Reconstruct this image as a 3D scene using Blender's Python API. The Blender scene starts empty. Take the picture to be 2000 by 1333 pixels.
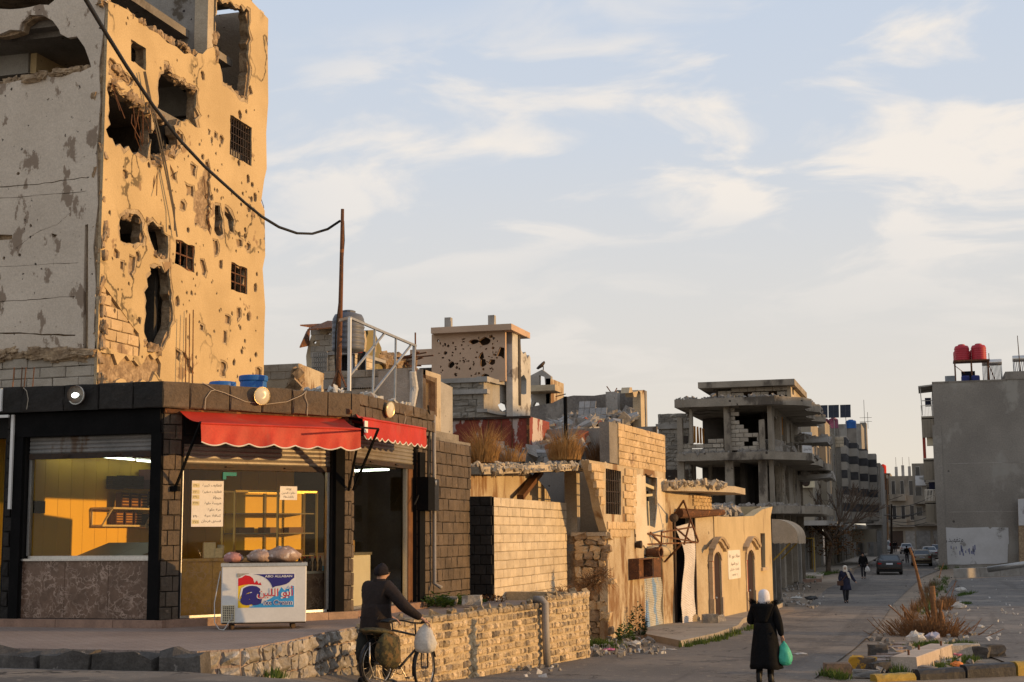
import bpy,bmesh,math,random
from math import sin,cos,tan,pi,radians,atan,atan2,sqrt,hypot
from mathutils import Vector,Matrix,Euler,noise
from mathutils.geometry import delaunay_2d_cdt

S = bpy.context.scene
C = S.collection
R = random.Random(7)

# ------------------------------------------------------------------ camera, sky, sun, exposure
EYE = Vector((0.0,0.0,3.1))
FPX = 2778.0                       # focal length in pixels of the 2000 px wide photograph
PITCH = atan((1045 - 666.5) / FPX)
ROT = Matrix.Rotation(atan(0.29),3,'Z') @ Matrix.Rotation(pi / 2 + PITCH,3,'X') @ Matrix.Rotation(-0.0085,3,'Z')
cam = bpy.data.objects.new('camera',bpy.data.cameras.new('camera'))
C.objects.link(cam);S.camera = cam
cam.location = EYE;cam.rotation_euler = ROT.to_euler()
cam.data.sensor_width = 36.0;cam.data.lens = 36.0 * FPX / 2000.0
cam.data.clip_start = 0.1;cam.data.clip_end = 6000

SUN_EL,SUN_AZ = radians(5.6),radians(7.0)      # azimuth from +X towards +Y
SUN_DIR = Vector((cos(SUN_EL) * cos(SUN_AZ),cos(SUN_EL) * sin(SUN_AZ),sin(SUN_EL)))
sl = bpy.data.lights.new('sun','SUN');sl.energy = 3.8;sl.angle = radians(0.6);sl.color = (1.0,0.60,0.235)
so = bpy.data.objects.new('sun',sl);C.objects.link(so);so.location = SUN_DIR * 80
so.rotation_euler = SUN_DIR.to_track_quat('Z','Y').to_euler()

S.view_settings.view_transform = 'Standard';S.view_settings.look = 'None'
S.view_settings.exposure = 0.08;S.view_settings.gamma = 1.0
S.view_settings.use_curve_mapping = False

W = bpy.data.worlds.new('World');S.world = W;W.use_nodes = True
def build_sky():
 nt = W.node_tree;N = nt.nodes;L = nt.links;N.clear()
 def nd(t,**k):
  n = N.new(t)
  for a,b in k.items():setattr(n,a,b)
  return n
 out = nd('ShaderNodeOutputWorld');bg = nd('ShaderNodeBackground');bg.inputs[1].default_value = 0.1
 sky = nd('ShaderNodeTexSky',sky_type='NISHITA',sun_disc=False,sun_elevation=SUN_EL,sun_rotation=pi / 2 - SUN_AZ)
 sky.air_density = 1.0;sky.dust_density = 1.5
 tc = nd('ShaderNodeTexCoord');sep = nd('ShaderNodeSeparateXYZ');L.new(tc.outputs['Generated'],sep.inputs[0])
 # evening gradient of the hazy air by height above the horizon
 ramp = nd('ShaderNodeValToRGB');L.new(sep.outputs['Z'],ramp.inputs[0])
 cr = ramp.color_ramp
 cr.elements[0].position = 0.0;cr.elements[0].color = (0.80,0.70,0.54,1)
 cr.elements[1].position = 1.0;cr.elements[1].color = (0.32,0.39,0.53,1)
 for p,c in ((0.05,(0.795,0.725,0.625,1)),(0.11,(0.74,0.70,0.65,1)),(0.18,(0.70,0.695,0.69,1)),(0.27,(0.62,0.67,0.745,1)),(0.40,(0.55,0.635,0.77,1))):
  e = cr.elements.new(p);e.color = c
 mul = nd('ShaderNodeVectorMath',operation='SCALE');mul.inputs['Scale'].default_value = 10.0
 L.new(ramp.outputs[0],mul.inputs[0])
 mx = nd('ShaderNodeMix',data_type='RGBA');mx.inputs[0].default_value = 0.94
 L.new(sky.outputs[0],mx.inputs[6]);L.new(mul.outputs[0],mx.inputs[7])
 # thin evening clouds: noise on a flat cloud layer overhead
 add = nd('ShaderNodeMath',operation='ADD');add.inputs[1].default_value = 0.16
 L.new(sep.outputs['Z'],add.inputs[0])
 dv = nd('ShaderNodeVectorMath',operation='DIVIDE');cmb = nd('ShaderNodeCombineXYZ')
 for i in range(3):L.new(add.outputs[0],cmb.inputs[i])
 L.new(tc.outputs['Generated'],dv.inputs[0]);L.new(cmb.outputs[0],dv.inputs[1])
 mp = nd('ShaderNodeMapping');mp.inputs['Location'].default_value = (3.55,1.7,0);mp.inputs['Scale'].default_value = (1.0,1.25,0.0)
 mp.inputs['Rotation'].default_value = (0,0,radians(28))
 L.new(dv.outputs[0],mp.inputs[0])
 n1 = nd('ShaderNodeTexNoise');n1.inputs['Scale'].default_value = 2.9;n1.inputs['Detail'].default_value = 11;n1.inputs['Roughness'].default_value = 0.54;n1.inputs['Distortion'].default_value = 0.5
 L.new(mp.outputs[0],n1.inputs[0])
 n2 = nd('ShaderNodeTexNoise');n2.inputs['Scale'].default_value = 0.55;n2.inputs['Detail'].default_value = 4
 L.new(mp.outputs[0],n2.inputs[0])
 r1 = nd('ShaderNodeMapRange');r1.inputs[1].default_value = 0.455;r1.inputs[2].default_value = 0.62;r1.interpolation_type = 'SMOOTHSTEP'
 r2 = nd('ShaderNodeMapRange');r2.inputs[1].default_value = 0.37;r2.inputs[2].default_value = 0.53
 L.new(n1.outputs[0],r1.inputs[0]);L.new(n2.outputs[0],r2.inputs[0])
 m1 = nd('ShaderNodeMath',operation='MULTIPLY');L.new(r1.outputs[0],m1.inputs[0]);L.new(r2.outputs[0],m1.inputs[1])
 # clouds thin out towards the hazy horizon
 r3 = nd('ShaderNodeMapRange');r3.inputs[1].default_value = 0.08;r3.inputs[2].default_value = 0.24;L.new(sep.outputs['Z'],r3.inputs[0])
 m2 = nd('ShaderNodeMath',operation='MULTIPLY');L.new(m1.outputs[0],m2.inputs[0]);L.new(r3.outputs[0],m2.inputs[1])
 m3 = nd('ShaderNodeMath',operation='MULTIPLY');m3.inputs[1].default_value = 0.95;L.new(m2.outputs[0],m3.inputs[0])
 cl = nd('ShaderNodeMix',data_type='RGBA');L.new(m3.outputs[0],cl.inputs[0]);L.new(mx.outputs[2],cl.inputs[6])
 cl.inputs[7].default_value = (8.7,8.05,7.35,1)
 L.new(cl.outputs[2],bg.inputs[0]);L.new(bg.outputs[0],out.inputs[0])
build_sky()

# ------------------------------------------------------------------ pixels of the photograph to places in the world
def ray(px,py):
 return ROT @ Vector(((px - 1000) / FPX,-(py - 666.5) / FPX,-1.0))

HP = [(-60,1.55),(0,1.55),(14,1.53),(16.3,1.45),(17.56,1.31),(19.56,1.05),(21.25,.82),(23,.68),(25.5,.55),(29,.46),(32,.43),(44,.27),(64,.05),(9000,.05)]
def gz(x,y):                      # height of the ground: it falls gently away from the camera and to the right
 t = y + .6 * max(0.0,min(x,0.0) + 9) * max(0.0,min(1.0,(60 - y) / 20))
 for (a,za),(b,zb) in zip(HP,HP[1:]):
  if t <= b:return za + (zb - za) * max(0.0,(t - a) / (b - a))
 return 0.05
def zpt(px,py,z):                # where the pixel's ray meets height z
 d = ray(px,py);t = (z - EYE.z) / d.z;return EYE + d * t
def gpt(px,py,lift=0.0):         # where it first meets the ground
 d = ray(px,py);t,st = 8.0,.25
 while t < 900:
  p = EYE + d * t
  if p.z <= gz(p.x,p.y) + lift:break
  t += st;st = max(.25,t * .01)
 lo,hi = t - st,t
 for _ in range(24):
  m = (lo + hi) / 2;p = EYE + d * m
  if p.z <= gz(p.x,p.y) + lift:hi = m
  else:lo = m
 p = EYE + d * hi;p.z = gz(p.x,p.y);return p
def ypt(px,py,y):d = ray(px,py);return EYE + d * (y / d.y)
def xpt(px,py,x):d = ray(px,py);return EYE + d * (x / d.x)

class PL:                          # a vertical plane: s along it, z up, off towards its open side
 def __init__(s,p0,p1):
  s.o = Vector((p0[0],p0[1],0));d = Vector((p1[0] - p0[0],p1[1] - p0[1],0));s.len = d.length
  s.d = d.normalized();s.n = Vector((s.d.y,-s.d.x,0));s.rz = atan2(s.d.y,s.d.x)
 def w(s,a,z,off=0.0):return s.o + s.d * a + s.n * off + Vector((0,0,z))
 def px(s,x,y,off=0.0):
  r = ray(x,y);o = s.o + s.n * off;t = (o - EYE).dot(s.n) / r.dot(s.n);p = EYE + r * t
  return ((p - s.o).dot(s.d),p.z)
 def poly(s,pts,off=0.0):return [s.px(x,y,off) for x,y in pts]

# ------------------------------------------------------------------ object helpers
def tag(o,label=None,cat=None,group=None,kind=None):
 if label:o['label'] = label
 if cat:o['category'] = cat
 if group:o['group'] = group
 if kind:o['kind'] = kind
 return o
def thing(name,label,cat,loc=(0,0,0),group=None,rz=0.0):
 o = bpy.data.objects.new(name,None);C.objects.link(o);o.location = loc;o.rotation_euler = (0,0,rz)
 o.empty_display_size = 0.2
 return tag(o,label,cat,group)
def wloc(o):
 m = Matrix.Identity(4)
 while o is not None:
  m = (Matrix.Translation(o.location) @ o.rotation_euler.to_matrix().to_4x4()) @ m;o = o.parent
 return m
def link(name,me,mat=None,parent=None):
 o = bpy.data.objects.new(name,me);C.objects.link(o)
 if mat is not None and not me.materials:me.materials.append(mat)
 if parent is not None:o.parent = parent
 return o

class MB:                          # collects simple shapes and links them as ONE mesh object
 def __init__(s):s.v = [];s.f = [];s.m = [];s.mi = 0
 def add(s,vs,fs):
  k = len(s.v);s.v += [Vector(v) for v in vs];s.f += [tuple(i + k for i in f) for f in fs];s.m += [s.mi] * len(fs);return s
 def box(s,c,d,rz=0.0,rot=None,jit=0.0):
  m = rot if rot is not None else Matrix.Rotation(rz,3,'Z');c = Vector(c);vs = []
  for z in (-1,1):
   for x,y in ((-1,-1),(1,-1),(1,1),(-1,1)):
    v = Vector((x * d[0] / 2,y * d[1] / 2,z * d[2] / 2))
    if jit:v += Vector((R.uniform(-jit,jit),R.uniform(-jit,jit),R.uniform(-jit,jit)))
    vs.append(c + m @ v)
  return s.add(vs,[(3,2,1,0),(4,5,6,7),(0,1,5,4),(1,2,6,5),(2,3,7,6),(3,0,4,7)])
 def pbox(s,pl,s0,s1,z0,z1,o0,o1):       # a box on a plane
  return s.box(pl.w((s0 + s1) / 2,(z0 + z1) / 2,(o0 + o1) / 2),(abs(s1 - s0),abs(o1 - o0),abs(z1 - z0)),pl.rz)
 def bar(s,p,q,w,h=None,up=(0,0,1)):
  p,q = Vector(p),Vector(q);d = q - p
  if d.length < 1e-5:return s
  z = d.normalized();u = Vector(up)
  if abs(z.dot(u)) > 0.98:u = Vector((1,0,0))
  x = u.cross(z).normalized();y = z.cross(x)
  return s.box((p + q) / 2,(w,h or w,d.length),rot=Matrix((x,y,z)).transposed())
 def tube(s,pts,r,n=8,cap=True):
  pts = [Vector(p) for p in pts];rr = r if isinstance(r,(list,tuple)) else [r] * len(pts);rings = []
  px = None
  for i,p in enumerate(pts):
   t = (pts[min(i + 1,len(pts) - 1)] - pts[max(i - 1,0)])
   t = t.normalized() if t.length > 1e-9 else Vector((0,0,1))
   if px is None:
    a = Vector((0,0,1)) if abs(t.z) < 0.9 else Vector((1,0,0));px = t.cross(a).normalized()
   else:
    q = px - t * px.dot(t);px = q.normalized() if q.length > 1e-6 else px
   y = t.cross(px)
   rings.append([p + (px * cos(2 * pi * k / n) + y * sin(2 * pi * k / n)) * rr[i] for k in range(n)])
  return s.loft(rings,cap)
 def loft(s,rings,cap=True,closed=True):
  n = len(rings[0]);vs = [v for r in rings for v in r];fs = []
  for i in range(len(rings) - 1):
   for k in range(n if closed else n - 1):
    a,b = i * n + k,i * n + (k + 1) % n;fs.append((a,b,b + n,a + n))
  if cap and closed:
   fs.append(tuple(range(n - 1,-1,-1)));fs.append(tuple((len(rings) - 1) * n + k for k in range(n)))
  return s.add(vs,fs)
 def lathe(s,c,prof,n=20,axis=None,cap=True):
  c = Vector(c);q = Matrix.Identity(3) if axis is None else Vector(axis).normalized().to_track_quat('Z','Y').to_matrix()
  return s.loft([[c + q @ Vector((r * cos(2 * pi * k / n),r * sin(2 * pi * k / n),z)) for k in range(n)] for r,z in prof],cap)
 def prism(s,poly,vec):
  poly = [Vector(p) for p in poly];vec = Vector(vec);n = len(poly)
  fs = [tuple(range(n)),tuple(range(2 * n - 1,n - 1,-1))] + [((k + 1) % n,k,k + n,(k + 1) % n + n) for k in range(n)]
  return s.add(poly + [p + vec for p in poly],fs)
 def ball(s,c,r,n=8,m=6,jit=0.0):
  if not isinstance(r,(list,tuple)):r = (r,r,r)
  rings = []
  for i in range(m + 1):
   a = pi * i / m - pi / 2;rings.append([Vector(c) + Vector((r[0] * max(cos(a),1e-3) * cos(2 * pi * k / n),r[1] * max(cos(a),1e-3) * sin(2 * pi * k / n),r[2] * sin(a))) * (1 + R.uniform(-jit,jit)) for k in range(n)])
  return s.loft(rings)
 def rock(s,c,d,rz=0.0,rough=0.16,rot=None):       # an angular chunk
  m = rot if rot is not None else Euler((R.uniform(-.3,.3),R.uniform(-.3,.3),rz)).to_matrix();c = Vector(c);k = 3;idx = {};vs = [];fs = []
  def vid(x,y,z):
   if (x,y,z) not in idx:
    p = Vector((x / k * 2 - 1,y / k * 2 - 1,z / k * 2 - 1));e = sorted((abs(p.x),abs(p.y),abs(p.z)))
    p = p * (1 - 0.05 * (e[0] + e[1])) if e[1] > .9 else p
    p = Vector((p.x * d[0] / 2,p.y * d[1] / 2,p.z * d[2] / 2)) * (1 + R.uniform(-rough,rough) * 1.5)
    idx[(x,y,z)] = len(vs);vs.append(c + m @ p)
   return idx[(x,y,z)]
  for a in range(k):
   for b in range(k):
    fs += [(vid(a,b,0),vid(a,b + 1,0),vid(a + 1,b + 1,0),vid(a + 1,b,0)),(vid(a,b,k),vid(a + 1,b,k),vid(a + 1,b + 1,k),vid(a,b + 1,k)),
      (vid(a,0,b),vid(a + 1,0,b),vid(a + 1,0,b + 1),vid(a,0,b + 1)),(vid(a,k,b),vid(a,k,b + 1),vid(a + 1,k,b + 1),vid(a + 1,k,b)),
      (vid(0,a,b),vid(0,a,b + 1),vid(0,a + 1,b + 1),vid(0,a + 1,b)),(vid(k,a,b),vid(k,a + 1,b),vid(k,a + 1,b + 1),vid(k,a,b + 1))]
  return s.add(vs,fs)
 def chunk(s,c,d):                                     # a small cheap stone: a jittered octahedral lump
  c = Vector(c);m = Euler((R.uniform(0,6),R.uniform(0,6),R.uniform(0,6))).to_matrix()
  vs = [c + m @ Vector((x * d[0] / 2 * R.uniform(.6,1.2),y * d[1] / 2 * R.uniform(.6,1.2),z * d[2] / 2 * R.uniform(.6,1.2))) for x in (-1,1) for y in (-1,1) for z in (-1,1)]
  return s.add(vs,[(0,1,3,2),(4,6,7,5),(0,4,5,1),(2,3,7,6),(0,2,6,4),(1,5,7,3)])
 def mesh(s,name,origin=None):
  me = bpy.data.meshes.new(name)
  if origin is not None:
   inv = origin.inverted() if isinstance(origin,Matrix) else Matrix.Translation(-Vector(origin))
   vs = [inv @ v for v in s.v]
  else:vs = s.v
  me.from_pydata([tuple(v) for v in vs],[],s.f);me.polygons.foreach_set('material_index',s.m);me.update()
  return me
 def build(s,name,mat,parent=None,smooth=False,fix=True):
  me = s.mesh(name,wloc(parent) if parent is not None else None)
  if fix:
   bm = bmesh.new();bm.from_mesh(me);bmesh.ops.recalc_face_normals(bm,faces=bm.faces);bm.to_mesh(me);bm.free()
  for m in (mat if isinstance(mat,(list,tuple)) else [mat]):me.materials.append(m)
  if smooth:
   me.polygons.foreach_set('use_smooth',[True] * len(me.polygons))
   if smooth == 'auto':
    try:me.set_sharp_from_angle(angle=radians(38))
    except Exception:pass
  o = bpy.data.objects.new(name,me);C.objects.link(o)
  if parent is not None:o.parent = parent
  return o
 def solo(s,name,mat,label,cat,group=None,smooth=False,base=None):   # a thing that is one mesh, origin at its base
  lo = Vector((sum(v.x for v in s.v) / len(s.v),sum(v.y for v in s.v) / len(s.v),min(v.z for v in s.v))) if base is None else Vector(base)
  me = s.mesh(name,lo)
  bm = bmesh.new();bm.from_mesh(me);bmesh.ops.recalc_face_normals(bm,faces=bm.faces);bm.to_mesh(me);bm.free()
  for m in (mat if isinstance(mat,(list,tuple)) else [mat]):me.materials.append(m)
  if smooth:me.polygons.foreach_set('use_smooth',[True] * len(me.polygons))
  o = bpy.data.objects.new(name,me);C.objects.link(o);o.location = lo
  return tag(o,label,cat,group)

def inpoly(p,poly):
 x,y = p;c = False;n = len(poly);j = n - 1
 for i in range(n):
  xi,yi = poly[i];xj,yj = poly[j]
  if (yi > y) != (yj > y) and x < (xj - xi) * (y - yi) / (yj - yi) + xi:c = not c
  j = i
 return c
def ragged(poly,step=0.16,amp=0.05,seed=0):
 out = [];n = len(poly);rr = random.Random(seed + n)
 for i in range(n):
  a = Vector(poly[i]);b = Vector(poly[(i + 1) % n]);L_ = (b - a).length;k = max(1,int(L_ / step));nr = Vector((-(b - a).y,(b - a).x)).normalized() if L_ > 1e-6 else Vector((0,0))
  for j in range(k):
   p = a.lerp(b,j / k);out.append(tuple(p + nr * rr.gauss(0,amp) * (1 if j else .5)))
 return out
def ragopen(pts,step,amp,seed=0):   # the same along an open line
 r = ragged(pts,step,amp,seed);k = max(1,int((Vector(pts[0]) - Vector(pts[-1])).length / step));return r[:len(r) - k + 1]
def rect(s0,s1,z0,z1):return [(s0,z0),(s1,z0),(s1,z1),(s0,z1)]
def blob(cx,cz,rx,rz,n=9,seed=0):
 rr = random.Random(seed);ph = rr.uniform(0,6)
 return [(cx + rx * cos(ph + 2 * pi * k / n) * rr.uniform(.65,1.15),cz + rz * sin(ph + 2 * pi * k / n) * rr.uniform(.65,1.15)) for k in range(n)]

def wall(pl,outer,holes,t,mat,name='wall',parent=None,off=0.0,mb=None,bulge=0.0):
 """a slab of thickness t on a plane, outline and openings in (s, z); front face at off"""
 vs = [];loops = []
 for poly in [outer] + list(holes):
  loops.append(list(range(len(vs),len(vs) + len(poly))));vs += [Vector(p) for p in poly]
 if bulge:
  xs = [v[0] for v in outer];zs = [v[1] for v in outer];q = bulge
  for i in range(int((max(xs) - min(xs)) / q)):
   for j in range(int((max(zs) - min(zs)) / q)):
    vs.append(Vector((min(xs) + (i + R.random()) * q,min(zs) + (j + R.random()) * q)))
 r = delaunay_2d_cdt(vs,[],loops,0,1e-5);P = [tuple(p) for p in r[0]];keep = []
 for f in r[2]:
  c = (sum(P[i][0] for i in f) / 3,sum(P[i][1] for i in f) / 3)
  if inpoly(c,outer) and not any(inpoly(c,h) for h in holes):keep.append(tuple(f))
 edges = {}
 for f in keep:
  for a,b in zip(f,f[1:] + f[:1]):edges[(a,b)] = edges.get((a,b),0) + 1
 used = sorted({i for f in keep for i in f});mp = {u:k for k,u in enumerate(used)};n = len(used)
 V = [pl.w(P[u][0],P[u][1],off) for u in used] + [pl.w(P[u][0],P[u][1],off - t) for u in used]
 F = [tuple(mp[i] for i in f) for f in keep] + [tuple(mp[i] + n for i in reversed(f)) for f in keep]
 for (a,b) in edges:
  if (b,a) not in edges:F.append((mp[b],mp[a],mp[a] + n,mp[b] + n))
 own = mb is None;mb = mb or MB();mb.add(V,F)
 return mb.build(name,mat,parent,fix=False) if own else mb

_bl = {}
def block_mesh(key,w,d,h,bev,rough,mat,seed,grid=2):
 """a laid block: x along the wall, y inward, z up, face at y = -d/2; edges rounded, face slightly uneven"""
 if key in _bl:return _bl[key]
 out = []
 for q in range(5):
  rr = random.Random(seed * 17 + q);m = MB();g = grid;vs = []
  x0,x1,z0,z1 = -w / 2,w / 2,-h / 2,h / 2
  for (b,y) in ((0,d / 2),(0,-d / 2 + bev)):
   vs += [(x0 + b,y,z0 + b),(x1 - b,y,z0 + b),(x1 - b,y,z1 - b),(x0 + b,y,z1 - b)]
  for k in range(4,8):vs[k] = tuple(c + rr.uniform(-1,1) * rough * .6 for c in vs[k])
  base = len(vs)
  for j in range(g + 1):
   for i in range(g + 1):
    e = (i in (0,g)) or (j in (0,g))
    vs.append((x0 + bev + (w - 2 * bev) * i / g + rr.uniform(-1,1) * rough,-d / 2 + rr.uniform(-1,1) * rough * (.5 if e else 1.3) + (0 if e else -rough * .6),z0 + bev + (h - 2 * bev) * j / g + rr.uniform(-1,1) * rough))
  fs = [(0,1,2,3),(0,4,5,1),(1,5,6,2),(2,6,7,3),(3,7,4,0)]
  for j in range(g):
   for i in range(g):a = base + j * (g + 1) + i;fs.append((a,a + 1,a + g + 2,a + g + 1))
  gi = lambda i,j:base + j * (g + 1) + i
  bt = [gi(i,0) for i in range(g + 1)];rt = [gi(g,j) for j in range(g + 1)];tp = [gi(i,g) for i in range(g,-1,-1)];lf = [gi(0,j) for j in range(g,-1,-1)]
  for (c0,c1,row) in ((4,5,bt),(5,6,rt),(6,7,tp),(7,4,lf)):fs.append(tuple([c0] + row[::1] + [c1])[:1] + tuple(row) + (c1,))
  m.add(vs,fs);me = m.mesh(key);bm = bmesh.new();bm.from_mesh(me);bmesh.ops.recalc_face_normals(bm,faces=bm.faces);bmesh.ops.triangulate(bm,faces=[f for f in bm.faces if len(f.verts) > 4]);bm.to_mesh(me);bm.free()
  me.materials.append(mat);out.append(me)
 _bl[key] = out
 return out
def blocks(pl,s0,s1,z0,z1,bw,bh,depth,mat,parent,name='block',off=0.0,gap=0.012,bev=0.012,rough=0.006,mask=None,stagger=0.5,vary=0.0,seed=1,tilt=0.0,limit=300,offj=0.006,top=None):
 """courses of separate blocks laid on a plane, sharing five meshes"""
 rr = random.Random(seed);inv = wloc(parent).inverted();rot = Euler((0,0,pl.rz));rows = max(1,round((z1 - z0) / bh));h = (z1 - z0) / rows;n = 0;spill = None
 key = '%s_%.2f_%.2f_%.2f_%s' % (name,bw,bh,depth,mat.name);ms = block_mesh(key,bw - gap,depth,h - gap,bev,rough,mat,seed)
 for j in range(rows):
  x = s0 - (stagger * bw if j % 2 else 0) - (rr.uniform(0,vary) * bw if vary else 0);z = z0 + (j + .5) * h
  while x < s1 - 0.02:
   w = bw * (1 + rr.uniform(-vary,vary));a,b = max(x,s0),min(x + w,s1);x += w
   if b - a < 0.05:continue
   c = (a + b) / 2
   if mask and not mask(c,z):continue
   sc = (b - a - gap) / (bw - gap);p = inv @ pl.w(c,z,off - depth / 2 + rr.uniform(-offj,offj))
   me = ms[rr.randrange(5)]
   if n < limit:
    o = bpy.data.objects.new(name,me);C.objects.link(o);o.parent = parent;o.location = p
    o.rotation_euler = (rr.uniform(-tilt,tilt),rr.uniform(-tilt,tilt),pl.rz + rr.uniform(-tilt,tilt));o.scale = (sc,1,1)
   else:
    if spill is None:spill = MB()
    mt = Matrix.Translation(wloc(parent) @ p) @ rot.to_matrix().to_4x4()
    spill.add([mt @ Vector((v.co.x * sc,v.co.y,v.co.z)) for v in me.vertices],[tuple(f.vertices) for f in me.polygons])
   n += 1
 if spill:tag(spill.build(name + '_courses',mat,parent,fix=False),kind='stuff')
 return n

def text_mb(body,size,place,depth=0.0,align='CENTER',width=None,height=None,res=2,bold=0.0,shear=0.0):
 """lettering turned to flat mesh; place(x, y) gives the world point"""
 cu = bpy.data.curves.new('lettering','FONT');cu.body = body;cu.size = size;cu.align_x = align;cu.resolution_u = res;cu.offset = bold;cu.shear = shear
 o = bpy.data.objects.new('lettering',cu);C.objects.link(o);bpy.context.view_layer.update()
 me = bpy.data.meshes.new_from_object(o.evaluated_get(bpy.context.evaluated_depsgraph_get()))
 vs = [v.co.copy() for v in me.vertices];fs = [tuple(p.vertices) for p in me.polygons]
 bpy.data.objects.remove(o);bpy.data.curves.remove(cu);bpy.data.meshes.remove(me)
 if not vs:return [],[]
 x0,x1 = min(v.x for v in vs),max(v.x for v in vs);y0,y1 = min(v.y for v in vs),max(v.y for v in vs)
 sx = width / (x1 - x0) if width else 1.0;sy = height / (y1 - y0) if height else (sx if width else 1.0)
 cx = {'CENTER':(x0 + x1) / 2,'LEFT':x0,'RIGHT':x1}[align]
 return [place((v.x - cx) * sx,(v.y - y0) * sy) for v in vs],fs

# ------------------------------------------------------------------ materials (procedural, real base colours)
MATS = {}
def M(name,c1,c2=None,s1=1.2,con=0.35,c3=None,s3=0.4,t3=0.56,w3=0.05,stretch3=1.0,grain=0.18,gs=30.0,pit=None,pit_s=3.0,pit_r=0.12,rough=0.9,bump=0.35,bs=14.0,
  rand=0.0,metal=0.0,spec=0.3,coat=0.0,emit=None,es=1.0,wave=None,trans=0.0,cracks=None):
 """c1/c2 blotches, c3 stains with an edge (stretched downwards if stretch3 < 1), pit = small dark chips, rand = tone per object, cracks = thin dark lines"""
 if name in MATS:return MATS[name]
 m = bpy.data.materials.new(name);m.use_nodes = True;nt = m.node_tree;N = nt.nodes;L = nt.links
 b = N['Principled BSDF'];b.inputs['Roughness'].default_value = rough;b.inputs['Metallic'].default_value = metal;b.inputs['Specular IOR Level'].default_value = spec
 if coat:b.inputs['Coat Weight'].default_value = coat;b.inputs['Coat Roughness'].default_value = 0.08
 geo = N.new('ShaderNodeNewGeometry');pos = geo.outputs['Position']
 def nz(scale,det=4,src=None,rg=.6):
  n = N.new('ShaderNodeTexNoise');n.inputs['Scale'].default_value = scale;n.inputs['Detail'].default_value = det;n.inputs['Roughness'].default_value = rg
  L.new(src or pos,n.inputs[0]);return n.outputs[0]
 def mr(v,a,b_,c=0.,d=1.,smooth=True):
  n = N.new('ShaderNodeMapRange');n.interpolation_type = 'SMOOTHSTEP' if smooth else 'LINEAR'
  for i,x in enumerate((a,b_,c,d)):n.inputs[i + 1].default_value = x
  L.new(v,n.inputs[0]);return n.outputs[0]
 def mix(f,a,b_,mode='MIX'):
  n = N.new('ShaderNodeMix');n.data_type = 'RGBA';n.blend_type = mode
  for sock,x in ((0,f),(6,a),(7,b_)):
   if hasattr(x,'is_linked'):L.new(x,n.inputs[sock])
   else:n.inputs[sock].default_value = x if sock == 0 else (*x,1)
  return n.outputs[2]
 c2 = c2 or tuple(x * .72 for x in c1)
 col = mix(mr(nz(s1,5),.5 - con / 2,.5 + con / 2),c1,c2)
 if grain:
  g = mr(nz(gs,6),.25,.75,1 - grain,1 + grain,False);k = N.new('ShaderNodeVectorMath');k.operation = 'SCALE';L.new(col,k.inputs[0]);L.new(g,k.inputs['Scale']);col = k.outputs[0]
 if c3:
  src = pos
  if stretch3 != 1.0:
   mp = N.new('ShaderNodeMapping');mp.inputs['Scale'].default_value = (1,1,stretch3);L.new(pos,mp.inputs[0]);src = mp.outputs[0]
  col = mix(mr(nz(s3,8,src,.62),t3,t3 + w3),col,c3)
 hgt = None
 if pit:
  v = N.new('ShaderNodeTexVoronoi');v.inputs['Scale'].default_value = pit_s
  wob = N.new('ShaderNodeVectorMath');wob.operation = 'MULTIPLY_ADD';nn = N.new('ShaderNodeTexNoise');nn.inputs['Scale'].default_value = pit_s * 4;L.new(pos,nn.inputs[0])
  L.new(nn.outputs['Color'],wob.inputs[0]);wob.inputs[1].default_value = (.12,.12,.12);L.new(pos,wob.inputs[2]);L.new(wob.outputs[0],v.inputs[0])
  sepc = N.new('ShaderNodeSeparateColor');L.new(v.outputs['Color'],sepc.inputs[0])
  rad = mr(sepc.outputs[0],.35,1.0,0.0,pit_r * 1.6,False);sub = N.new('ShaderNodeMath');sub.operation = 'SUBTRACT';L.new(rad,sub.inputs[0]);L.new(v.outputs['Distance'],sub.inputs[1])
  hit = mr(sub.outputs[0],0,.025);col = mix(hit,col,pit);hgt = hit
 if cracks:
  v = N.new('ShaderNodeTexVoronoi');v.feature = 'DISTANCE_TO_EDGE';v.inputs['Scale'].default_value = cracks
  wob = N.new('ShaderNodeVectorMath');wob.operation = 'MULTIPLY_ADD';nn = N.new('ShaderNodeTexNoise');nn.inputs['Scale'].default_value = cracks * 2.5;nn.inputs['Detail'].default_value = 6;L.new(pos,nn.inputs[0])
  L.new(nn.outputs['Color'],wob.inputs[0]);wob.inputs[1].default_value = (1.1 / cracks,1.1 / cracks,.5 / cracks);L.new(pos,wob.inputs[2]);L.new(wob.outputs[0],v.inputs[0])
  ln = mr(v.outputs['Distance'],.006,.026,1,0);g2 = mr(nz(.5,3),.46,.6);mu = N.new('ShaderNodeMath');mu.operation = 'MULTIPLY';L.new(ln,mu.inputs[0]);L.new(g2,mu.inputs[1])
  col = mix(mu.outputs[0],col,tuple(x * .25 for x in c1))
 if wave:
  col = wave(nt,N,L,pos,col,mix,mr,nz)
 if rand:
  oi = N.new('ShaderNodeObjectInfo');k = N.new('ShaderNodeVectorMath');k.operation = 'SCALE';L.new(col,k.inputs[0]);L.new(mr(oi.outputs['Random'],0,1,1 - rand,1 + rand,False),k.inputs['Scale']);col = k.outputs[0]
 L.new(col,b.inputs['Base Color'])
 if bump:
  bp = N.new('ShaderNodeBump');bp.inputs['Strength'].default_value = bump;bp.inputs['Distance'].default_value = 0.03
  h = nz(bs,8,None,.65)
  if hgt is not None:
   su = N.new('ShaderNodeMath');su.operation = 'MULTIPLY_ADD';L.new(hgt,su.inputs[0]);su.inputs[1].default_value = -1.6;L.new(h,su.inputs[2]);h = su.outputs[0]
  L.new(h,bp.inputs['Height']);L.new(bp.outputs[0],b.inputs['Normal'])
 if emit:b.inputs['Emission Color'].default_value = (*emit,1);b.inputs['Emission Strength'].default_value = es
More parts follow.
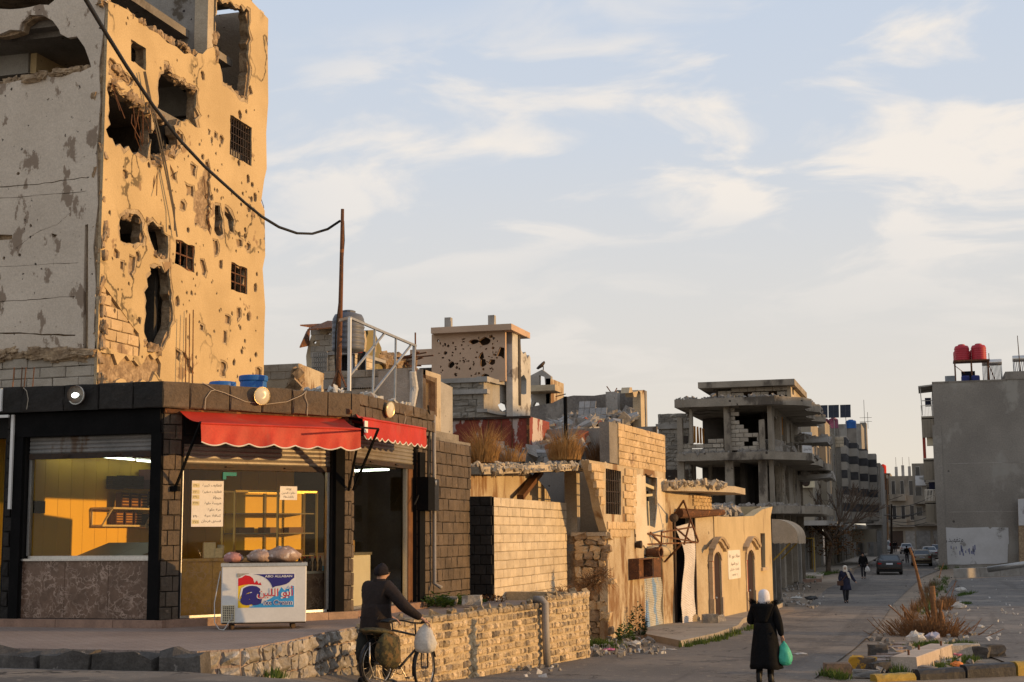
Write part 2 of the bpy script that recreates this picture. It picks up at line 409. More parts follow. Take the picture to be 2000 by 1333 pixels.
 if trans:
  tr = N.new('ShaderNodeBsdfTranslucent');L.new(col,tr.inputs[0]);mxs = N.new('ShaderNodeMixShader');mxs.inputs[0].default_value = trans
  L.new(b.outputs[0],mxs.inputs[1]);L.new(tr.outputs[0],mxs.inputs[2]);L.new(mxs.outputs[0],N['Material Output'].inputs[0])
 MATS[name] = m;return m
def flat(name,c,rough=.6,**k):return M(name,c,tuple(x * .85 for x in c),grain=.06,bump=.05,rough=rough,**k)
def glass_mat(name='clear_glass',tint=(.93,.95,.93),refl=0.16):
 m = bpy.data.materials.new(name);m.use_nodes = True;N = m.node_tree.nodes;L = m.node_tree.links;N.clear()
 o = N.new('ShaderNodeOutputMaterial');t = N.new('ShaderNodeBsdfTransparent');t.inputs[0].default_value = (*tint,1);g = N.new('ShaderNodeBsdfGlossy');g.inputs['Roughness'].default_value = .02
 f = N.new('ShaderNodeFresnel');f.inputs[0].default_value = 1.5;x = N.new('ShaderNodeMixShader');a = N.new('ShaderNodeMath');a.operation = 'MULTIPLY';a.inputs[1].default_value = .85
 L.new(f.outputs[0],a.inputs[0]);L.new(a.outputs[0],x.inputs[0]);L.new(t.outputs[0],x.inputs[1]);L.new(g.outputs[0],x.inputs[2]);L.new(x.outputs[0],o.inputs[0]);return m

def marble_wave(nt,N,L,pos,col,mix,mr,nz):
 w = N.new('ShaderNodeTexVoronoi');w.feature = 'DISTANCE_TO_EDGE';w.inputs['Scale'].default_value = 5
 k = N.new('ShaderNodeVectorMath');k.operation = 'MULTIPLY_ADD';nn = N.new('ShaderNodeTexNoise');nn.inputs['Scale'].default_value = 5;nn.inputs['Detail'].default_value = 8;L.new(pos,nn.inputs[0])
 L.new(nn.outputs['Color'],k.inputs[0]);k.inputs[1].default_value = (.7,.7,.9);L.new(pos,k.inputs[2]);L.new(k.outputs[0],w.inputs[0])
 a = N.new('ShaderNodeMath');a.operation = 'MULTIPLY';L.new(mr(w.outputs['Distance'],.0,.11,1,0),a.inputs[0]);L.new(mr(nz(4,9),.34,.66),a.inputs[1])
 return mix(a.outputs[0],col,(.40,.29,.225))
def panel_wave(nt,N,L,pos,col,mix,mr,nz):return col

plaster_tan = M('tan_plaster',(.56,.415,.225),(.46,.335,.175),s1=.5,c3=(.30,.20,.11),s3=.9,t3=.63,w3=.03,pit=(.10,.06,.035),pit_s=2.6,pit_r=.13,bump=.5,bs=9,grain=.14,cracks=.35)
crater_stone = M('broken_masonry',(.40,.29,.18),(.22,.15,.09),s1=5,bump=1.0,bs=9,grain=.4,gs=16)
plaster_peel = M('peeling_whitewash',(.62,.53,.425),(.51,.43,.34),s1=.6,con=.5,c3=(.27,.205,.15),s3=1.7,t3=.565,w3=.03,stretch3=.55,pit=(.05,.04,.03),pit_s=6.5,pit_r=.11,bump=.6,bs=8,grain=.16)
room_shade = M('shade_toned_room_wall',(.10,.085,.07),(.045,.038,.03),s1=.8,bump=.4,grain=.3)  # dark tone stands in for the shade inside open rooms
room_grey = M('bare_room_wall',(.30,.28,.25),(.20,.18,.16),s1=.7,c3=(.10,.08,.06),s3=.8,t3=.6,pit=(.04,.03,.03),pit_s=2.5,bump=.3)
concrete = M('weathered_concrete',(.38,.355,.32),(.27,.25,.22),s1=.9,c3=(.16,.14,.12),s3=.5,t3=.60,w3=.08,stretch3=.4,bump=.6,bs=10,grain=.22,pit=(.08,.07,.06),pit_s=3,pit_r=.07)
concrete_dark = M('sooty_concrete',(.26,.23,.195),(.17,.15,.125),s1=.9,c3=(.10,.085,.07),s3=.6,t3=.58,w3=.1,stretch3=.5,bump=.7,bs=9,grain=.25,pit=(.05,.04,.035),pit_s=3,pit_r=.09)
concrete_warm = M('sand_concrete',(.50,.42,.31),(.38,.31,.22),s1=.8,c3=(.22,.17,.12),s3=.6,t3=.60,w3=.06,stretch3=.4,bump=.6,bs=11,grain=.2)
block_beige = M('beige_block',(.60,.50,.36),(.50,.41,.29),s1=2.5,bump=.5,bs=30,grain=.2,gs=60,rand=.10,c3=(.36,.28,.19),s3=.6,t3=.60,w3=.12)
block_grey = M('grey_block',(.42,.37,.30),(.33,.285,.225),s1=2,bump=.6,bs=24,grain=.22,gs=50,rand=.12,c3=(.22,.18,.14),s3=.7,t3=.6,w3=.1)
block_tan = M('tan_block',(.60,.44,.26),(.50,.36,.20),s1=2,bump=.7,bs=24,grain=.22,gs=50,rand=.12,pit=(.12,.08,.045),pit_s=2.2,pit_r=.12,c3=(.30,.20,.12),s3=.8,t3=.62,w3=.05)
mortar = M('mortar',(.34,.28,.20),(.24,.19,.13),s1=6,bump=.6,bs=40,grain=.2)
mortar_grey = M('grey_mortar',(.25,.225,.19),(.18,.16,.13),s1=6,bump=.6,bs=40,grain=.2)
black_stone = M('shaded_black_stone',(.026,.022,.019),(.017,.015,.013),s1=3,bump=1.0,bs=9,grain=.3,gs=20,rand=.2,rough=.7,spec=.25,c3=(.06,.05,.04),s3=5,t3=.66,w3=.05)  # cladding for the unlit shop front, its shade deepens the black
sunlit_stone = M('sunlit_cladding_stone',(.125,.092,.064),(.088,.065,.045),s1=2.5,bump=1.0,bs=10,grain=.3,gs=20,rand=.13,rough=.75,c3=(.22,.16,.11),s3=4,t3=.66,w3=.06)  # same cladding on the sunlit fronts, sun warmth put into the brown
black_joint = M('black_joint',(.012,.010,.009),(.008,.007,.006),bump=.3,rough=.8)
black_paint = M('black_paint',(.009,.0085,.0085),(.006,.006,.006),s1=3,bump=.15,rough=.9,spec=.08)
wall_stone = M('yellow_wall_stone',(.52,.40,.25),(.40,.30,.18),s1=4,bump=1.0,bs=14,grain=.35,gs=30,rand=.34,c3=(.22,.175,.125),s3=2.2,t3=.525,w3=.06)
grey_stone = M('grey_wall_stone',(.36,.32,.27),(.25,.22,.18),s1=4,bump=1.0,bs=12,grain=.3,gs=30,rand=.25,c3=(.50,.46,.41),s3=2.6,t3=.60,w3=.05)
mortar_sand = M('sandy_mortar',(.50,.395,.25),(.40,.31,.19),s1=3,bump=.9,bs=18,grain=.25)
curb_stone = M('dark_kerb_stone',(.10,.09,.08),(.06,.053,.047),s1=3,bump=1,bs=10,grain=.3,rand=.2,c3=(.20,.18,.16),s3=4,t3=.62,w3=.05)
marble = M('brown_marble',(.165,.10,.068),(.115,.07,.048),s1=5,bump=0,rough=.22,spec=.5,grain=.15,wave=marble_wave)
marble_gold = M('golden_marble',(.46,.30,.11),(.30,.20,.08),s1=5,bump=0,rough=.22,spec=.5,grain=.15,wave=marble_wave)
step_stone = M('red_stone_step',(.30,.185,.13),(.22,.135,.095),s1=4,bump=.2,rough=.5,rand=.08)
steel = M('galvanised_steel',(.42,.41,.39),(.34,.33,.31),s1=6,bump=.1,rough=.45,metal=.7,spec=.5)
alu = M('aluminium_frame',(.62,.60,.56),(.55,.53,.5),bump=0,rough=.32,metal=.85)
shutter_m = M('shutter_steel',(.30,.265,.215),(.23,.20,.16),s1=2,bump=.15,rough=.5,metal=.35,c3=(.16,.12,.09),s3=1.5,t3=.62,stretch3=.3)
shutter_grey = M('grey_shutter',(.24,.23,.215),(.17,.165,.155),s1=2,bump=.15,rough=.6,metal=.2,c3=(.14,.10,.07),s3=1.2,t3=.6,stretch3=.3)
shutter_blue = M('peeling_blue_shutter',(.52,.50,.43),(.42,.40,.34),s1=3,bump=.2,rough=.65,metal=.1,c3=(.22,.34,.50),s3=1.6,t3=.50,w3=.03,stretch3=.6)
shutter_white = M('pale_shutter',(.66,.61,.56),(.55,.50,.45),s1=2,bump=.2,rough=.6,c3=(.42,.27,.22),s3=.7,t3=.60,w3=.03,stretch3=.5)
rust = M('rusty_steel',(.17,.075,.035),(.09,.045,.028),s1=5,bump=.5,bs=30,rough=.8,metal=.25,grain=.3,c3=(.30,.13,.05),s3=5,t3=.58)
dark_iron = M('dark_iron',(.035,.028,.024),(.06,.035,.022),s1=8,bump=.2,rough=.65,metal=.3)
red_box = M('flaking_red_paint',(.27,.055,.035),(.20,.045,.03),s1=1.2,con=.6,bump=.3,rough=.7,c3=(.50,.42,.38),s3=.62,t3=.535,w3=.02,stretch3=.5,grain=.25,gs=12)
awning_red = M('red_awning_cloth',(.63,.046,.022),(.50,.034,.017),s1=1.5,bump=.25,bs=5,rough=.55,spec=.35,grain=.12,trans=.18,c3=(.50,.085,.05),s3=1.6,t3=.54,w3=.12,stretch3=.3)
awning_trim = flat('awning_trim',(.75,.68,.58))
white_paint = M('white_enamel',(.70,.69,.66),(.64,.63,.60),s1=3,bump=.05,rough=.35,spec=.5,c3=(.50,.46,.41),s3=1.4,t3=.64,w3=.08,grain=.05)
cream = M('cream_plastic',(.68,.60,.42),(.6,.52,.36),bump=.05,rough=.5)
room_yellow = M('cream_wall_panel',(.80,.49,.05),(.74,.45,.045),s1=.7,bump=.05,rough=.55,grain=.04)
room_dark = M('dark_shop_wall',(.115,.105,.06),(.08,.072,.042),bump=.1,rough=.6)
wood_pale = M('pale_shelf',(.66,.55,.34),(.56,.46,.27),s1=6,bump=.05,rough=.45)
wood_brown = M('brown_wood',(.17,.08,.035),(.11,.05,.024),s1=4,bump=.2,rough=.5)
paper = flat('paper',(.80,.76,.70),rough=.85)
ink = flat('ink',(.035,.032,.04),rough=.7)
def road_wave(nt,N,L,pos,col,mix,mr,nz):
 mp = N.new('ShaderNodeMapping');mp.inputs['Scale'].default_value = (1.1,.035,1);mp.inputs['Rotation'].default_value = (0,0,radians(-4));L.new(pos,mp.inputs[0])
 c = mix(mr(nz(1,4,mp.outputs[0]),.52,.64,0,.45),col,(.085,.075,.066))
 c = mix(mr(nz(.55,7),.565,.59,0,.8),c,(.10,.09,.082));return mix(mr(nz(5,8),.575,.68,0,.65),c,(.33,.275,.21))
asphalt = M('asphalt',(.185,.165,.145),(.14,.125,.11),s1=.35,con=.4,bump=.7,bs=60,grain=.35,gs=90,rough=.88,c3=(.26,.215,.17),s3=.13,t3=.50,w3=.16,cracks=.5,wave=road_wave)
dust = M('dusty_soil',(.30,.235,.17),(.20,.155,.115),s1=.7,bump=.9,bs=20,grain=.35,gs=40,c3=(.10,.10,.055),s3=.9,t3=.62,w3=.08)
lot_asphalt = M('worn_lot_asphalt',(.18,.165,.15),(.135,.125,.115),s1=.6,bump=.7,bs=50,grain=.35,gs=80,c3=(.24,.21,.18),s3=.3,t3=.52,w3=.1,cracks=.6,wave=road_wave)
def tile_wave(nt,N,L,pos,col,mix,mr,nz):
 bk = N.new('ShaderNodeTexBrick');bk.inputs['Scale'].default_value = 1.0;bk.offset = .5;bk.inputs['Brick Width'].default_value = .2;bk.inputs['Row Height'].default_value = .1;bk.inputs['Mortar Size'].default_value = .006
 bk.inputs['Color1'].default_value = (1,1,1,1);bk.inputs['Color2'].default_value = (.88,.86,.84,1);bk.inputs['Mortar'].default_value = (.55,.52,.5,1);L.new(pos,bk.inputs[0])
 return mix(1.0,col,bk.outputs[0],'MULTIPLY')
paving = M('pink_paving',(.34,.265,.22),(.28,.215,.18),s1=.7,bump=.4,bs=30,grain=.2,gs=40,rough=.72,wave=tile_wave,c3=(.18,.145,.125),s3=.5,t3=.60,w3=.12)
pavement_c = M('pavement_concrete',(.37,.32,.26),(.29,.25,.20),s1=.8,bump=.5,bs=22,grain=.22,c3=(.2,.17,.13),s3=.6,t3=.6,w3=.1,cracks=.6)
chalk = M('rubble_concrete',(.32,.29,.255),(.22,.20,.175),s1=3,bump=.7,bs=14,grain=.25,rand=.2,c3=(.26,.22,.18),s3=2,t3=.6)
rubble_grey = M('rubble_dust',(.20,.18,.155),(.13,.117,.10),s1=2,bump=.9,bs=12,grain=.3)
rubble_white = M('white_rubble',(.36,.35,.335),(.27,.26,.25),s1=3,bump=.5,bs=18,grain=.15,rand=.15)
brick_red = M('red_brick_bits',(.32,.10,.055),(.25,.08,.05),s1=6,bump=.5,rand=.2)
peach = M('peach_render',(.56,.385,.265),(.47,.325,.22),s1=.5,bump=.4,grain=.12,c3=(.25,.19,.145),s3=.35,t3=.65,w3=.03,pit=(.07,.05,.04),pit_s=1.6,pit_r=.08)
dirty_white = M('scarred_white_render',(.55,.53,.49),(.44,.42,.38),s1=.8,bump=.7,bs=6,grain=.2,c3=(.22,.195,.17),s3=.9,t3=.56,w3=.05,pit=(.07,.06,.05),pit_s=1.4,pit_r=.13)
rubble_masonry = M('rubble_masonry',(.30,.27,.225),(.22,.195,.16),s1=2,bump=.9,bs=8,grain=.3,rand=.2)
yellow_render = M('yellow_render',(.54,.42,.245),(.45,.345,.195),s1=.6,bump=.4,bs=9,grain=.12,c3=(.30,.215,.125),s3=1.1,t3=.54,w3=.14,stretch3=.3,pit=(.16,.11,.07),pit_s=1.5,pit_r=.06)
stained_render = M('stained_render',(.52,.43,.295),(.40,.305,.19),s1=.8,bump=.7,bs=8,grain=.22,c3=(.215,.12,.055),s3=.9,t3=.505,w3=.10,stretch3=.35,pit=(.10,.07,.05),pit_s=1.6,pit_r=.09)
trim_stone = M('arch_trim_stone',(.50,.385,.26),(.42,.32,.21),s1=4,bump=.4,rand=.08)
red_door = M('red_door',(.36,.045,.022),(.28,.035,.02),s1=4,bump=.1,rough=.5)
brown_door = M('brown_door',(.04,.02,.015),(.03,.015,.011),s1=4,bump=.15,rough=.5)
grey_render = M('grey_cement_render',(.275,.25,.215),(.205,.185,.16),s1=.2,con=.4,bump=.5,bs=5,grain=.2,gs=9,c3=(.30,.28,.245),s3=.3,t3=.53,w3=.08,stretch3=.7,pit=(.09,.08,.07),pit_s=.5,pit_r=.05)
old_white = M('old_whitewash',(.54,.535,.53),(.47,.465,.455),s1=.8,bump=.3,grain=.1,c3=(.26,.25,.235),s3=.6,t3=.58,w3=.06,pit=(.13,.10,.08),pit_s=1.2,pit_r=.06)
beige_flat = M('beige_apartment_render',(.33,.285,.22),(.265,.23,.175),s1=.5,bump=.3,grain=.12,c3=(.23,.20,.165),s3=.5,t3=.58,w3=.1,stretch3=.35)
far_render = M('far_house_render',(.26,.225,.18),(.195,.17,.135),s1=.4,bump=.3,grain=.12,c3=(.15,.13,.105),s3=.4,t3=.56,w3=.1,stretch3=.4)
stripe_dark = M('dark_stone_band',(.085,.082,.085),(.06,.058,.06),s1=2,bump=.3,rand=.1)
stripe_light = M('pale_stone_band',(.46,.42,.36),(.40,.36,.31),s1=2,bump=.3,rand=.06)
window_dark = M('dark_pane',(.03,.03,.032),(.02,.02,.022),bump=0,rough=.12,spec=.5)
tank_red = M('red_tank_plastic',(.42,.030,.045),(.36,.026,.04),bump=.05,rough=.5)
tank_pink = M('faded_pink_tank',(.42,.13,.20),(.36,.11,.17),bump=.05,rough=.6)
tank_blue = M('blue_tank_plastic',(.022,.13,.42),(.02,.11,.36),bump=.05,rough=.45)
tank_grey = M('grey_tank_plastic',(.12,.13,.16),(.10,.11,.135),bump=.05,rough=.5)
solar = M('solar_cells',(.016,.018,.03),(.012,.013,.022),bump=0,rough=.25)
grass_m = M('green_grass',(.085,.125,.025),(.05,.085,.018),s1=2,bump=0,rand=.2,trans=.25)
leaf_m = M('weed_leaf',(.075,.125,.022),(.04,.075,.015),s1=9,bump=0,rough=.6,rand=.15,trans=.25)
leaf_dark = M('dark_shrub_leaf',(.032,.055,.022),(.02,.036,.016),s1=6,bump=0,rough=.6,trans=.15)
dry_m = M('dry_grass',(.42,.25,.095),(.30,.165,.06),s1=4,bump=0,rough=.8,trans=.25)
dry_brown = M('dry_brown_twigs',(.20,.105,.045),(.13,.07,.032),s1=4,bump=0,rough=.85)
bark = M('bark',(.15,.11,.08),(.075,.053,.038),s1=9,bump=.8,bs=30,rough=.9)
stick_m = M('cut_branch',(.24,.115,.045),(.15,.075,.032),s1=12,bump=.5,bs=40,rough=.8)
leaf_brown = M('withered_leaf',(.17,.085,.032),(.11,.055,.022),s1=4,bump=0,trans=.2)
plastic_white = M('white_plastic_bag',(.74,.72,.68),(.66,.64,.60),s1=12,bump=.5,bs=22,rough=.45,trans=.35)
plastic_green = M('mint_plastic_bag',(.10,.60,.42),(.08,.50,.35),s1=10,bump=.5,bs=22,rough=.42,trans=.25)
plastic_pink = flat('pink_plastic',(.72,.22,.36))
orange_m = flat('orange_packet',(.78,.24,.05))
cloth_black = M('black_coat_cloth',(.0075,.0072,.008),(.005,.005,.0055),s1=4,bump=1.0,bs=8,rough=.92,spec=.15)
fur_black = M('black_fur',(.010,.009,.009),(.006,.006,.006),s1=40,bump=1,bs=90,rough=1,spec=.1)
cloth_brown = M('dark_brown_coat',(.021,.0125,.010),(.014,.0085,.007),s1=3,bump=1.0,bs=7,rough=.75,spec=.25)
cloth_navy = M('navy_coat',(.022,.024,.05),(.015,.017,.036),s1=6,bump=.8,bs=9,rough=.85)
cloth_trouser = M('dark_trousers',(.03,.03,.035),(.02,.02,.024),s1=6,bump=.3,rough=.9)
hijab_m = M('white_headscarf',(.72,.69,.70),(.66,.63,.645),s1=5,bump=.25,bs=14,rough=.85)
knit_m = M('dark_knit_cap',(.018,.013,.015),(.012,.009,.01),s1=20,bump=.8,bs=120,rough=.95)
skin_m = M('skin',(.42,.235,.155),(.38,.21,.135),s1=20,bump=.05,rough=.55,spec=.35)
boot_m = M('black_boot',(.012,.011,.011),(.008,.008,.008),bump=.2,rough=.5)
bag_leather = flat('brown_leather',(.085,.04,.025),rough=.5)
camo = M('olive_camo_canvas',(.075,.062,.026),(.035,.03,.016),s1=9,con=.08,bump=.6,bs=14,rough=.9,c3=(.12,.075,.03),s3=8,t3=.53,w3=.03)
rubber = flat('rubber',(.012,.012,.012),rough=.85)
bike_paint = flat('black_bike_frame',(.018,.017,.018),rough=.35)
chrome = M('worn_chrome',(.5,.48,.45),(.3,.25,.2),s1=20,bump=0,rough=.3,metal=.9)
car_black = M('black_car_paint',(.010,.010,.011),(.008,.008,.009),bump=0,grain=.03,rough=.55,coat=.25,spec=.3)
car_gold = M('bronze_car_paint',(.19,.15,.095),(.17,.135,.085),bump=0,grain=.03,rough=.4,metal=.4,coat=.6,spec=.5)
car_white = M('white_van_paint',(.55,.55,.54),(.5,.5,.49),bump=0,grain=.03,rough=.4,coat=.5)
car_blue = M('blue_car_paint',(.03,.05,.10),(.026,.044,.09),bump=0,grain=.03,rough=.35,coat=.8)
car_silver = M('silver_car_paint',(.30,.30,.30),(.27,.27,.27),bump=0,grain=.03,rough=.35,metal=.4,coat=.6)
car_glass = M('car_glass',(.035,.045,.05),(.03,.04,.045),bump=0,rough=.06,spec=.7,grain=0)
lamp_red = flat('red_lamp_lens',(.30,.012,.012),rough=.2)
plate_m = flat('number_plate',(.62,.64,.68))
yellow_paint = M('yellow_paint',(.38,.25,.04),(.30,.19,.035),s1=5,bump=.4,rough=.6,c3=(.22,.17,.11),s3=3,t3=.60,w3=.05)
kerb_black = M('black_kerb_paint',(.030,.030,.034),(.022,.022,.025),s1=5,bump=.5,rough=.6,c3=(.20,.18,.165),s3=3.5,t3=.64,w3=.05)
canopy_tan = M('tan_canopy_cloth',(.60,.47,.33),(.50,.39,.27),s1=2,bump=.3,bs=8,rough=.9,trans=.2)
concrete_brown = M('brown_concrete',(.33,.285,.225),(.24,.205,.16),s1=.9,c3=(.10,.083,.065),s3=.7,t3=.54,w3=.1,stretch3=.5,bump=.8,bs=9,grain=.28,pit=(.05,.04,.03),pit_s=2.2,pit_r=.1)
rubble_wall = M('broken_grey_wall',(.23,.21,.185),(.15,.135,.12),s1=1.2,con=.5,bump=1.0,bs=5,grain=.3,gs=12,c3=(.31,.285,.25),s3=.8,t3=.56,w3=.08,stretch3=.5,pit=(.06,.05,.045),pit_s=1.2,pit_r=.1)
under_render = M('rough_undercoat',(.44,.34,.215),(.33,.245,.15),s1=4,bump=1.0,bs=16,grain=.35,gs=26)
glass = glass_mat(tint=(.93,.90,.78))
tube_lit = M('lit_tube',(.9,.95,.9),bump=0,grain=0,emit=(.86,1.0,.90),es=6.0)
bulb_lit = M('lit_bulb',(.9,.95,.9),bump=0,grain=0,emit=(.92,1.0,.93),es=5.0)
reflector = M('brass_reflector',(.62,.48,.24),(.55,.42,.2),bump=0,rough=.3,metal=.7)
blue_ad = flat('ad_light_blue',(.045,.33,.70),rough=.4)
navy_ad = flat('ad_navy',(.035,.030,.20),rough=.4)
red_ad = flat('ad_red',(.60,.018,.022),rough=.4)
yellow_ad = flat('ad_yellow',(.78,.52,.02),rough=.4)
white_ad = flat('ad_white',(.74,.73,.72),rough=.4)
teal_m = flat('teal_fitting',(.02,.24,.22))
wire_m = flat('black_wire',(.012,.012,.012),rough=.7)
wire_pale = flat('pale_wire',(.42,.36,.28),rough=.7)
pvc = M('grey_pvc_pipe',(.30,.27,.24),(.24,.215,.19),bump=.15,rough=.55)

# ================================================================== the ground, the road, pavements
def sheet(name,poly,lift,mat,step=1.2,kind='structure',zf=None,parent=None,thick=0.0):
 vs = [Vector(p) for p in poly];n = len(vs);xs = [p[0] for p in poly];ys = [p[1] for p in poly]
 y = min(ys)
 while y < max(ys):
  st = step * max(1.0,abs(y) / 40);x = min(xs)
  while x < max(xs):
   q = (x + R.uniform(-.2,.2) * st,y + R.uniform(-.2,.2) * st)
   if inpoly(q,poly):vs.append(Vector(q))
   x += st
  y += st
 r = delaunay_2d_cdt(vs,[],[list(range(n))],0,1e-4);P = r[0];m = MB()
 fs = [tuple(f) for f in r[2] if inpoly((sum(P[i][0] for i in f) / 3,sum(P[i][1] for i in f) / 3),poly)]
 f_ = zf or gz;m.add([(p[0],p[1],f_(p[0],p[1]) + lift) for p in P],fs)
 if thick:
  k = len(m.v);N_ = len(poly);m.add([(p[0],p[1],f_(p[0],p[1]) + lift) for p in poly] + [(p[0],p[1],f_(p[0],p[1]) + lift - thick) for p in poly],[(i,(i + 1) % N_,(i + 1) % N_ + N_,i + N_) for i in range(N_)])
 o = m.build(name,mat,parent,fix=not thick);
 if kind:o['kind'] = kind
 return o
def g2(px,py):p = gpt(px,py);return (p.x,p.y)

def make_ground():
 m = MB();ys = [-60,-20] + [k * .7 for k in range(-14,88)] + [90,120,200,400,900,2500,5000];xs = [-2500,-600,-200,-60,-20,-9,-7.5,-6,-4.5,-3,-1.5,0,8,20,60,200,600,2500]
 for y in ys:
  for x in xs:m.v.append(Vector((x,y,gz(x,y) - .03)))
 n = len(xs)
 for j in range(len(ys) - 1):
  for i in range(n - 1):a = j * n + i;m.f.append((a,a + 1,a + n + 1,a + n));m.m.append(0)
 m.build('ground',dust)['kind'] = 'structure'
make_ground()
LEFT = [g2(870,1322),g2(1000,1306),g2(1180,1281),g2(1330,1268),g2(1440,1238),g2(1490,1217),g2(1570,1192),g2(1615,1150),g2(1665,1128),(-6.0,120),(-6.0,330)]
RIGHT = [(1.0,330),(1.0,125),g2(1800,1128),g2(1745,1180),g2(1712,1228),g2(1668,1268),g2(1590,1326)]
road_poly = [(-60,-14),(-60,16.3),(-8.9,16.1)] + LEFT + RIGHT + [(1.6,24.2),(30,28),(40,28),(40,-14)]
sheet('road',road_poly,.004,asphalt,1.0)
lot_poly = [g2(1985,1302),g2(1880,1262),g2(1862,1225),g2(1850,1185),g2(1848,1150),g2(1860,1133),g2(2015,1124),(42,74),(42,30)]
sheet('parking_lot',lot_poly,.004,lot_asphalt,1.0)

PT = 1.685                          # top of the raised pavement in front of the shop
def make_platform():
 t = thing('raised_pavement',None,None,(-9,16,0));t['kind'] = 'structure'
 edge = [zpt(385,1272,PT),zpt(470,1268,PT),zpt(560,1252,PT),zpt(640,1234,PT),zpt(712,1222,PT)]
 e = [(p.x,p.y) for p in edge] + [(-8.45,22.5),(-8.2,26),(-7.7,30.2),(-9.9,30.3),(-9.9,24),(-11.8,20.9),(-40,20.9),(-40,16.35)]
 m = MB();vs = [Vector((x,y,PT)) for x,y in e];n = len(vs)
 r = delaunay_2d_cdt([Vector((v.x,v.y)) for v in vs],[],[list(range(n))],0,1e-4)
 fs = [tuple(f) for f in r[2] if inpoly((sum(r[0][i][0] for i in f) / 3,sum(r[0][i][1] for i in f) / 3),e)]
 m.add([(p[0],p[1],PT) for p in r[0]],fs)
 m.add([(x,y,PT) for x,y in e] + [(x,y,0.0) for x,y in e],[(i,(i + 1) % n,(i + 1) % n + n,i + n) for i in range(n)])
 m.build('paved_top',paving,t)
 # kerb stones along the street side
 x = -24.0;k = 0
 while x < -8.95:
  w = min(R.uniform(.55,1.3),-8.72 - x);mm = MB();h = PT - gz(0,16.3)
  mm.rock((x + w / 2,16.30,PT - h / 2 - .07),(w * 1.02,.34,h + .14),rough=.085,rot=Matrix.Rotation(R.uniform(-.04,.04),3,'Z'))
  mm.build('kerb_stone',curb_stone,t);x += w
 return edge
EDGE = make_platform()

def stone_run(t,pts,ztop,bw,bh,mat,name,seed,rough,vary,limit=300,depth=.22,mort=mortar_sand,proud=.02):
 for i,(a,b) in enumerate(zip(pts,pts[1:])):
  pl = PL(a,b);zb = min(gz(*a),gz(*b)) - .1
  m = MB();ns = max(1,int(pl.len / .4))
  zt = lambda s,z:z
  top = [(pl.len * (1 - k / ns),ztop - .03 + R.uniform(-.05,.03)) for k in range(ns + 1)]
  wall(pl,[(0,zb),(pl.len,zb)] + top,[],.35,mort,'mortar_bed',t,off=-.006)
  blocks(pl,0,pl.len,zb,ztop,bw,bh,depth,mat,t,name,off=proud,gap=.03,bev=.025,rough=rough,vary=vary,seed=seed + i,tilt=.035,limit=limit,offj=.02)
def make_retaining_walls():
 t = thing('rough_stone_wall','rough grey stone face of the raised pavement behind the bicycle','wall',(-8.6,17.5,0))
 pts = [(p.x,p.y) for p in EDGE]
 stone_run(t,pts,PT - .02,.27,.2,grey_stone,'stone',3,.04,.65,depth=.25,mort=mortar_sand,proud=.045)
 t = thing('yellow_stone_wall','low yellow stone wall in rough courses lit by the low sun, beside the man','wall',(-8,26,0))
 pts = [(-8.40,21.2),(-8.05,25.0),(-7.62,28.6),(-7.25,30.9)]
 stone_run(t,pts[:3],1.74,.21,.14,wall_stone,'stone',11,.016,.35,limit=150)
 stone_run(t,pts[2:],1.86,.21,.14,wall_stone,'stone',21,.016,.35,limit=150)
 wall(PL((-7.25,30.9),(-9.2,31.2)),rect(0,1.9,.3,1.84),[],.2,mortar_sand,'end_face',t)
 m = MB()
 for i in range(34):
  f = i / 33 * .99;k = min(2,int(f * 3));a,b = pts[k],pts[k + 1];g = f * 3 - k
  m.chunk((a[0] + (b[0] - a[0]) * g - R.uniform(.03,.25),a[1] + (b[1] - a[1]) * g,(1.74 if k < 2 else 1.85)),(R.uniform(.06,.2),R.uniform(.06,.16),R.uniform(.04,.09)))
 tag(m.build('coping_rubble',wall_stone,t),kind='stuff')
 m = MB();p = PL(pts[1],pts[2]);a = p.px(1052,1175)[0]
 m.tube([p.w(a,1.80,-.1),p.w(a,1.80,.06),p.w(a + .03,1.72,.13),p.w(a + .05,1.1,.13),p.w(a + .06,.42,.15)],.075,10)
 m.build('drain_pipe',pvc,t,smooth=True)
make_retaining_walls()

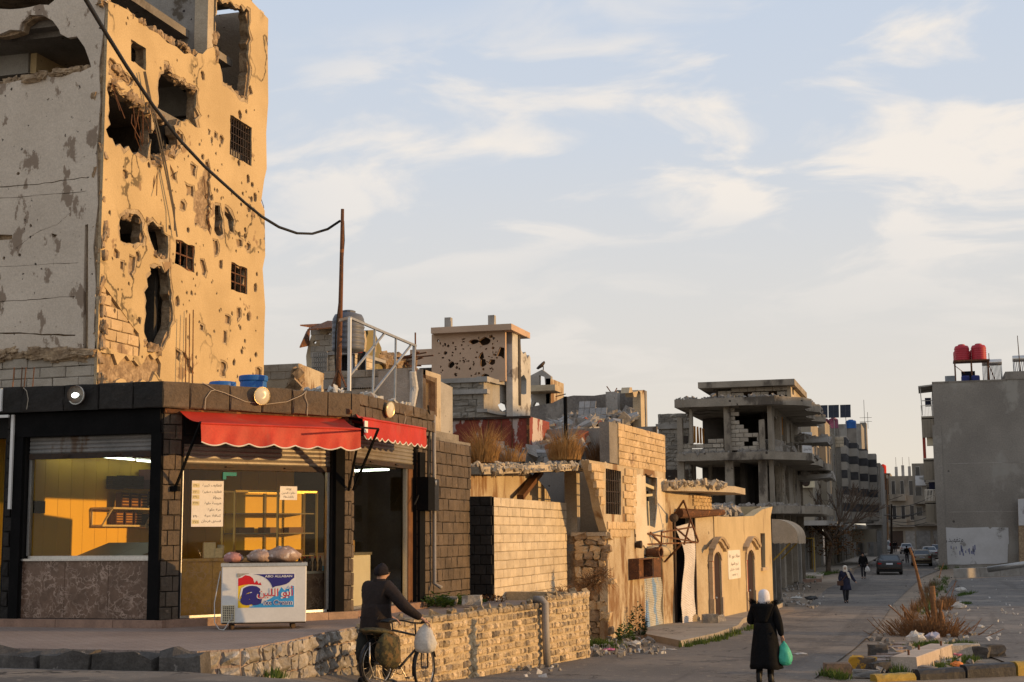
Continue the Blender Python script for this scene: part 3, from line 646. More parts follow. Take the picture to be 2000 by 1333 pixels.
# ================================================================== the tall shell-torn building
def make_tower():
 N0 = -16.5;u0 = xpt(190,700,N0).y;u1 = xpt(514,640,N0).y
 TR = PL((N0,u0),(N0,u1));TL = PL((N0 - 14,u0),(N0,u0));LL = 14.0
 t = thing('ruined_tower_block','tall shell-torn tan and white apartment block rising behind the shop','building',(N0,u0,0))
 Z = lambda x,y:TR.px(x,y)[1]
 P = TR.poly
 outer = [(0,1.0),(TR.len,1.0)] + P([(515,740),(516,660),(518,600),(513,525),(518,500),(517,412),(510,395),(516,352),(521,330),(520,260),(524,200),(523,100),(524,37)]) + \
  P([(490,1),(425,-70),(423,0),(421,62),(424,90),(405,96),(396,106),(387,104),(382,112),(372,104),(360,106),(345,92),(327,84),(309,66),(292,58),(276,41),(262,32),(252,21),(230,10),(206,0)]) + [(0,Z(205,0))]
 outer = outer[:3] + ragged(outer[2:14],.3,.05,3)[1:-3] + outer[14:] if False else outer
 big = {
  'small_window':([(256,77),(285,95),(285,139),(256,119)],.01),'corner_room':([(212,163),(228,172),(245,186),(262,196),(280,207),(297,222),(297,250),(293,290),(289,309),(268,301),(235,284),(213,268)],.05),
  'mid_room':([(322,130),(345,150),(387,178),(386,248),(352,233),(343,246),(345,262),(352,285),(340,308),(322,316),(315,330),(297,322),(296,262),(303,235),(310,190),(312,160)],.06),
  'top_bay':([(425,3),(440,2),(487,22),(488,140),(482,194),(460,183),(446,168),(436,160),(430,128),(424,118),(423,60)],.05),
  'barred':([(450,225),(492,250),(491,325),(449,302)],.01),'low_left':([(238,420),(250,416),(268,418),(279,436),(280,476),(262,480),(237,470)],.04),
  'low_mid':([(289,437),(300,434),(318,444),(328,462),(330,484),(328,502),(312,505),(303,490),(296,470),(290,452)],.05),
  'window_a':([(343,467),(380,481),(380,533),(342,515)],.02),'doorway':([(292,519),(310,517),(330,524),(334,560),(337,600),(338,625),(330,655),(320,676),(308,690),(286,675),(284,600)],.05),
  'window_b':([(452,512),(483,525),(483,576),(451,566)],.01),'slot':([(421,400),(430,402),(436,430),(437,456),(430,462),(420,450)],.04),'chain':([(441,404),(452,418),(458,430),(458,455),(449,452),(446,430),(440,420)],.03)}
 blind = {'gully':([(400,318),(411,330),(411,400),(410,450),(395,446),(382,441),(380,400),(386,362),(396,350)],.05),'pit_a':([(253,500),(266,503),(263,528),(260,545),(252,532)],.02),
    'beam_scar':([(213,124),(222,118),(235,133),(262,158),(252,170),(230,155),(214,146)],.04),'foot':([(206,692),(216,700),(219,730),(208,728)],.03),'rag_a':([(344,681),(355,690),(352,706),(343,699)],.02),
    'rag_b':([(358,686),(366,698),(378,727),(371,730),(361,706)],.03),'rag_c':([(432,707),(442,711),(440,735),(430,731)],.02),'c1':([(440,614),(450,619),(449,634),(440,630)],.02),
    'c2':([(463,603),(470,602),(471,620),(464,630)],.02),'c3':([(437,645),(443,648),(442,671),(436,668)],.02),'c4':([(392,506),(400,510),(401,538),(394,536)],.03),'c5':([(229,632),(238,636),(238,660),(231,658)],.03),
    'c6':([(209,595),(215,597),(214,613),(208,610)],.02),'c7':([(392,634),(398,637),(397,646),(391,643)],.01),'c8':([(336,330),(346,336),(345,352),(337,348)],.03),'c9':([(372,318),(384,326),(382,343),(373,340)],.03),
    'c10':([(363,360),(378,364),(378,385),(365,382)],.04),'c11':([(482,475),(489,478),(488,488),(480,486)],.02),'c12':([(462,470),(473,470),(474,482),(464,482)],.03),'c13':([(354,392),(363,400),(362,412),(352,408)],.02),
    'c14':([(416,468),(425,470),(428,490),(420,498)],.03),'c15':([(236,510),(242,512),(241,526),(236,524)],.02),'c16':([(500,720),(510,722),(510,738),(499,736)],.03),'c17':([(420,258),(425,262),(424,270),(419,268)],.01),'c18':([(340,255),(358,262),(358,282),(346,286)],.03)}
 tri = P([(196,548),(208,566),(232,600),(256,632),(272,652),(272,700),(245,694),(196,676)])
 scar = P([(196,690),(206,688),(222,694),(246,700),(262,706),(282,712),(286,700),(308,700),(316,712),(312,738),(270,745),(200,745),(193,720)])
 corner_scar = P([(188,600),(195,560),(197,530),(200,480),(196,440),(204,400),(199,360),(204,300),(199,250),(206,200),(203,130),(198,128),(190,300),(184,500),(181,640)])
 thr = [ragged(P(p),.14,a,i) for i,(p,a) in enumerate(big.values())];bl = [ragged(P(p),.1,a,50 + i) for i,(p,a) in enumerate(blind.values())]
 bl += [ragged(tri,.2,.04,91),ragged(scar,.16,.08,92)]
 dents = [];ctr = (3,8)
 rr = random.Random(5)
 while len(dents) < 210:
  if len(dents) % 20 == 0 and len(dents) < 200:ctr = (rr.uniform(.4,TR.len - .4),rr.uniform(4.5,outer[12][1] - .5))
  cx,cz = (rr.gauss(ctr[0],.55),rr.gauss(ctr[1],.6)) if rr.random() < .6 else (rr.uniform(.15,TR.len - .15),rr.uniform(4,outer[12][1]));r0 = rr.choice((.018,.02,.025,.025,.03,.035,.05,.075,.12))
  if not inpoly((cx,cz),outer):continue
  b = blob(cx,cz,r0 * 1.0,r0 * 1.1,7,len(dents))
  if any(inpoly(q,h) for q in b for h in thr + bl + dents) or any(not inpoly(q,outer) for q in b) or any(inpoly(h[0],b) for h in thr + bl + dents):continue
  dents.append(b)
 def grow(p,f,amp,sd):
  cx = sum(q[0] for q in p) / len(p);cz = sum(q[1] for q in p) / len(p);g = random.Random(sd);out = []
  for x,z in p:
   d = hypot(x - cx,z - cz) or 1;k = (d + f * g.uniform(.1,1.5)) / d;out.append((cx + (x - cx) * k,cz + (z - cz) * k))
  return out
 keyed = {'small_window','barred','window_a','window_b'}
 rim = [h if n in keyed else grow(h,.09,.03,i) for i,(n,h) in enumerate(zip(big,thr))] + [grow(h,.06,.03,40 + i) for i,h in enumerate(bl[:-2])] + bl[-2:] + [grow(h,.018,.02,90 + i) for i,h in enumerate(dents)]
 wall(TR,outer,rim,.012,plaster_tan,'sunlit_wall',t)
 wall(TR,[(x,z - (.03 if z > 5 else 0)) for x,z in outer],thr + bl + dents,.055,under_render,'undercoat',t,off=-.0135)
 inner = [(x + (.05 if x < 1 else -.04 if x > TR.len - .7 else 0),z - (.05 if z > 5 else 0)) for x,z in outer]
 wall(TR,inner,[ragged(P(p),.12,.045,20 + i) for i,(p,a) in enumerate(big.values())],.22,crater_stone,'masonry_core',t,off=-.073,bulge=.6)
 # bare blocks where the plaster fell off
 zb = [z for _,z in tri]
 hit = [bl[i] for i in (11,12)]
 blocks(TR,0.05,max(x for x,_ in tri),min(zb),max(zb),.46,.235,.06,block_tan,t,'block',off=-.018,gap=.02,rough=.012,mask=lambda s,z:inpoly((s,z),tri),seed=4)
 # window bars and frames
 def grille(key,nv,nh,mat,w=.02,name='window_bars'):
  q = P(big[key][0]);m = MB();s0,s1 = q[0][0],q[1][0];zt = (q[0][1] + q[1][1]) / 2;zb_ = (q[2][1] + q[3][1]) / 2
  for i in range(nv + 1):s = s0 + (s1 - s0) * i / nv;m.bar(TR.w(s,zb_,-.05),TR.w(s,zt,-.05),w)
  for i in range(nh + 1):z = zb_ + (zt - zb_) * i / nh;m.bar(TR.w(s0,z,-.06),TR.w(s1,z,-.06),w)
  m.build(name,mat,t)
 grille('barred',9,5,dark_iron);grille('window_a',3,2,rust,.035,'window_frame');grille('window_b',3,3,rust,.03,'window_frame')
 # storeys inside: slabs, back walls, partitions
 zs = [Z(212,690) ,Z(240,404),Z(212,152),Z(205,14)]
 zt_ = TR.px(424,-75)[1];ub = TR.px(412,60)[0] + u0
 m = MB()
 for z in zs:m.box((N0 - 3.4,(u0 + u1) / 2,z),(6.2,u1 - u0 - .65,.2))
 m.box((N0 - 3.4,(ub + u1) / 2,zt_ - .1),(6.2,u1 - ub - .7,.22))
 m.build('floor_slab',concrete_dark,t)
 back = PL((N0 - 5.6,u0 + .3),(N0 - 5.6,u1 - .3))
 top_hole = []
 for x,y in ((424,66),(431,69),(434,80),(433,95),(429,110),(424,121),(419,110),(417,80)):
  top_hole.append(back.px(x,y))
 bars_hole = [back.px(x,y) for x,y in ((452,283),(462,288),(468,300),(462,308),(451,302))]
 wall(back,rect(0,back.len,1,zs[2] + .1),[ragged(bars_hole,.1,.03,3)],.2,room_shade,'back_wall',t)
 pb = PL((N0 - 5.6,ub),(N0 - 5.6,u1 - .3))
 wall(back,[(ub - u0 - .3,zs[2] + .1),(back.len,zs[2] + .1),(back.len,zt_ - .2),(ub - u0 - .3,zt_ - .2)],[ragged(top_hole,.12,.05,8)] + [blob(*back.px(x,y),.05,.05,6,3) for x,y in ((455,129),(450,145),(482,99))],.2,room_shade,'upper_back_wall',t)
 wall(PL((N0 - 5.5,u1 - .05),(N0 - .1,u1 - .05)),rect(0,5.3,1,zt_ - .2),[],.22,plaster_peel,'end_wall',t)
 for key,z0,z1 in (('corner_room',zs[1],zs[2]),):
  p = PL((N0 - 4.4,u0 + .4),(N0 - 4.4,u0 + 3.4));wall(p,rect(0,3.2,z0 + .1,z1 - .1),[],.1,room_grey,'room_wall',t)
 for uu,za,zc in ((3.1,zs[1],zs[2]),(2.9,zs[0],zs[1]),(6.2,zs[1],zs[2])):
  p = PL((N0 - 5.3,u0 + uu),(N0 - .35,u0 + uu));wall(p,rect(0,4.9,za + .1,zc - .1),[],.14,room_shade,'partition',t)
 # the set-back storey on the roof: grey wall facing the street corner
 pw = PL((N0 - 7.6,ub),(N0 - .3,ub));wall(pw,rect(0,7.3,zs[3] - 1.0,zt_),[blob(6.9,zs[3] - .2,.10,.2,8,2)],.2,room_grey,'rooftop_wall',t)
 m = MB();m.box((N0 - .22,ub + .05,(zs[3] + zt_) / 2 - 1.2),(.36,.3,zt_ - zs[3] + 1.6));m.build('pillar',concrete_warm,t)
 # broken floor edges and hanging rubble
 m = MB()
 for (x0,y0,x1,y1,k,dd) in ((212,156,322,236,22,.26),(322,132,386,176,12,.2),(300,322,350,288,9,.28),(206,2,386,104,30,.2),(214,120,265,165,10,.18),(286,672,318,690,5,.3),(238,478,330,505,9,.16),(240,418,325,440,9,.16),(422,62,425,120,6,.25),(436,160,482,194,7,.2),(385,440,410,448,4,.16)):
  for i in range(k):
   f = (i + R.random()) / k;s,z = TR.px(x0 + (x1 - x0) * f + R.uniform(-2,2),y0 + (y1 - y0) * f + R.uniform(-2,3));m.rock(TR.w(s,z,R.uniform(-.2,-.04)),(R.uniform(.5,1) * dd,R.uniform(.5,1.2) * dd,R.uniform(.5,1) * dd),R.uniform(0,3))
 tag(m.build('broken_edge',crater_stone,t),kind='stuff')
 m = MB()
 for i in range(18):
  x,y = R.choice([(R.uniform(260,300),R.uniform(200,225)),(R.uniform(296,330),R.uniform(300,330)),(R.uniform(212,240),R.uniform(128,165)),(R.uniform(400,412),R.uniform(320,440))])
  s,z = TR.px(x,y);p = TR.w(s,z,-.05);m.tube([p,p + Vector((R.uniform(-.05,.1),R.uniform(-.15,.15),-R.uniform(.2,.5))),p + Vector((R.uniform(-.1,.2),R.uniform(-.3,.3),-R.uniform(.4,1.0)))],.012,4)
 for x,y in ((512,390),(514,380)):
  s,z = TR.px(x,y);p = TR.w(s,z,-.1);m.tube([p,p + Vector((.05,.15,-.3)),p + Vector((0,.1,-.9))],.012,4)
 for k in range(3):
  s,z = TR.px(344 + 7 * k,735);m.tube([TR.w(s,z - .5,.25),TR.w(s,z + 1.35 + .1 * k,.22)],.014,4)
 tag(m.build('rebar',rust,t),kind='stuff')
 m = MB();
 for i in range(3):
  s,z = TR.px(356 + i * 7,102);m.prism([TR.w(s,z,-.3 - .15 * i),TR.w(s + .55,z - .2,-.3 - .15 * i),TR.w(s + .5,z + .02,-.5 - .15 * i)],(0,0,.06))
 m.build('red_roof_sheet',brick_red,t)
 # ---------------- shaded side
 Q = TL.poly
 top = TL.px(190,-80)[1]
 o2 = [(0,1.0),(LL - .02,1.0),(LL - .02,TL.px(190,690)[1])] + Q([(183,640),(187,560),(182,480),(191,400),(188,300),(196,200),(193,130),(202,60)]) + [(LL - .02,top),(0,top)]
 op1 = Q([(-260,196),(-60,172),(0,165),(45,157),(85,150),(130,146),(140,138),(181,130),(178,112),(166,92),(150,72),(118,66),(116,58),(104,38),(84,30),(60,32),(44,44),(40,58),(0,66),(-60,70),(-260,90)])
 op2 = Q([(-260,-70),(-260,26),(-60,22),(0,18),(60,14),(95,10),(108,2),(112,-14),(100,-40),(95,-70)])
 sm = [Q([(-8,458),(24,459),(24,468),(-8,470)]),Q([(100,456),(112,459),(108,464),(101,462)])]
 d2 = [blob(rr.uniform(2,LL - .8),rr.uniform(5,11),.045,.045,6,k) for k in range(60)]
 d2 = [b for b in d2 if not any(inpoly(q,h) for q in b for h in [op1,op2] + sm)]
 low = TL.px(100,694)[1]
 groove = Q([(166,440),(172,438),(172,690),(162,690),(163,560)])
 def crack(pts,w,sd):
  g = random.Random(sd);q = []
  for (xa,ya),(xb,yb) in zip(pts,pts[1:]):q += [TL.px(xa + (xb - xa) * k / 9,ya + (yb - ya) * k / 9 + g.uniform(-1.2,1.2)) for k in range(9)]
  return [(x,z + w * g.uniform(.1,1)) for x,z in q] + [(x,z - w * g.uniform(.1,1)) for x,z in reversed(q)]
 cr = [crack(*c) for c in (([(-150,372),(60,362),(186,344)],0.018,1),([(-150,398),(40,385),(184,372)],0.009,2),([(-150,600),(30,588),(160,578)],0.011,3),([(-150,524),(60,519),(164,512)],0.007,4),([(30,485),(70,455),(110,440),(150,405)],0.008,5),([(-150,648),(60,652),(158,656)],0.025,6))]
 wall(TL,[(0,low),(LL - .02,low)] + o2[3:],[ragged(op1,.2,.05,5),ragged(op2,.2,.04,6),sm[0],sm[1],groove] + cr + d2,.1,plaster_peel,'shaded_wall',t)
 wall(TL,[(0,1.0),(LL - .1,1.0)] + [(x - .06,z) for x,z in o2[3:]],[ragged(op1,.2,.06,7),ragged(op2,.2,.05,9)],.18,crater_stone,'masonry_core',t,off=-.103,bulge=.8)
 blocks(TL,LL - 8.2,LL - .05,TL.px(100,752)[1] - .3,low - .03,.62,.235,.1,block_grey,t,'block',off=-.01,gap=.015,rough=.01,seed=9)
 m = MB()
 for i in range(40):
  s,z = TL.px(R.uniform(-20,185),694 + R.uniform(-8,6));m.rock(TL.w(s,z,R.uniform(-.05,.03)),(R.uniform(.2,.6),R.uniform(.1,.2),R.uniform(.06,.2)),0)
 for i in range(30):
  f = R.random();s,z = TL.px(-30 + 210 * f,168 - 36 * f + R.uniform(-3,3));m.rock(TL.w(s,z,R.uniform(-.2,0)),(R.uniform(.15,.5),R.uniform(.15,.3),R.uniform(.08,.2)),0)
 for i in range(60):
  s,z = TL.px(R.uniform(182,200),R.uniform(130,745));m.rock(TL.w(s,z,R.uniform(-.14,-.05)),(R.uniform(.06,.14),R.uniform(.08,.16),R.uniform(.1,.35)),0)
 tag(m.build('broken_edge',crater_stone,t),kind='stuff')
 m = MB();m.box((N0 - 7,u0 + 3.6,Z(212,152) - .02),(13,6.6,.2));m.box((N0 - 7.2,u0 + 3.6,top - .1),(13.2,6.5,.2));m.box((N0 - 7.2,u0 + 3.8,TL.px(100,42)[1]),(13.2,6.4,.22))
 m.build('floor_slab',concrete_dark,t)
 wall(PL((N0 - 14,u0 + 6.9),(N0 - 5.5,u0 + 6.9)),rect(0,8.5,1,top),[],.2,room_shade,'back_wall',t)
 wall(PL((N0 - 14,u0 + .3),(N0 - 14,u0 + 6.9)),rect(0,6.6,1,top),[],.2,room_shade,'side_wall',t)
 wall(PL((N0 - 5.7,u0 + 7.0),(N0 - 5.7,u0 + .4)),rect(0,6.5,1,Z(212,152)),[],.12,room_shade,'partition',t)
 # broken partition stub standing in the opening
 a = ypt(60,150,u0 + 1.6);b = ypt(118,146,u0 + 2.6);hgt = ypt(62,100,u0 + 1.6).z
 m = MB();m.box((a.x - 1.0,u0 + 1.6,(a.z + hgt) / 2),(2.2,.5,hgt - a.z));m.build('partition_stub',concrete,t)
 m = MB();m.prism([(a.x + .12,u0 + 1.4,a.z),(a.x + .12,u0 + 3.6,a.z),(a.x + .12,u0 + 3.6,a.z + .55),(a.x + .12,u0 + 1.4,hgt)],(.16,0,0));m.build('sun_toned_partition',plaster_tan,t)  # tan colour stands in for sunlight on the stub's open side
 return N0,u0,u1,TR,TL
N0,TU0,TU1,TR,TL = make_tower()

# ================================================================== the sweet shop
SL = PL((-22,20.5),(-11.85,20.5));SM = PL((-11.85,20.5),(-9.8,23.4));SR = PL((-9.8,23.4),(-9.75,30.1))
def make_shop():
 t = thing('corner_shop','dark stone corner sweet shop with lit windows and red awnings','shop',(-11.85,20.5,0))
 fl = 1.76
 def rng(pl,x0,x1,y0,y1):
  xm,ym = (x0 + x1) / 2,(y0 + y1) / 2
  return pl.px(x0,ym)[0],pl.px(x1,ym)[0],pl.px(xm,y1)[1],pl.px(xm,y0)[1]
 # masonry
 oL = rng(SL,45,303,851,1208);oM = rng(SM,355,648,872,1200);oR = rng(SR,683,812,858,1180)
 oL = (oL[0],oL[1],fl + .06,oL[3]);oM = (oM[0],oM[1],fl + .05,oM[3]);oR = (max(.12,oR[0]),oR[1],fl + .05,oR[3])
 d0 = SL.px(-130,1000)[0];d1 = SL.px(6,1000)[0]
 wall(SL,rect(0,SL.len,PT - .1,5.25),[rect(*oL),rect(d0,d1,fl,oL[3])],.25,black_joint,'left_front_wall',t)
 wall(SM,rect(0,SM.len,PT - .1,5.25),[rect(*oM)],.25,black_joint,'middle_front_wall',t)
 wall(SR,rect(0,SR.len,PT - .1,5.08),[rect(*oR)],.25,black_joint,'side_wall',t)
 # cladding stones
 inside = lambda o,m=.02:(lambda s,z:not (o[0] - m < s < o[1] + m and z < o[3] + .02))
 blocks(SL,SL.px(6,1000)[0] + .05,oL[0] - .05,fl,5.16,.25,.235,.05,black_stone,t,'cladding_stone',off=.05,gap=.02,rough=.008,seed=2)
 blocks(SL,oL[1] + .06,SL.len + .03,fl,5.16,.26,.235,.05,black_stone,t,'cladding_stone',off=.05,gap=.013,rough=.008,seed=3)
 blocks(SM,0.0,oM[0] - .05,fl,5.16,.22,.235,.05,sunlit_stone,t,'cladding_stone',off=.05,gap=.013,rough=.008,seed=4)
 blocks(SM,oM[1] + .20,SM.len + .03,fl,5.16,.22,.235,.05,sunlit_stone,t,'cladding_stone',off=.05,gap=.013,rough=.008,seed=5)
 blocks(SR,0,oR[0],fl,5.10,.2,.235,.05,sunlit_stone,t,'cladding_stone',off=.05,gap=.013,rough=.008,seed=6)
 s9 = oR[1] + .02
 blocks(SR,s9,SR.len,PT,5.06,.36,.235,.05,sunlit_stone,t,'cladding_stone',off=.05,gap=.014,rough=.010,seed=7,vary=.2)
 # parapet: a projecting band faced with large rough slabs
 zt,zb = 5.61,5.17
 for i,(pl,a,b,bt,mt) in enumerate(((SL,0,SL.len + .12,.62,black_stone),(SM,-.1,SM.len + .1,.62,sunlit_stone),(SR,-.05,3.9,.34,sunlit_stone))):
  m = MB();m.pbox(pl,a,b,zb + .02,zt - .03,-.25,.14);m.build('parapet_core',black_joint,t)
  blocks(pl,a,b,zb,zt,bt,(.44 if i < 2 else .22),.07,mt,t,'parapet_slab',off=.21,gap=.016,bev=.015,rough=.016,vary=.3,seed=30 + i)
 m = MB();m.prism([(-22,20.6,5.3),(-11.9,20.6,5.3),(-9.95,23.4,5.3),(-9.95,30.0,5.3),(-22,30.0,5.3)],(0,0,-.16));m.build('roof_slab',concrete_dark,t)
 m = MB();m.pbox(SR,4.0,SR.len,5.06,5.12,-.24,.04);m.build('wall_coping',concrete_dark,t)
 # fascia boards over the openings, posts
 m = MB();m.pbox(SL,oL[0] - .2,oL[1] + .1,oL[3] + .0,5.16,.052,.10);m.pbox(SM,oM[0],oM[1] + .15,oM[3] + .13,5.16,.01,.05);m.pbox(SR,oR[0],oR[1],oR[3] + .1,5.05,.01,.05)
 m.build('fascia_board',black_paint,t)
 m = MB();m.pbox(SL,oL[1] - .05,oL[1] + .14,fl,oL[3],.052,.11);m.build('black_post',black_paint,t);m = MB();m.pbox(SL,oL[0] - .17,oL[0],fl,oL[3],.052,.09);m.build('black_post',black_paint,t)
 m = MB();m.pbox(SM,oM[1] + .02,oM[1] + .2,fl,5.1,.0,.10);m.build('black_post',black_paint,t)
 m = MB();m.pbox(SR,oR[1] - .03,oR[1] + .28,fl,4.75,.052,.10);m.build('black_post',black_paint,t)
 # roller shutters, pulled up
 def shutter(pl,s0,s1,z0,z1,off,mat):
  m = MB();n = max(2,int((z1 - z0) / .065));
  for i in range(n):
   a,b = z0 + (z1 - z0) * i / n,z0 + (z1 - z0) * (i + 1) / n;pr = [(a,0),(a + (b - a) * .3,.016),(a + (b - a) * .7,.016),(b,0)]
   m.loft([[pl.w(s,z,off + o) for z,o in pr] for s in (s0,s1)],cap=False,closed=False)
  o = m.build('roller_shutter',mat,t,fix=False);mm = MB();mm.pbox(pl,s0,s1,z0 - .09,z0,off - .02,off + .03)
  for k in (.3,.7):mm.pbox(pl,s0 + (s1 - s0) * k - .08,s0 + (s1 - s0) * k + .08,z0 - .05,z0 - .03,off + .03,off + .06)
  mm.build('bottom_bar',dark_iron,o)
 zs1 = SL.px(180,884)[1];shutter(SL,oL[0] + .05,oL[1] - .05,zs1,oL[3],-.05,shutter_grey)
 zs2 = SM.px(500,909)[1];shutter(SM,oM[0] + .03,oM[1] - .02,zs2,oM[3] + .13,-.06,shutter_m)
 zs3 = SR.px(745,900)[1];shutter(SR,oR[0] + .02,oR[1] - .02,zs3,oR[3] + .1,-.06,shutter_m)
 # left window: glass over a marble apron
 zg = SL.px(170,1086)[1]
 def win(pl,s0,s1,z0,z1,off,mull=(),fr=.045):
  o = MB().pbox(pl,s0 - .01,s1 + .01,z0 - fr,z0,off - .04,off + .04);o.pbox(pl,s0 - .01,s1 + .01,z1,z1 + fr,off - .04,off + .04);o.pbox(pl,s0 - fr,s0,z0,z1,off - .04,off + .04);o.pbox(pl,s1,s1 + fr,z0,z1,off - .04,off + .04)
  f = o.build('window_frame',alu,t);xs = [s0] + list(mull) + [s1]
  for a,b in zip(xs,xs[1:]):
   m = MB();m.add([pl.w(a + .004,z0,off),pl.w(b - .004,z0,off),pl.w(b - .004,z1,off),pl.w(a + .004,z1,off)],[(0,1,2,3)]);m.build('pane',glass,f,fix=False)
 win(SL,oL[0] + .08,oL[1] - .1,zg,zs1 - .06,-.10)
 m = MB();xs = [oL[0] + .0 + (oL[1] - oL[0] - .03) * k / 3 for k in range(4)]
 for a,b in zip(xs,xs[1:]):
  mm = MB();mm.pbox(SL,a + .003,b - .003,fl + .06,zg - .05,-.12,-.02);mm.build('marble_panel',marble,t)
 m = MB();m.pbox(SL,oL[0],oL[1],zg - .08,zg - .045,-.2,.03);m.build('window_sill',alu,t)
 win(SM,oM[0] + .04,oM[1] - .06,fl + .09,zs2 - .08,-.10,mull=(SM.px(446,1000)[0],SM.px(560,1000)[0]))
 win(SR,oR[0] + .03,oR[1] - .35,fl + .09,zs3 - .08,-.10,mull=(SR.px(729,1000)[0],))
 m = MB();m.pbox(SR,oR[1] - .30,oR[1] - .06,fl + .05,zs3 - .05,-.16,-.04);m.build('brown_post',wood_brown,t)
 m = MB();s,z = SM.px(446,926);m.pbox(SM,s - .06,s - .0,z - .09,z + .03,-.095,-.07);m.pbox(SM,s,s + .19,z - .03,z + .03,-.095,-.07);m.build('door_fitting',teal_m,t)
 # red stone step at the foot
 for pl,a,b in ((SL,0,SL.len + .18),(SM,-.1,SM.len + .1),(SR,-.05,oR[1] + .2)):
  x = a
  while x < b:
   e = min(b,x + 1.05);m = MB();m.pbox(pl,x + .004,e - .004,PT - .02,fl + .05,-.2,.17);m.build('step_slab',step_stone,t);x = e
 # flood lamps: dish, bracket, bulb
 for (x,y,pl,lit) in ((145,771,SL,True),(514,773,SM,False),(767,800,SR,False)):
  s,z = pl.px(x,y,.35);c = pl.w(s,z,.28);ax = (pl.n + Vector((0,0,-.18)) + (Vector((.35,-.2,0)) if not lit else Vector((.2,0,0)))).normalized()
  m = MB();m.lathe(c,[(.02,-.10),(.09,-.07),(.145,.0),(.155,.035),(.145,.035),(.08,-.04),(.02,-.06)],20,ax,cap=False);L_ = m.build('flood_lamp',dark_iron if lit else reflector,t,smooth=True)
  m = MB()
  if lit:
   m.lathe(c,[(.006,.14),(.035,.13),(.045,.07),(.03,-.01),(.02,-.05)],10,ax);m.build('bulb',bulb_lit,L_,smooth=True)
   m = MB();m.tube([c + ax * .035 + Vector((cos(a) * .15,0,sin(a) * .15)) for a in [2 * pi * k / 20 for k in range(21)]],.009,5);m.build('guard_ring',steel,L_)
  else:
   m.lathe(c,[(.0,.05),(.07,.045),(.135,.033),(.148,.025)],18,ax);m.build('lens',M('frosted_lens',(.62,.58,.44),bump=0,rough=.25,grain=0),L_,smooth=True)
  m = MB();m.bar(c - ax * .08,pl.w(s,z,.1),.05);m.build('bracket',dark_iron,L_)
 # conduits and wires
 m = MB();s = SL.px(31,900)[0];m.pbox(SL,s - .025,s + .025,SL.px(31,995)[1],SL.px(31,812)[1],.10,.14);s2 = SL.px(19,790)[0];m.pbox(SL,s2 - .02,s2 + .02,SL.px(19,806)[1],SL.px(19,762)[1],.22,.26);m.pbox(SL,s2 - 1.2,s,SL.px(10,816)[1] - .025,SL.px(10,816)[1] + .02,.22,.26)
 m.build('conduit',white_paint,t)
 m = MB();s = SR.px(833,950)[0]
 m.tube([SR.w(s + .1,SR.px(838,812)[1],.12),SR.w(s + .1,SR.px(838,930)[1],.13),SR.w(s + .1,SR.px(838,1140)[1],.13),SR.w(s + .05,SR.px(838,1148)[1],.3)],.042,8);m.build('drain_pipe',pvc,t,smooth=True)
 m = MB()
 def cab(pl,pts,off):m.tube([pl.w(*pl.px(x,y,off),off) for x,y in pts],.007,4)
 cab(SM,[(400,800),(402,778),(412,764),(420,762),(440,768),(480,785),(520,790),(560,785),(590,772),(598,765)],.235);cab(SM,[(600,812),(601,790),(596,775),(598,764)],.24);cab(SM,[(420,762),(404,752),(395,748)],.235)
 cab(SL,[(52,800),(55,780),(52,764),(46,758)],.235);cab(SR,[(790,828),(793,815),(790,805)],.235)
 m.build('wire',wire_pale,t)
 # roof clutter: rags along the edge, a scrap board
 m = MB();s,z = SM.px(636,766,0)
 for i in range(26):
  a = SR.px(R.uniform(690,800),800)[0] if i > 8 else 0;p = SR.w(a,5.63,R.uniform(-.2,.15)) if i > 8 else SM.w(3.2 + R.uniform(-.5,.3),5.65,R.uniform(-.4,.1));m.chunk(p,(R.uniform(.06,.2),R.uniform(.06,.2),R.uniform(.02,.09)))
 tag(m.build('roof_rags',plastic_white,t),kind='stuff')
 # rebar starters
 m = MB()
 for x in (23,40,44,62):p = ypt(x,757,22.0);m.tube([p - Vector((0,0,.4)),p + Vector((R.uniform(-.02,.06),0,.36))],.012,4)
 tag(m.build('rebar',rust,t),kind='stuff')
 # ---------------- the room inside
 x0,y1 = -15.6,28.2
 m = MB();m.prism([(x0,20.76,fl),(-12.0,20.76,fl),(-10.0,23.5,fl),(-10.0,y1,fl),(x0,y1,fl)],(0,0,-.1));m.build('shop_floor',paving,t)
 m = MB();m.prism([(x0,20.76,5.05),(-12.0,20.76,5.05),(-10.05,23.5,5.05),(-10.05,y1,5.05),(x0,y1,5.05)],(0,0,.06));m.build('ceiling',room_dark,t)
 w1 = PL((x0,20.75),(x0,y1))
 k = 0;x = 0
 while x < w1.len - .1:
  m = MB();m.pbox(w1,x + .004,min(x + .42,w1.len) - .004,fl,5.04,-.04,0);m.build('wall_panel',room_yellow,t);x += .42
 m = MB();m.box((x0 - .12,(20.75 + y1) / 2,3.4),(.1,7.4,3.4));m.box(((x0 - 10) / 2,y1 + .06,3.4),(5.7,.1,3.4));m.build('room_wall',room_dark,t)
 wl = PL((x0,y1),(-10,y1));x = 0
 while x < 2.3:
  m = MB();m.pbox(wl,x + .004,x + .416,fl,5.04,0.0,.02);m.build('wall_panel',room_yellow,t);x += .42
 # tubes
 for (x,y,xx,yy,lit) in ((122,889,188,891,1),(198,892,262,899,1),(268,898,320,906,1)):
  a,b = xpt(x,y,x0 + .35),xpt(xx,yy,x0 + .35);a.z = b.z = min(5.0,(a.z + b.z) / 2)
  m = MB();m.bar(a + Vector((-.06,0,.03)),b + Vector((-.06,0,.03)),.05);f = m.build('lamp_batten',white_paint,t)
  m = MB();m.tube([a,b],.018,6);m.build('tube',tube_lit,f)
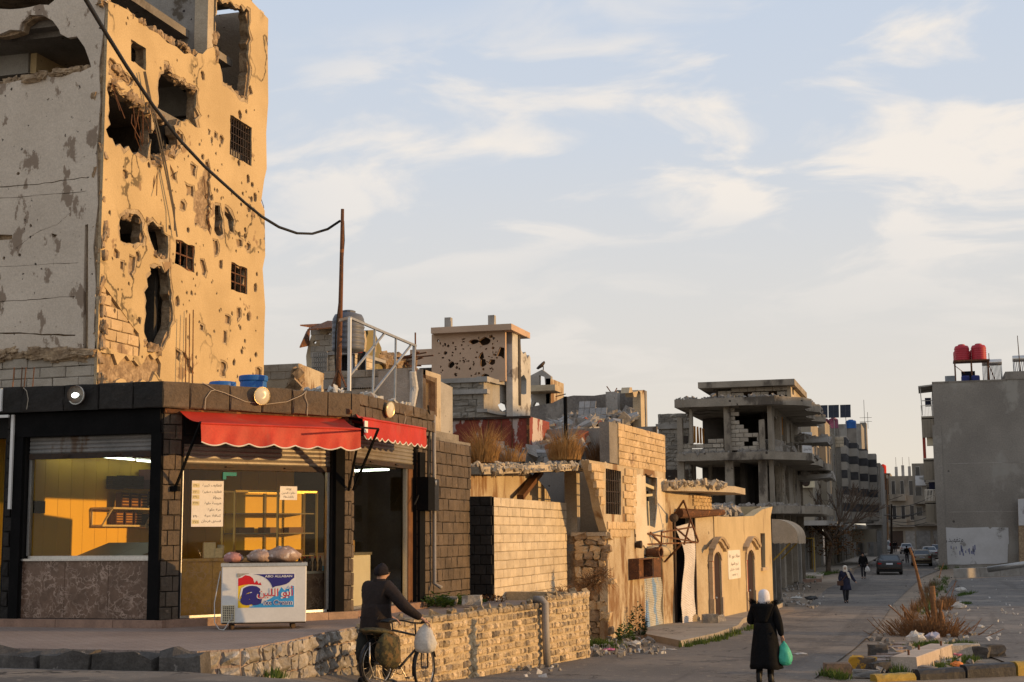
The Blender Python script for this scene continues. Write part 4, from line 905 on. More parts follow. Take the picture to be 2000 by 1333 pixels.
 a,b = ypt(690,920,27.6),ypt(760,917,27.6);m = MB();m.bar(a + Vector((0,.04,0)),b + Vector((0,.04,0)),.06);f = m.build('lamp_batten',white_paint,t);m = MB();m.tube([a,b],.022,6);m.build('tube',tube_lit,f)
 return t,fl,x0,y1,oL,oM,oR
SHOP,FL,SX0,SY1,oL,oM,oR = make_shop()

def make_shop_things():
 fl = FL;w1 = PL((SX0,20.75),(SX0,SY1))
 m = MB();m.pbox(SR,oR[0] + .05,oR[1] - .4,SR.px(740,910)[1],SR.px(740,896)[1],-.3,-.27);m.solo('inner_fascia',cream,'cream board under the ceiling behind the side window','board')
 # wall shelf with boxes of sweets, behind the left window
 for idx,(xa,xb,ya,yb,lab) in enumerate(((177,266,993,1027,'tilted cream wall shelf lit by the sun, holding dark sweet boxes'),(262,300,990,1030,'cream wall shelf in the shaded corner of the shop'))):
  s0,zt = w1.px(xa,ya,.0);s1,_ = w1.px(xb,ya);zb = w1.px(xa,yb)[1];d = .5
  t = thing('wall_shelf',lab,'shelf',w1.w(s0,zb,.0))
  for nm,z,dd in (('upper_board',zt,d),('lower_board',zb,d * .55)):
   m = MB();m.pbox(w1,s0,s1,z - .02,z + .015,.01,dd);m.build(nm,wood_pale,t)
  for s in (s0 + .02,s1 - .02):
   m = MB();m.bar(w1.w(s,zt,d - .03),w1.w(s,zb,d * .5),.03);m.bar(w1.w(s,zb,.02),w1.w(s,zt,.02),.03);m.build('bracket',wood_pale,t)
  n = 3 if idx == 0 else 1
  for row,(z,off) in enumerate(((zt + .016,.24),(zb + .016,.12))):
   for k in range(n):
    sa = s0 + (s1 - s0) * (.36 + .21 * k if idx == 0 else .3);m = MB();h = .30 if row == 0 else .25
    m.pbox(w1,sa,sa + (s1 - s0) * .17,z,z + h,off - .07,off + .07);b = m.build('sweet_box',flat('sweet_box_brown',(.075,.028,.018),rough=.35),None,fix=True)
    base = w1.w(sa + .1,z,off);b.data.transform(Matrix.Translation(-base));b.location = base
    tag(b,'%s brown sweet box on the %s of the %s shelf' % (('left','middle','right')[k] if n > 1 else 'single',('top board','lower board')[row],('sunlit','shaded')[idx]),'box','boxes of sweets on the wall shelves')
    mm = MB()
    for q in range(4):mm.pbox(w1,sa + .03,sa + (s1 - s0) * .17 - .03,z + .05 + q * h * .2,z + .05 + q * h * .2 + .025,off + .071,off + .075)
    mm.build('gold_print',flat('gold_print',(.45,.22,.05)),b)
 t = thing('carton_stack','stack of patterned cartons on the upper shelf in the shaded corner','cartons',w1.w(*w1.px(270,955),.1))
 for k in range(7):
  s,z = w1.px(264 + (k % 4) * 10,955 - 17 * (k // 4));m = MB();m.pbox(w1,s,s + .26,z,z + .21,.08,.38);b = m.build('carton',flat('carton_%s' % ('plum','rose','sand')[k % 3],((.10,.05,.07),(.22,.10,.10),(.26,.19,.11))[k % 3],rough=.4),t);m = MB();m.pbox(w1,s + .06,s + .2,z + .05,z + .15,.381,.384);m.build('label',paper,b)
 for k in range(9):
  s,z = w1.px(202 + (k % 3) * 20,986);z += .008 + .085 * (k // 3);m = MB();m.pbox(w1,s,s + .4,z + .32 if k % 3 else z + .3,z + .40 if k % 3 else z + .38,.05,.2);m.build('flat_carton',flat('carton_black',(.03,.022,.018),rough=.4),t)
 p = w1.w(*w1.px(72,990),.0)
 m = MB();s,z = w1.px(72,990);m.pbox(w1,s - .14,s + .14,z - .12,z + .10,.0,.08);m.solo('fuse_box',black_paint,'small black fuse box on the sunlit yellow wall in the left window','fuse box')
 # slanted trays behind the sill
 for k,(xa,xb,lab) in enumerate(((160,235,'left dark tilted sweet tray behind the window sill'),(228,285,'right dark tilted sweet tray behind the window sill'))):
  a,b = ypt(xa,1080,22.2),ypt(xb,1080,22.2);z = ypt(200,1066,22.6).z
  m = MB();m.prism([(a.x,21.9,a.z - .08),(a.x + .1,22.9,z + .05),(a.x + .1,22.9,z + .0),(a.x,21.9,a.z - .13)],(b.x - a.x,0,0));t = m.solo('sweet_tray',flat('tray_dark',(.06,.055,.045),rough=.3),lab,'tray','trays in the left window')
  m = MB();m.box(((a.x + b.x) / 2,22.4,a.z + .0),((b.x - a.x) * .8,.75,.05),rot=Matrix.Rotation(atan2(z + .13 - a.z,1.0),3,'X'));m.build('pastry',flat('baked_pastry',(.12,.05,.018)),t)
 a,b = ypt(40,1090,22.3),ypt(310,1090,22.3)
 m = MB();m.box(((a.x + b.x) / 2,22.5,(fl + a.z) / 2 - .05),(b.x - a.x,1.1,a.z - fl - .1));m.solo('window_counter',wood_brown,'low brown counter behind the marble apron of the left window','counter')
 # marble counter behind the middle glass, parallel to it
 CP = PL(SM.w(0.1,0,-.75)[:2],SM.w(3.6,0,-.75)[:2])
 t = thing('marble_counter','golden marble serving counter behind the middle glass front','counter',CP.w(1.6,fl,0))
 for k in range(4):
  m = MB();m.pbox(CP,.1 + k * .56,.655 + k * .56,fl,2.70,-.4,0);m.build('front_slab',marble_gold,t)
 m = MB();m.pbox(CP,.05,2.4,2.70,2.75,-.55,.06);m.build('counter_top',marble_gold,t)
 for k,(s,off,kind) in enumerate(((.55,-.2,'dish'),(1.25,-.2,'box'),(1.42,-.12,'jar'))):
  c = CP.w(s,2.755,off)
  if kind == 'dish':m = MB();m.lathe(c,[(.05,0),(.16,.05),(.17,.07),(.05,.09),(.02,.14)],16);m.solo('metal_dish',chrome,'shiny covered metal dish on the marble counter','dish',smooth=True)
  elif kind == 'box':m = MB();m.box(c + Vector((0,0,.13)),(.2,.16,.26),.6);m.box(c + Vector((.14,.06,.08)),(.12,.12,.16),.6);m.solo('paper_carton',cream,'pale paper cartons standing on the marble counter','carton')
  else:m = MB();m.lathe(c,[(.06,0),(.065,.2),(.05,.22)],12);m.solo('glass_jar',M('jar_glass',(.45,.43,.36),rough=.1,bump=0),'small glass jar beside the cartons on the counter','jar',smooth=True)
 # tall gold framed display case
 DP = PL(SM.w(1.9,0,-1.1)[:2],SM.w(3.6,0,-1.1)[:2])
 t = thing('display_case','tall gold framed glass display case inside the shop','cabinet',DP.w(.8,fl,0))
 m = MB()
 for s in (0,.85,1.65):
  for o in (0,-.45):m.bar(DP.w(s,fl,o),DP.w(s,3.9,o),.035)
 for z in (fl + .02,3.9):
  for o in (0,-.45):m.bar(DP.w(0,z,o),DP.w(1.65,z,o),.035)
 m.build('frame',flat('gold_anodised',(.55,.38,.12),rough=.3,metal=.8),t)
 for z in (2.3,2.75,3.15,3.5):
  m = MB();m.pbox(DP,.02,1.63,z,z + .02,-.43,-.02);m.build('shelf',flat('smoked_glass_shelf',(.22,.18,.10),rough=.15),t)
 m = MB();m.pbox(DP,0,1.65,fl,3.9,-.50,-.47);m.build('back_panel',room_yellow,t)
 for k in range(3):
  for z in (2.32,2.77,3.17):
   m = MB();s = .15 + k * .5;m.pbox(DP,s,s + .3,z,z + .1,-.35,-.12);m.build('sweets',flat('sweets_brown',(.14,.065,.025)),t)
 # steel stand with small clamps
 t = thing('bottle_crate','shelf of dark soft drink bottles with red caps beside the freezer','bottles',SM.w(2.9,fl + .8,-.45))
 m = MB();m.pbox(SM,2.62,3.3,fl + .70,fl + .74,-.62,-.30);m.build('shelf',steel,t);m = MB();m.pbox(SM,2.62,3.3,fl,fl + .7,-.60,-.34);m.build('stand',marble,t)
 for k in range(6):
  c = SM.w(2.68 + k * .105,fl + .741,-.38);m = MB();m.lathe(c,[(.036,0),(.04,.05),(.035,.1),(.04,.15),(.014,.23)],8);b = m.build('bottle',flat('cola' if k else 'green_soda',(.02,.012,.012) if k else (.02,.12,.03),rough=.15),t,smooth=True)
  m = MB();m.lathe(c + Vector((0,0,.23)),[(.016,0),(.016,.025)],8);m.build('cap',red_ad,b)
 # second freezer inside the side window
 p = ypt(706,1160,25.8)
 t = thing('upright_cooler','white shop cooler with blue sticker standing inside the side window','cooler',(-10.75,25.3,fl))
 m = MB();m.box((-10.75,25.3,fl + .5),(.75,1.1,.98));m.build('body',white_paint,t);m = MB();m.box((-10.75,25.3,fl + 1.01),(.8,1.15,.05));m.build('lid',alu,t);m = MB();m.box((-10.75,24.745,fl + .55),(.4,.01,.5));m.build('sticker',blue_ad,t)
 m = MB();m.box((-10.9,25.9,fl + 1.15),(.3,.3,.22),.3);m.solo('cardboard_box',flat('cardboard',(.40,.27,.13)),'brown cardboard box on top of the cooler inside the side window','box')
make_shop_things()

AR = {'ا':(0xFE8D,0xFE8E,0,0),'أ':(0xFE83,0xFE84,0,0),'ب':(0xFE8F,0xFE90,0xFE91,0xFE92),'ت':(0xFE95,0xFE96,0xFE97,0xFE98),'ة':(0xFE93,0xFE94,0,0),'ح':(0xFEA1,0xFEA2,0xFEA3,0xFEA4),'د':(0xFEA9,0xFEAA,0,0),'ر':(0xFEAD,0xFEAE,0,0),
  'س':(0xFEB1,0xFEB2,0xFEB3,0xFEB4),'ش':(0xFEB5,0xFEB6,0xFEB7,0xFEB8),'ص':(0xFEB9,0xFEBA,0xFEBB,0xFEBC),'ط':(0xFEC1,0xFEC2,0xFEC3,0xFEC4),'ع':(0xFEC9,0xFECA,0xFECB,0xFECC),'غ':(0xFECD,0xFECE,0xFECF,0xFED0),'ف':(0xFED1,0xFED2,0xFED3,0xFED4),
  'ق':(0xFED5,0xFED6,0xFED7,0xFED8),'ك':(0xFED9,0xFEDA,0xFEDB,0xFEDC),'ل':(0xFEDD,0xFEDE,0xFEDF,0xFEE0),'م':(0xFEE1,0xFEE2,0xFEE3,0xFEE4),'ن':(0xFEE5,0xFEE6,0xFEE7,0xFEE8),'ه':(0xFEE9,0xFEEA,0xFEEB,0xFEEC),'و':(0xFEED,0xFEEE,0,0),'ي':(0xFEF1,0xFEF2,0xFEF3,0xFEF4),'خ':(0xFEA5,0xFEA6,0xFEA7,0xFEA8),'ج':(0xFE9D,0xFE9E,0xFE9F,0xFEA0)}
def ar(s):
 """joined letter forms in visual order"""
 out = []
 for i,c in enumerate(s):
  if c not in AR:out.append(c);continue
  prev = i > 0 and s[i - 1] in AR and AR[s[i - 1]][2];nxt = i + 1 < len(s) and s[i + 1] in AR and AR[c][2]
  out.append(chr(AR[c][3] if prev and nxt else AR[c][1] if prev else AR[c][2] if nxt else AR[c][0]))
 r = ''.join(reversed(out));import re
 return re.sub('[٠-٩0-9]+',lambda m:m.group()[::-1],r)

# ================================================================== block wall beside the shop
def rocks_along(t,name,mat,pts,n,d,seed=1):
 rr = random.Random(seed);m = MB()
 for i in range(n * 3):
  f = rr.random() * (len(pts) - 1);k = int(f);p = Vector(pts[k]).lerp(Vector(pts[k + 1]),f - k)
  q = rr.choice((.35,.5,.5,.7,1.1)) * d;m.chunk(p + Vector((rr.uniform(-.12,.12),rr.uniform(-.12,.12),rr.uniform(-.05,.05))),(q * rr.uniform(.7,1.6),q * rr.uniform(.7,1.3),q * rr.uniform(.3,.8)))
 o = m.build(name,mat,t);o['kind'] = 'stuff';return o
def make_block_wall():
 ye = xpt(1107,1060,-9.2).y;zt = PB0 = 3.93
 t = thing('block_garden_wall','sunlit beige block wall with black painted end beside the shop','wall',(-9.2,30.1,1.6))
 pl = PL((-9.2,30.13),(-9.2,ye));m = MB();m.pbox(pl,.02,pl.len,.6,zt - .02,-.24,-.03);m.build('mortar_bed',mortar,t)
 blocks(pl,0,pl.len,1.55,zt - .42,.52,.205,.2,block_beige,t,'block',off=0,gap=.012,rough=.006,seed=3)
 blocks(pl,0,pl.len,zt - .42,zt,.36,.21,.2,block_beige,t,'block',off=.008,gap=.014,rough=.006,seed=5,stagger=.4)
 pb = PL((-9.73,30.1),(-9.2,30.1));m = MB();m.pbox(pb,0,.55,.6,zt + .0,-.02,.02);m.build('black_end',black_paint,t)
 blocks(pb,-.02,.55,1.6,zt + .02,.27,.21,.06,black_stone,t,'black_block',off=.06,gap=.01,rough=.006,seed=7)
make_block_wall()

# ================================================================== ruined two storey house (barred window) with the collapsed room
PE = PL((-8.2,36.2),(-7.8,43.2))
def make_ruin_house():
 t = thing('ruined_block_house','broken sunlit block house with a barred window and fallen roof slab','house',(-8.2,36.2,.3))
 P = PE.poly;L_ = PE.px(1301,1000)[0];zb = .1
 zt0 = PE.px(1165,905)[1]
 outer = [(PE.px(1187,1245)[0],zb),(L_,zb),(L_,PE.px(1301,920)[1])] + P([(1240,912),(1205,908),(1150,899),(1157,925),(1166,955),(1172,990),(1180,1020),(1188,1046),(1187,1100)])
 bar = P([(1183,915),(1213,921),(1213,1006),(1183,1004)]);brk = P([(1258,929),(1281,934),(1281,1000),(1277,1031),(1262,1027),(1260,990)])
 sd = [(PE.px(1260,1200)[0],zb),(PE.px(1296,1200)[0],zb),(PE.px(1296,1200)[0],PE.px(1280,1085)[1]),(PE.px(1260,1200)[0],PE.px(1280,1082)[1])]
 holes = [bar,ragged(brk,.2,.03,2),sd] + [blob(*PE.px(x,y),.05,.12,7,x) for x,y in ((1253,992),(1256,1012),(1250,1018),(1254,1150),(1247,975))]
 wall(PE,ragged(outer[3:],.25,.04,5)[:-1] + [outer[-1]] + outer[:3] if False else outer,holes,.22,stained_render,'street_wall',t)
 # bare blocks on the left, upper course by course
 reg = P([(1152,902),(1240,916),(1238,1040),(1190,1050),(1180,1018),(1172,988),(1164,950)])
 zs = [z for _,z in reg];ss = [s for s,_ in reg]
 blocks(PE,min(ss),max(ss),min(zs),max(zs) - .03,.42,.2,.1,block_tan,t,'block',off=.045,gap=.014,rough=.01,seed=6,mask=lambda s,z:inpoly((s,z),reg) and not (bar[0][0] - .22 < s < bar[1][0] + .22 and bar[3][1] - .1 < z < bar[0][1] + .12))
 # block parapet above
 par = P([(1207,826),(1301,851),(1301,926),(1212,912),(1208,880)]);zp = [z for _,z in par];s0 = PE.px(1208,860)[0]
 wall(PE,[(x + .02,z - .02) for x,z in par],[],.2,mortar,'parapet_core',t,off=-.03)
 blocks(PE,s0,L_,PE.px(1301,924)[1],max(zp),.42,.2,.22,block_tan,t,'block',off=.012,gap=.012,rough=.01,seed=8,mask=lambda s,z:inpoly((s,z),par))
 m = MB();a = PE.px(1197,860)[0];m.pbox(PE,a - .25,s0,PE.px(1200,905)[1],PE.px(1200,826)[1],-.3,-.03);m.build('column_stub',concrete_dark,t)
 # pale plaster around the broken window
 pz = P([(1234,925),(1300,936),(1300,1075),(1262,1072),(1240,1062),(1235,1000)])
 wall(PE,ragged(pz,.2,.03,4),[ragged(brk,.25,.02,9)],.03,M('cream_plaster',(.66,.57,.43),(.57,.47,.33),s1=1.1,bump=.5,bs=9,grain=.14,c3=(.34,.22,.12),s3=.9,t3=.58,w3=.06,stretch3=.35,pit=(.12,.08,.05),pit_s=1.8,pit_r=.1),'plaster_patch',t,off=.04)
 m = MB();n = 7
 for i in range(n + 1):s = bar[0][0] + (bar[1][0] - bar[0][0]) * i / n;m.bar(PE.w(s,bar[3][1],-.03),PE.w(s,bar[0][1],-.03),.03)
 for z in (.25,.5,.75):m.bar(PE.w(bar[0][0],bar[3][1] + (bar[0][1] - bar[3][1]) * z,-.04),PE.w(bar[1][0],bar[3][1] + (bar[0][1] - bar[3][1]) * z,-.04),.03)
 m.build('window_bars',dark_iron,t)
 m = MB();s,z = PE.px(1262,945);m.bar(PE.w(s - .1,z,-.12),PE.w(s + 1.1,z - .1,-.08),.09);m.bar(PE.w(s,z - .35,-.12),PE.w(s + 1.1,z - .3,-.12),.07);m.bar(PE.w(s + .75,z - 2.3,-.12),PE.w(s + .6,z - .5,-.12),.14,.06);m.build('broken_frame',wood_pale,t)
 # interior darkness: floor, rear wall, cross walls
 yw = 36.9
 m = MB();m.box((-11.2,40.2,2.75),(5.6,6.4,.18));m.build('floor_slab',concrete_dark,t)
 wall(PL((-13.5,37),(-13.5,44)),rect(0,7,0,5.0),[],.2,room_shade,'rear_wall',t)
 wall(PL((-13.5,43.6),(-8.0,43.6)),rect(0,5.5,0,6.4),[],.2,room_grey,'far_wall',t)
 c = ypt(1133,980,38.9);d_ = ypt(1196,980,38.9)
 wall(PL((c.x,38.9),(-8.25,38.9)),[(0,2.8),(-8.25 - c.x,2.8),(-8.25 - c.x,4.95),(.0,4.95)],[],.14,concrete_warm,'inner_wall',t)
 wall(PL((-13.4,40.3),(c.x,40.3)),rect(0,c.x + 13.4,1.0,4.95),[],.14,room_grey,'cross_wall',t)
 m = MB();e0,e1 = ypt(1106,1000,37.3),ypt(1130,1000,37.3);m.box(((e0.x + e1.x) / 2,37.3,2.9),(e1.x - e0.x,.34,4.2));m.build('pilaster',concrete_warm,t)
 # lower end wall of loose rubble stones, each its own
 rp = PL((ypt(1130,1100,36.9).x,36.95),(-8.22,36.95));top = ypt(1150,1046,36.9).z;m = MB();m.pbox(rp,-.6,rp.len,0,top,-.4,-.06);m.build('rubble_core',crater_stone,t)
 rr = random.Random(4);z = .5
 while z < top:
  x = -.1;h = rr.uniform(.14,.3)
  while x < rp.len - .05:
   w = rr.uniform(.16,.36);mm = MB();mm.rock(rp.w(x + w / 2,z + h / 2,-.02 - rr.uniform(0,.1)),(w,.22,h),rp.rz,.12);mm.build('stone',crater_stone if rr.random() < .5 else block_tan,t);x += w + .02
  z += h
 m = MB();m.pbox(rp,-.2,rp.len + .05,top - .02,top + .08,-.5,.06);m.build('slab_edge',concrete_warm,t)
 # fallen roof slab with ragged edge, and the wall it leans over
 m = MB();e = [Vector((-9.55,30.6,4.62)),Vector((-9.2,32.5,4.72)),Vector((-8.8,34.6,4.84)),Vector((-8.35,36.6,4.95)),Vector((-8.25,38.3,4.97))]
 ring_t = e + [Vector((-14,38.5,5.0)),Vector((-14,30.6,4.7))];n = len(ring_t)
 m.add(ring_t + [v - Vector((0,0,.17)) for v in ring_t],[tuple(range(n)),tuple(range(2 * n - 1,n - 1,-1))] + [(i,(i + 1) % n,(i + 1) % n + n,i + n) for i in range(n)]);m.build('roof_slab',concrete_warm,t)
 rocks_along(t,'slab_rubble',concrete_warm,[v + Vector((0,0,-.08)) for v in e],70,.13,3)
 rocks_along(t,'roof_rubble',concrete_warm,[v + Vector((-.3,0,.0)) for v in e],50,.12,5)
 pw = PL((-9.9,30.5),(-9.9,38.4));wp = pw.poly([(918,912),(960,910),(1000,915),(1034,922),(1046,935),(1049,960),(1052,990)]) ;wall(pw,[(.0,1.8),(pw.px(1049,990)[0],1.8)] + list(reversed(ragopen(wp,.3,.04,2))),[],.18,stained_render,'standing_wall',t)
 wp2 = pw.poly([(1049,932),(1062,945),(1072,958),(1080,976),(1080,1000)]);wall(pw,[(pw.px(1050,990)[0] + .06,1.8),(pw.px(1080,990)[0],1.8)] + list(reversed(wp2)),[],.18,stained_render,'wall_fragment',t,off=-.06)
 a,b = pw.px(997,972),pw.px(1047,922);m = MB();m.bar(pw.w(*a,.25),pw.w(*b,.12),.17,.12);m.build('leaning_beam',wood_brown,t)
 # awning-style roll, shutter, stains
 s0,s1 = sd[0][0],sd[1][0];m = MB();n = 46;z1 = sd[2][1]
 for i in range(n):
  a,b = zb + (z1 - zb) * i / n,zb + (z1 - zb) * (i + 1) / n;pr = [(a,0),(a + (b - a) * .5,.022),(b,0)];m.loft([[PE.w(s,z,-.06 + o + .03 * sin(i * .3) * (1 if s == s1 else .3)) for z,o in pr] for s in (s0,s1)],cap=False,closed=False)
 m.build('roller_shutter',shutter_blue,t,fix=False)
 m = MB();sp = PE.px(1252,1078)[0];m.tube([PE.w(s0 + .2,z1 + .13,.16),PE.w(s1 + .2,z1 + .1,.16)],[.16,.15],10);m.build('shutter_roll',M('rolled_canvas',(.55,.46,.32),bump=.4),t,smooth=True)
 return t
make_ruin_house()
def make_vent_and_box():
 t = thing('rusty_junction_box','rusty open steel box hanging on the stained wall under the vent pipe','box',PE.w(*PE.px(1245,1130),.3))
 s0,z0 = PE.px(1228,1132);s1,z1 = PE.px(1255,1090);m = MB()
 m.pbox(PE,s0,s1,z0,z1,.0,.04);m.pbox(PE,s0,s0 + .03,z0,z1,.04,.30);m.pbox(PE,s1 - .03,s1,z0,z1,.04,.30);m.pbox(PE,s0 + .03,s1 - .03,z1 - .03,z1,.04,.30);m.pbox(PE,s0 + .03,s1 - .03,z0,z0 + .03,.04,.30);m.build('case',rust,t)
 m = MB();m.prism([PE.w(s1 + .01,z0,.30),PE.w(s1 + .01,z1,.30),PE.w(s1 + .01,z1,.32),PE.w(s1 + .01,z0,.32)],Vector((.16,.3,0)));m.build('open_door',rust,t)
 s,z = PE.px(1263,1079);m = MB();m.lathe(PE.w(s,z,.0),[(.15,0),(.15,.42),(.17,.43),(.17,.46),(.12,.46),(.12,.1)],16,PE.n + Vector((0,-.2,0)),cap=False);m.solo('vent_pipe',rust,'short rusty vent pipe poking out above the blue shutter','pipe',smooth=False)
 s,z = PE.px(1241,1064);m = MB();m.lathe(PE.w(s,z,.02),[(.09,0),(.11,.12),(.11,.16),(.07,.17)],12,PE.n);m.solo('black_lamp',dark_iron,'little black lamp on the stained wall above the rusty box','lamp')
make_vent_and_box()

# ================================================================== wall with the bent shutter
PF = PL((-7.78,43.3),(-6.80,46.9))
def make_shutter_wall():
 t = thing('shutter_house','stained house with a bent pale shutter under a cracked roof slab','house',(-7.7,43.3,.2))
 P = PF.poly;L_ = PF.len;zb = .1
 op = [(PF.px(1322,1200)[0],zb),(PF.px(1357,1200)[0],zb),(PF.px(1357,1200)[0],PF.px(1340,1008)[1]),(PF.px(1318,1100)[0],PF.px(1318,1000)[1])]
 zt = PF.px(1345,962)[1]
 wall(PF,[(-.1,zb),(L_,zb),(L_,PF.px(1389,1005)[1]),(PF.px(1386,965)[0],PF.px(1386,968)[1]),(-.1,zt)],[op],.25,stained_render,'street_wall',t)
 reg = P([(1352,968),(1386,968),(1388,1004),(1360,1000),(1354,985)]);zs = [z for _,z in reg];ss = [s for s,_ in reg]
 blocks(PF,min(ss),max(ss),min(zs),max(zs),.24,.11,.1,block_tan,t,'brick',off=.05,gap=.02,rough=.012,seed=3,mask=lambda s,z:inpoly((s,z),reg),tilt=.06)
 # slab jutting over the street
 m = MB();a = [PF.w(-.25,zt,-1.2),PF.w(-.25,zt,.25),PF.w(1.2,zt,.75),PF.w(L_ - .5,zt,1.0),PF.w(L_ + .5,zt - .05,.95),PF.w(L_ + .4,zt - .05,-1.2)];m.prism(a,(0,0,.2));m.build('canopy_slab',concrete_warm,t)
 rocks_along(t,'slab_rubble',concrete_warm,[a[1] + Vector((0,0,.2)),a[2] + Vector((0,0,.25)),a[2].lerp(a[3],.6) + Vector((0,0,.22))],60,.17,2)
 m = MB();m.box((-9.6,45.2,2.2),(.2,3.5,4.2));m.box((-8.6,46.8,2.2),(2.6,.2,4.2));m.build('inner_wall',room_shade,t)
 # twisted shutter, corrugated, bulging out
 m = MB();n = 60;s0,s1,z1 = op[0][0],op[1][0],op[2][1] - .35;rows = []
 for i in range(n * 2 + 1):
  f = i / (n * 2);z = z1 + (zb + .05 - z1) * f;bow = .30 * sin(pi * f) ** 2 + .18 * max(0,f - .75) * 4 + .1 * sin(9 * f);sh = .22 * sin(2 * pi * f * .9) - .1
  rows.append([PF.w(s0 + (s1 - s0) * (k / 5) * (.95 - .12 * sin(pi * f)) + sh * .6 * (1 - .4 * k / 5),z + .03 * k,.03 + bow * (1 - .55 * k / 5) + (.016 if i % 2 else 0)) for k in range(6)])
 m.loft(rows,cap=False,closed=False);m.build('bent_shutter',shutter_white,t,fix=False)
 m = MB();m.pbox(PF,s1 + .02,s1 + .1,zb,op[2][1],.01,.06);m.pbox(PF,s0 - .15,s0 - .03,zb,op[2][1],.01,.05);m.build('shutter_rail',dark_iron,t)
 m = MB();s,z = PF.px(1322,1003);m.tube([PF.w(s - .1,z,.12),PF.w(s + 1.4,z - .0,.18),PF.w(s + 2.9,z + .05,.3)],[.16,.13,.10],9);m.build('shutter_roll',rust,t)
 # bent steel frame of a lost street sign
 t = thing('steel_sign_frame','rusty bent steel sign frame jutting over the pavement','sign frame',PF.w(.8,2.6,.4))
 Q = lambda x,y,o:PF.w(*PF.px(x,y,o),o)
 m = MB();pts = [((1248,1040,.4),(1352,1058,.9)),((1248,1064,.4),(1362,1060,.9)),((1248,1040,.4),(1248,1064,.4)),((1292,1038,.6),(1292,1064,.6)),((1292,1040,.6),(1352,1030,.9)),((1318,1004,.2),(1335,978,.9)),((1335,978,.9),(1364,1058,.9)),((1348,1018,.8),(1336,1064,.8)),((1318,1030,.3),(1352,1060,.9)),((1292,1064,.6),(1265,1092,.05)),((1330,1064,.8),(1298,1098,.05)),((1318,1052,.2),(1364,1060,.9)),((1270,1040,.5),(1292,1064,.6))]
 for a,b in pts:m.bar(Q(*a),Q(*b),.045)
 m.solo('steel_sign_frame',rust,'rusty bent steel sign frame jutting over the pavement','sign frame');bpy.data.objects.remove(t)
 m = MB();c = Q(1316,1012,.2);m.lathe(c,[(.02,-.1),(.13,-.05),(.14,.03),(.05,.06)],12,Vector((.5,-.8,.1)));m.solo('dish_lamp',dark_iron,'small dark round lamp beside the bent sign frame','lamp')
make_shutter_wall()

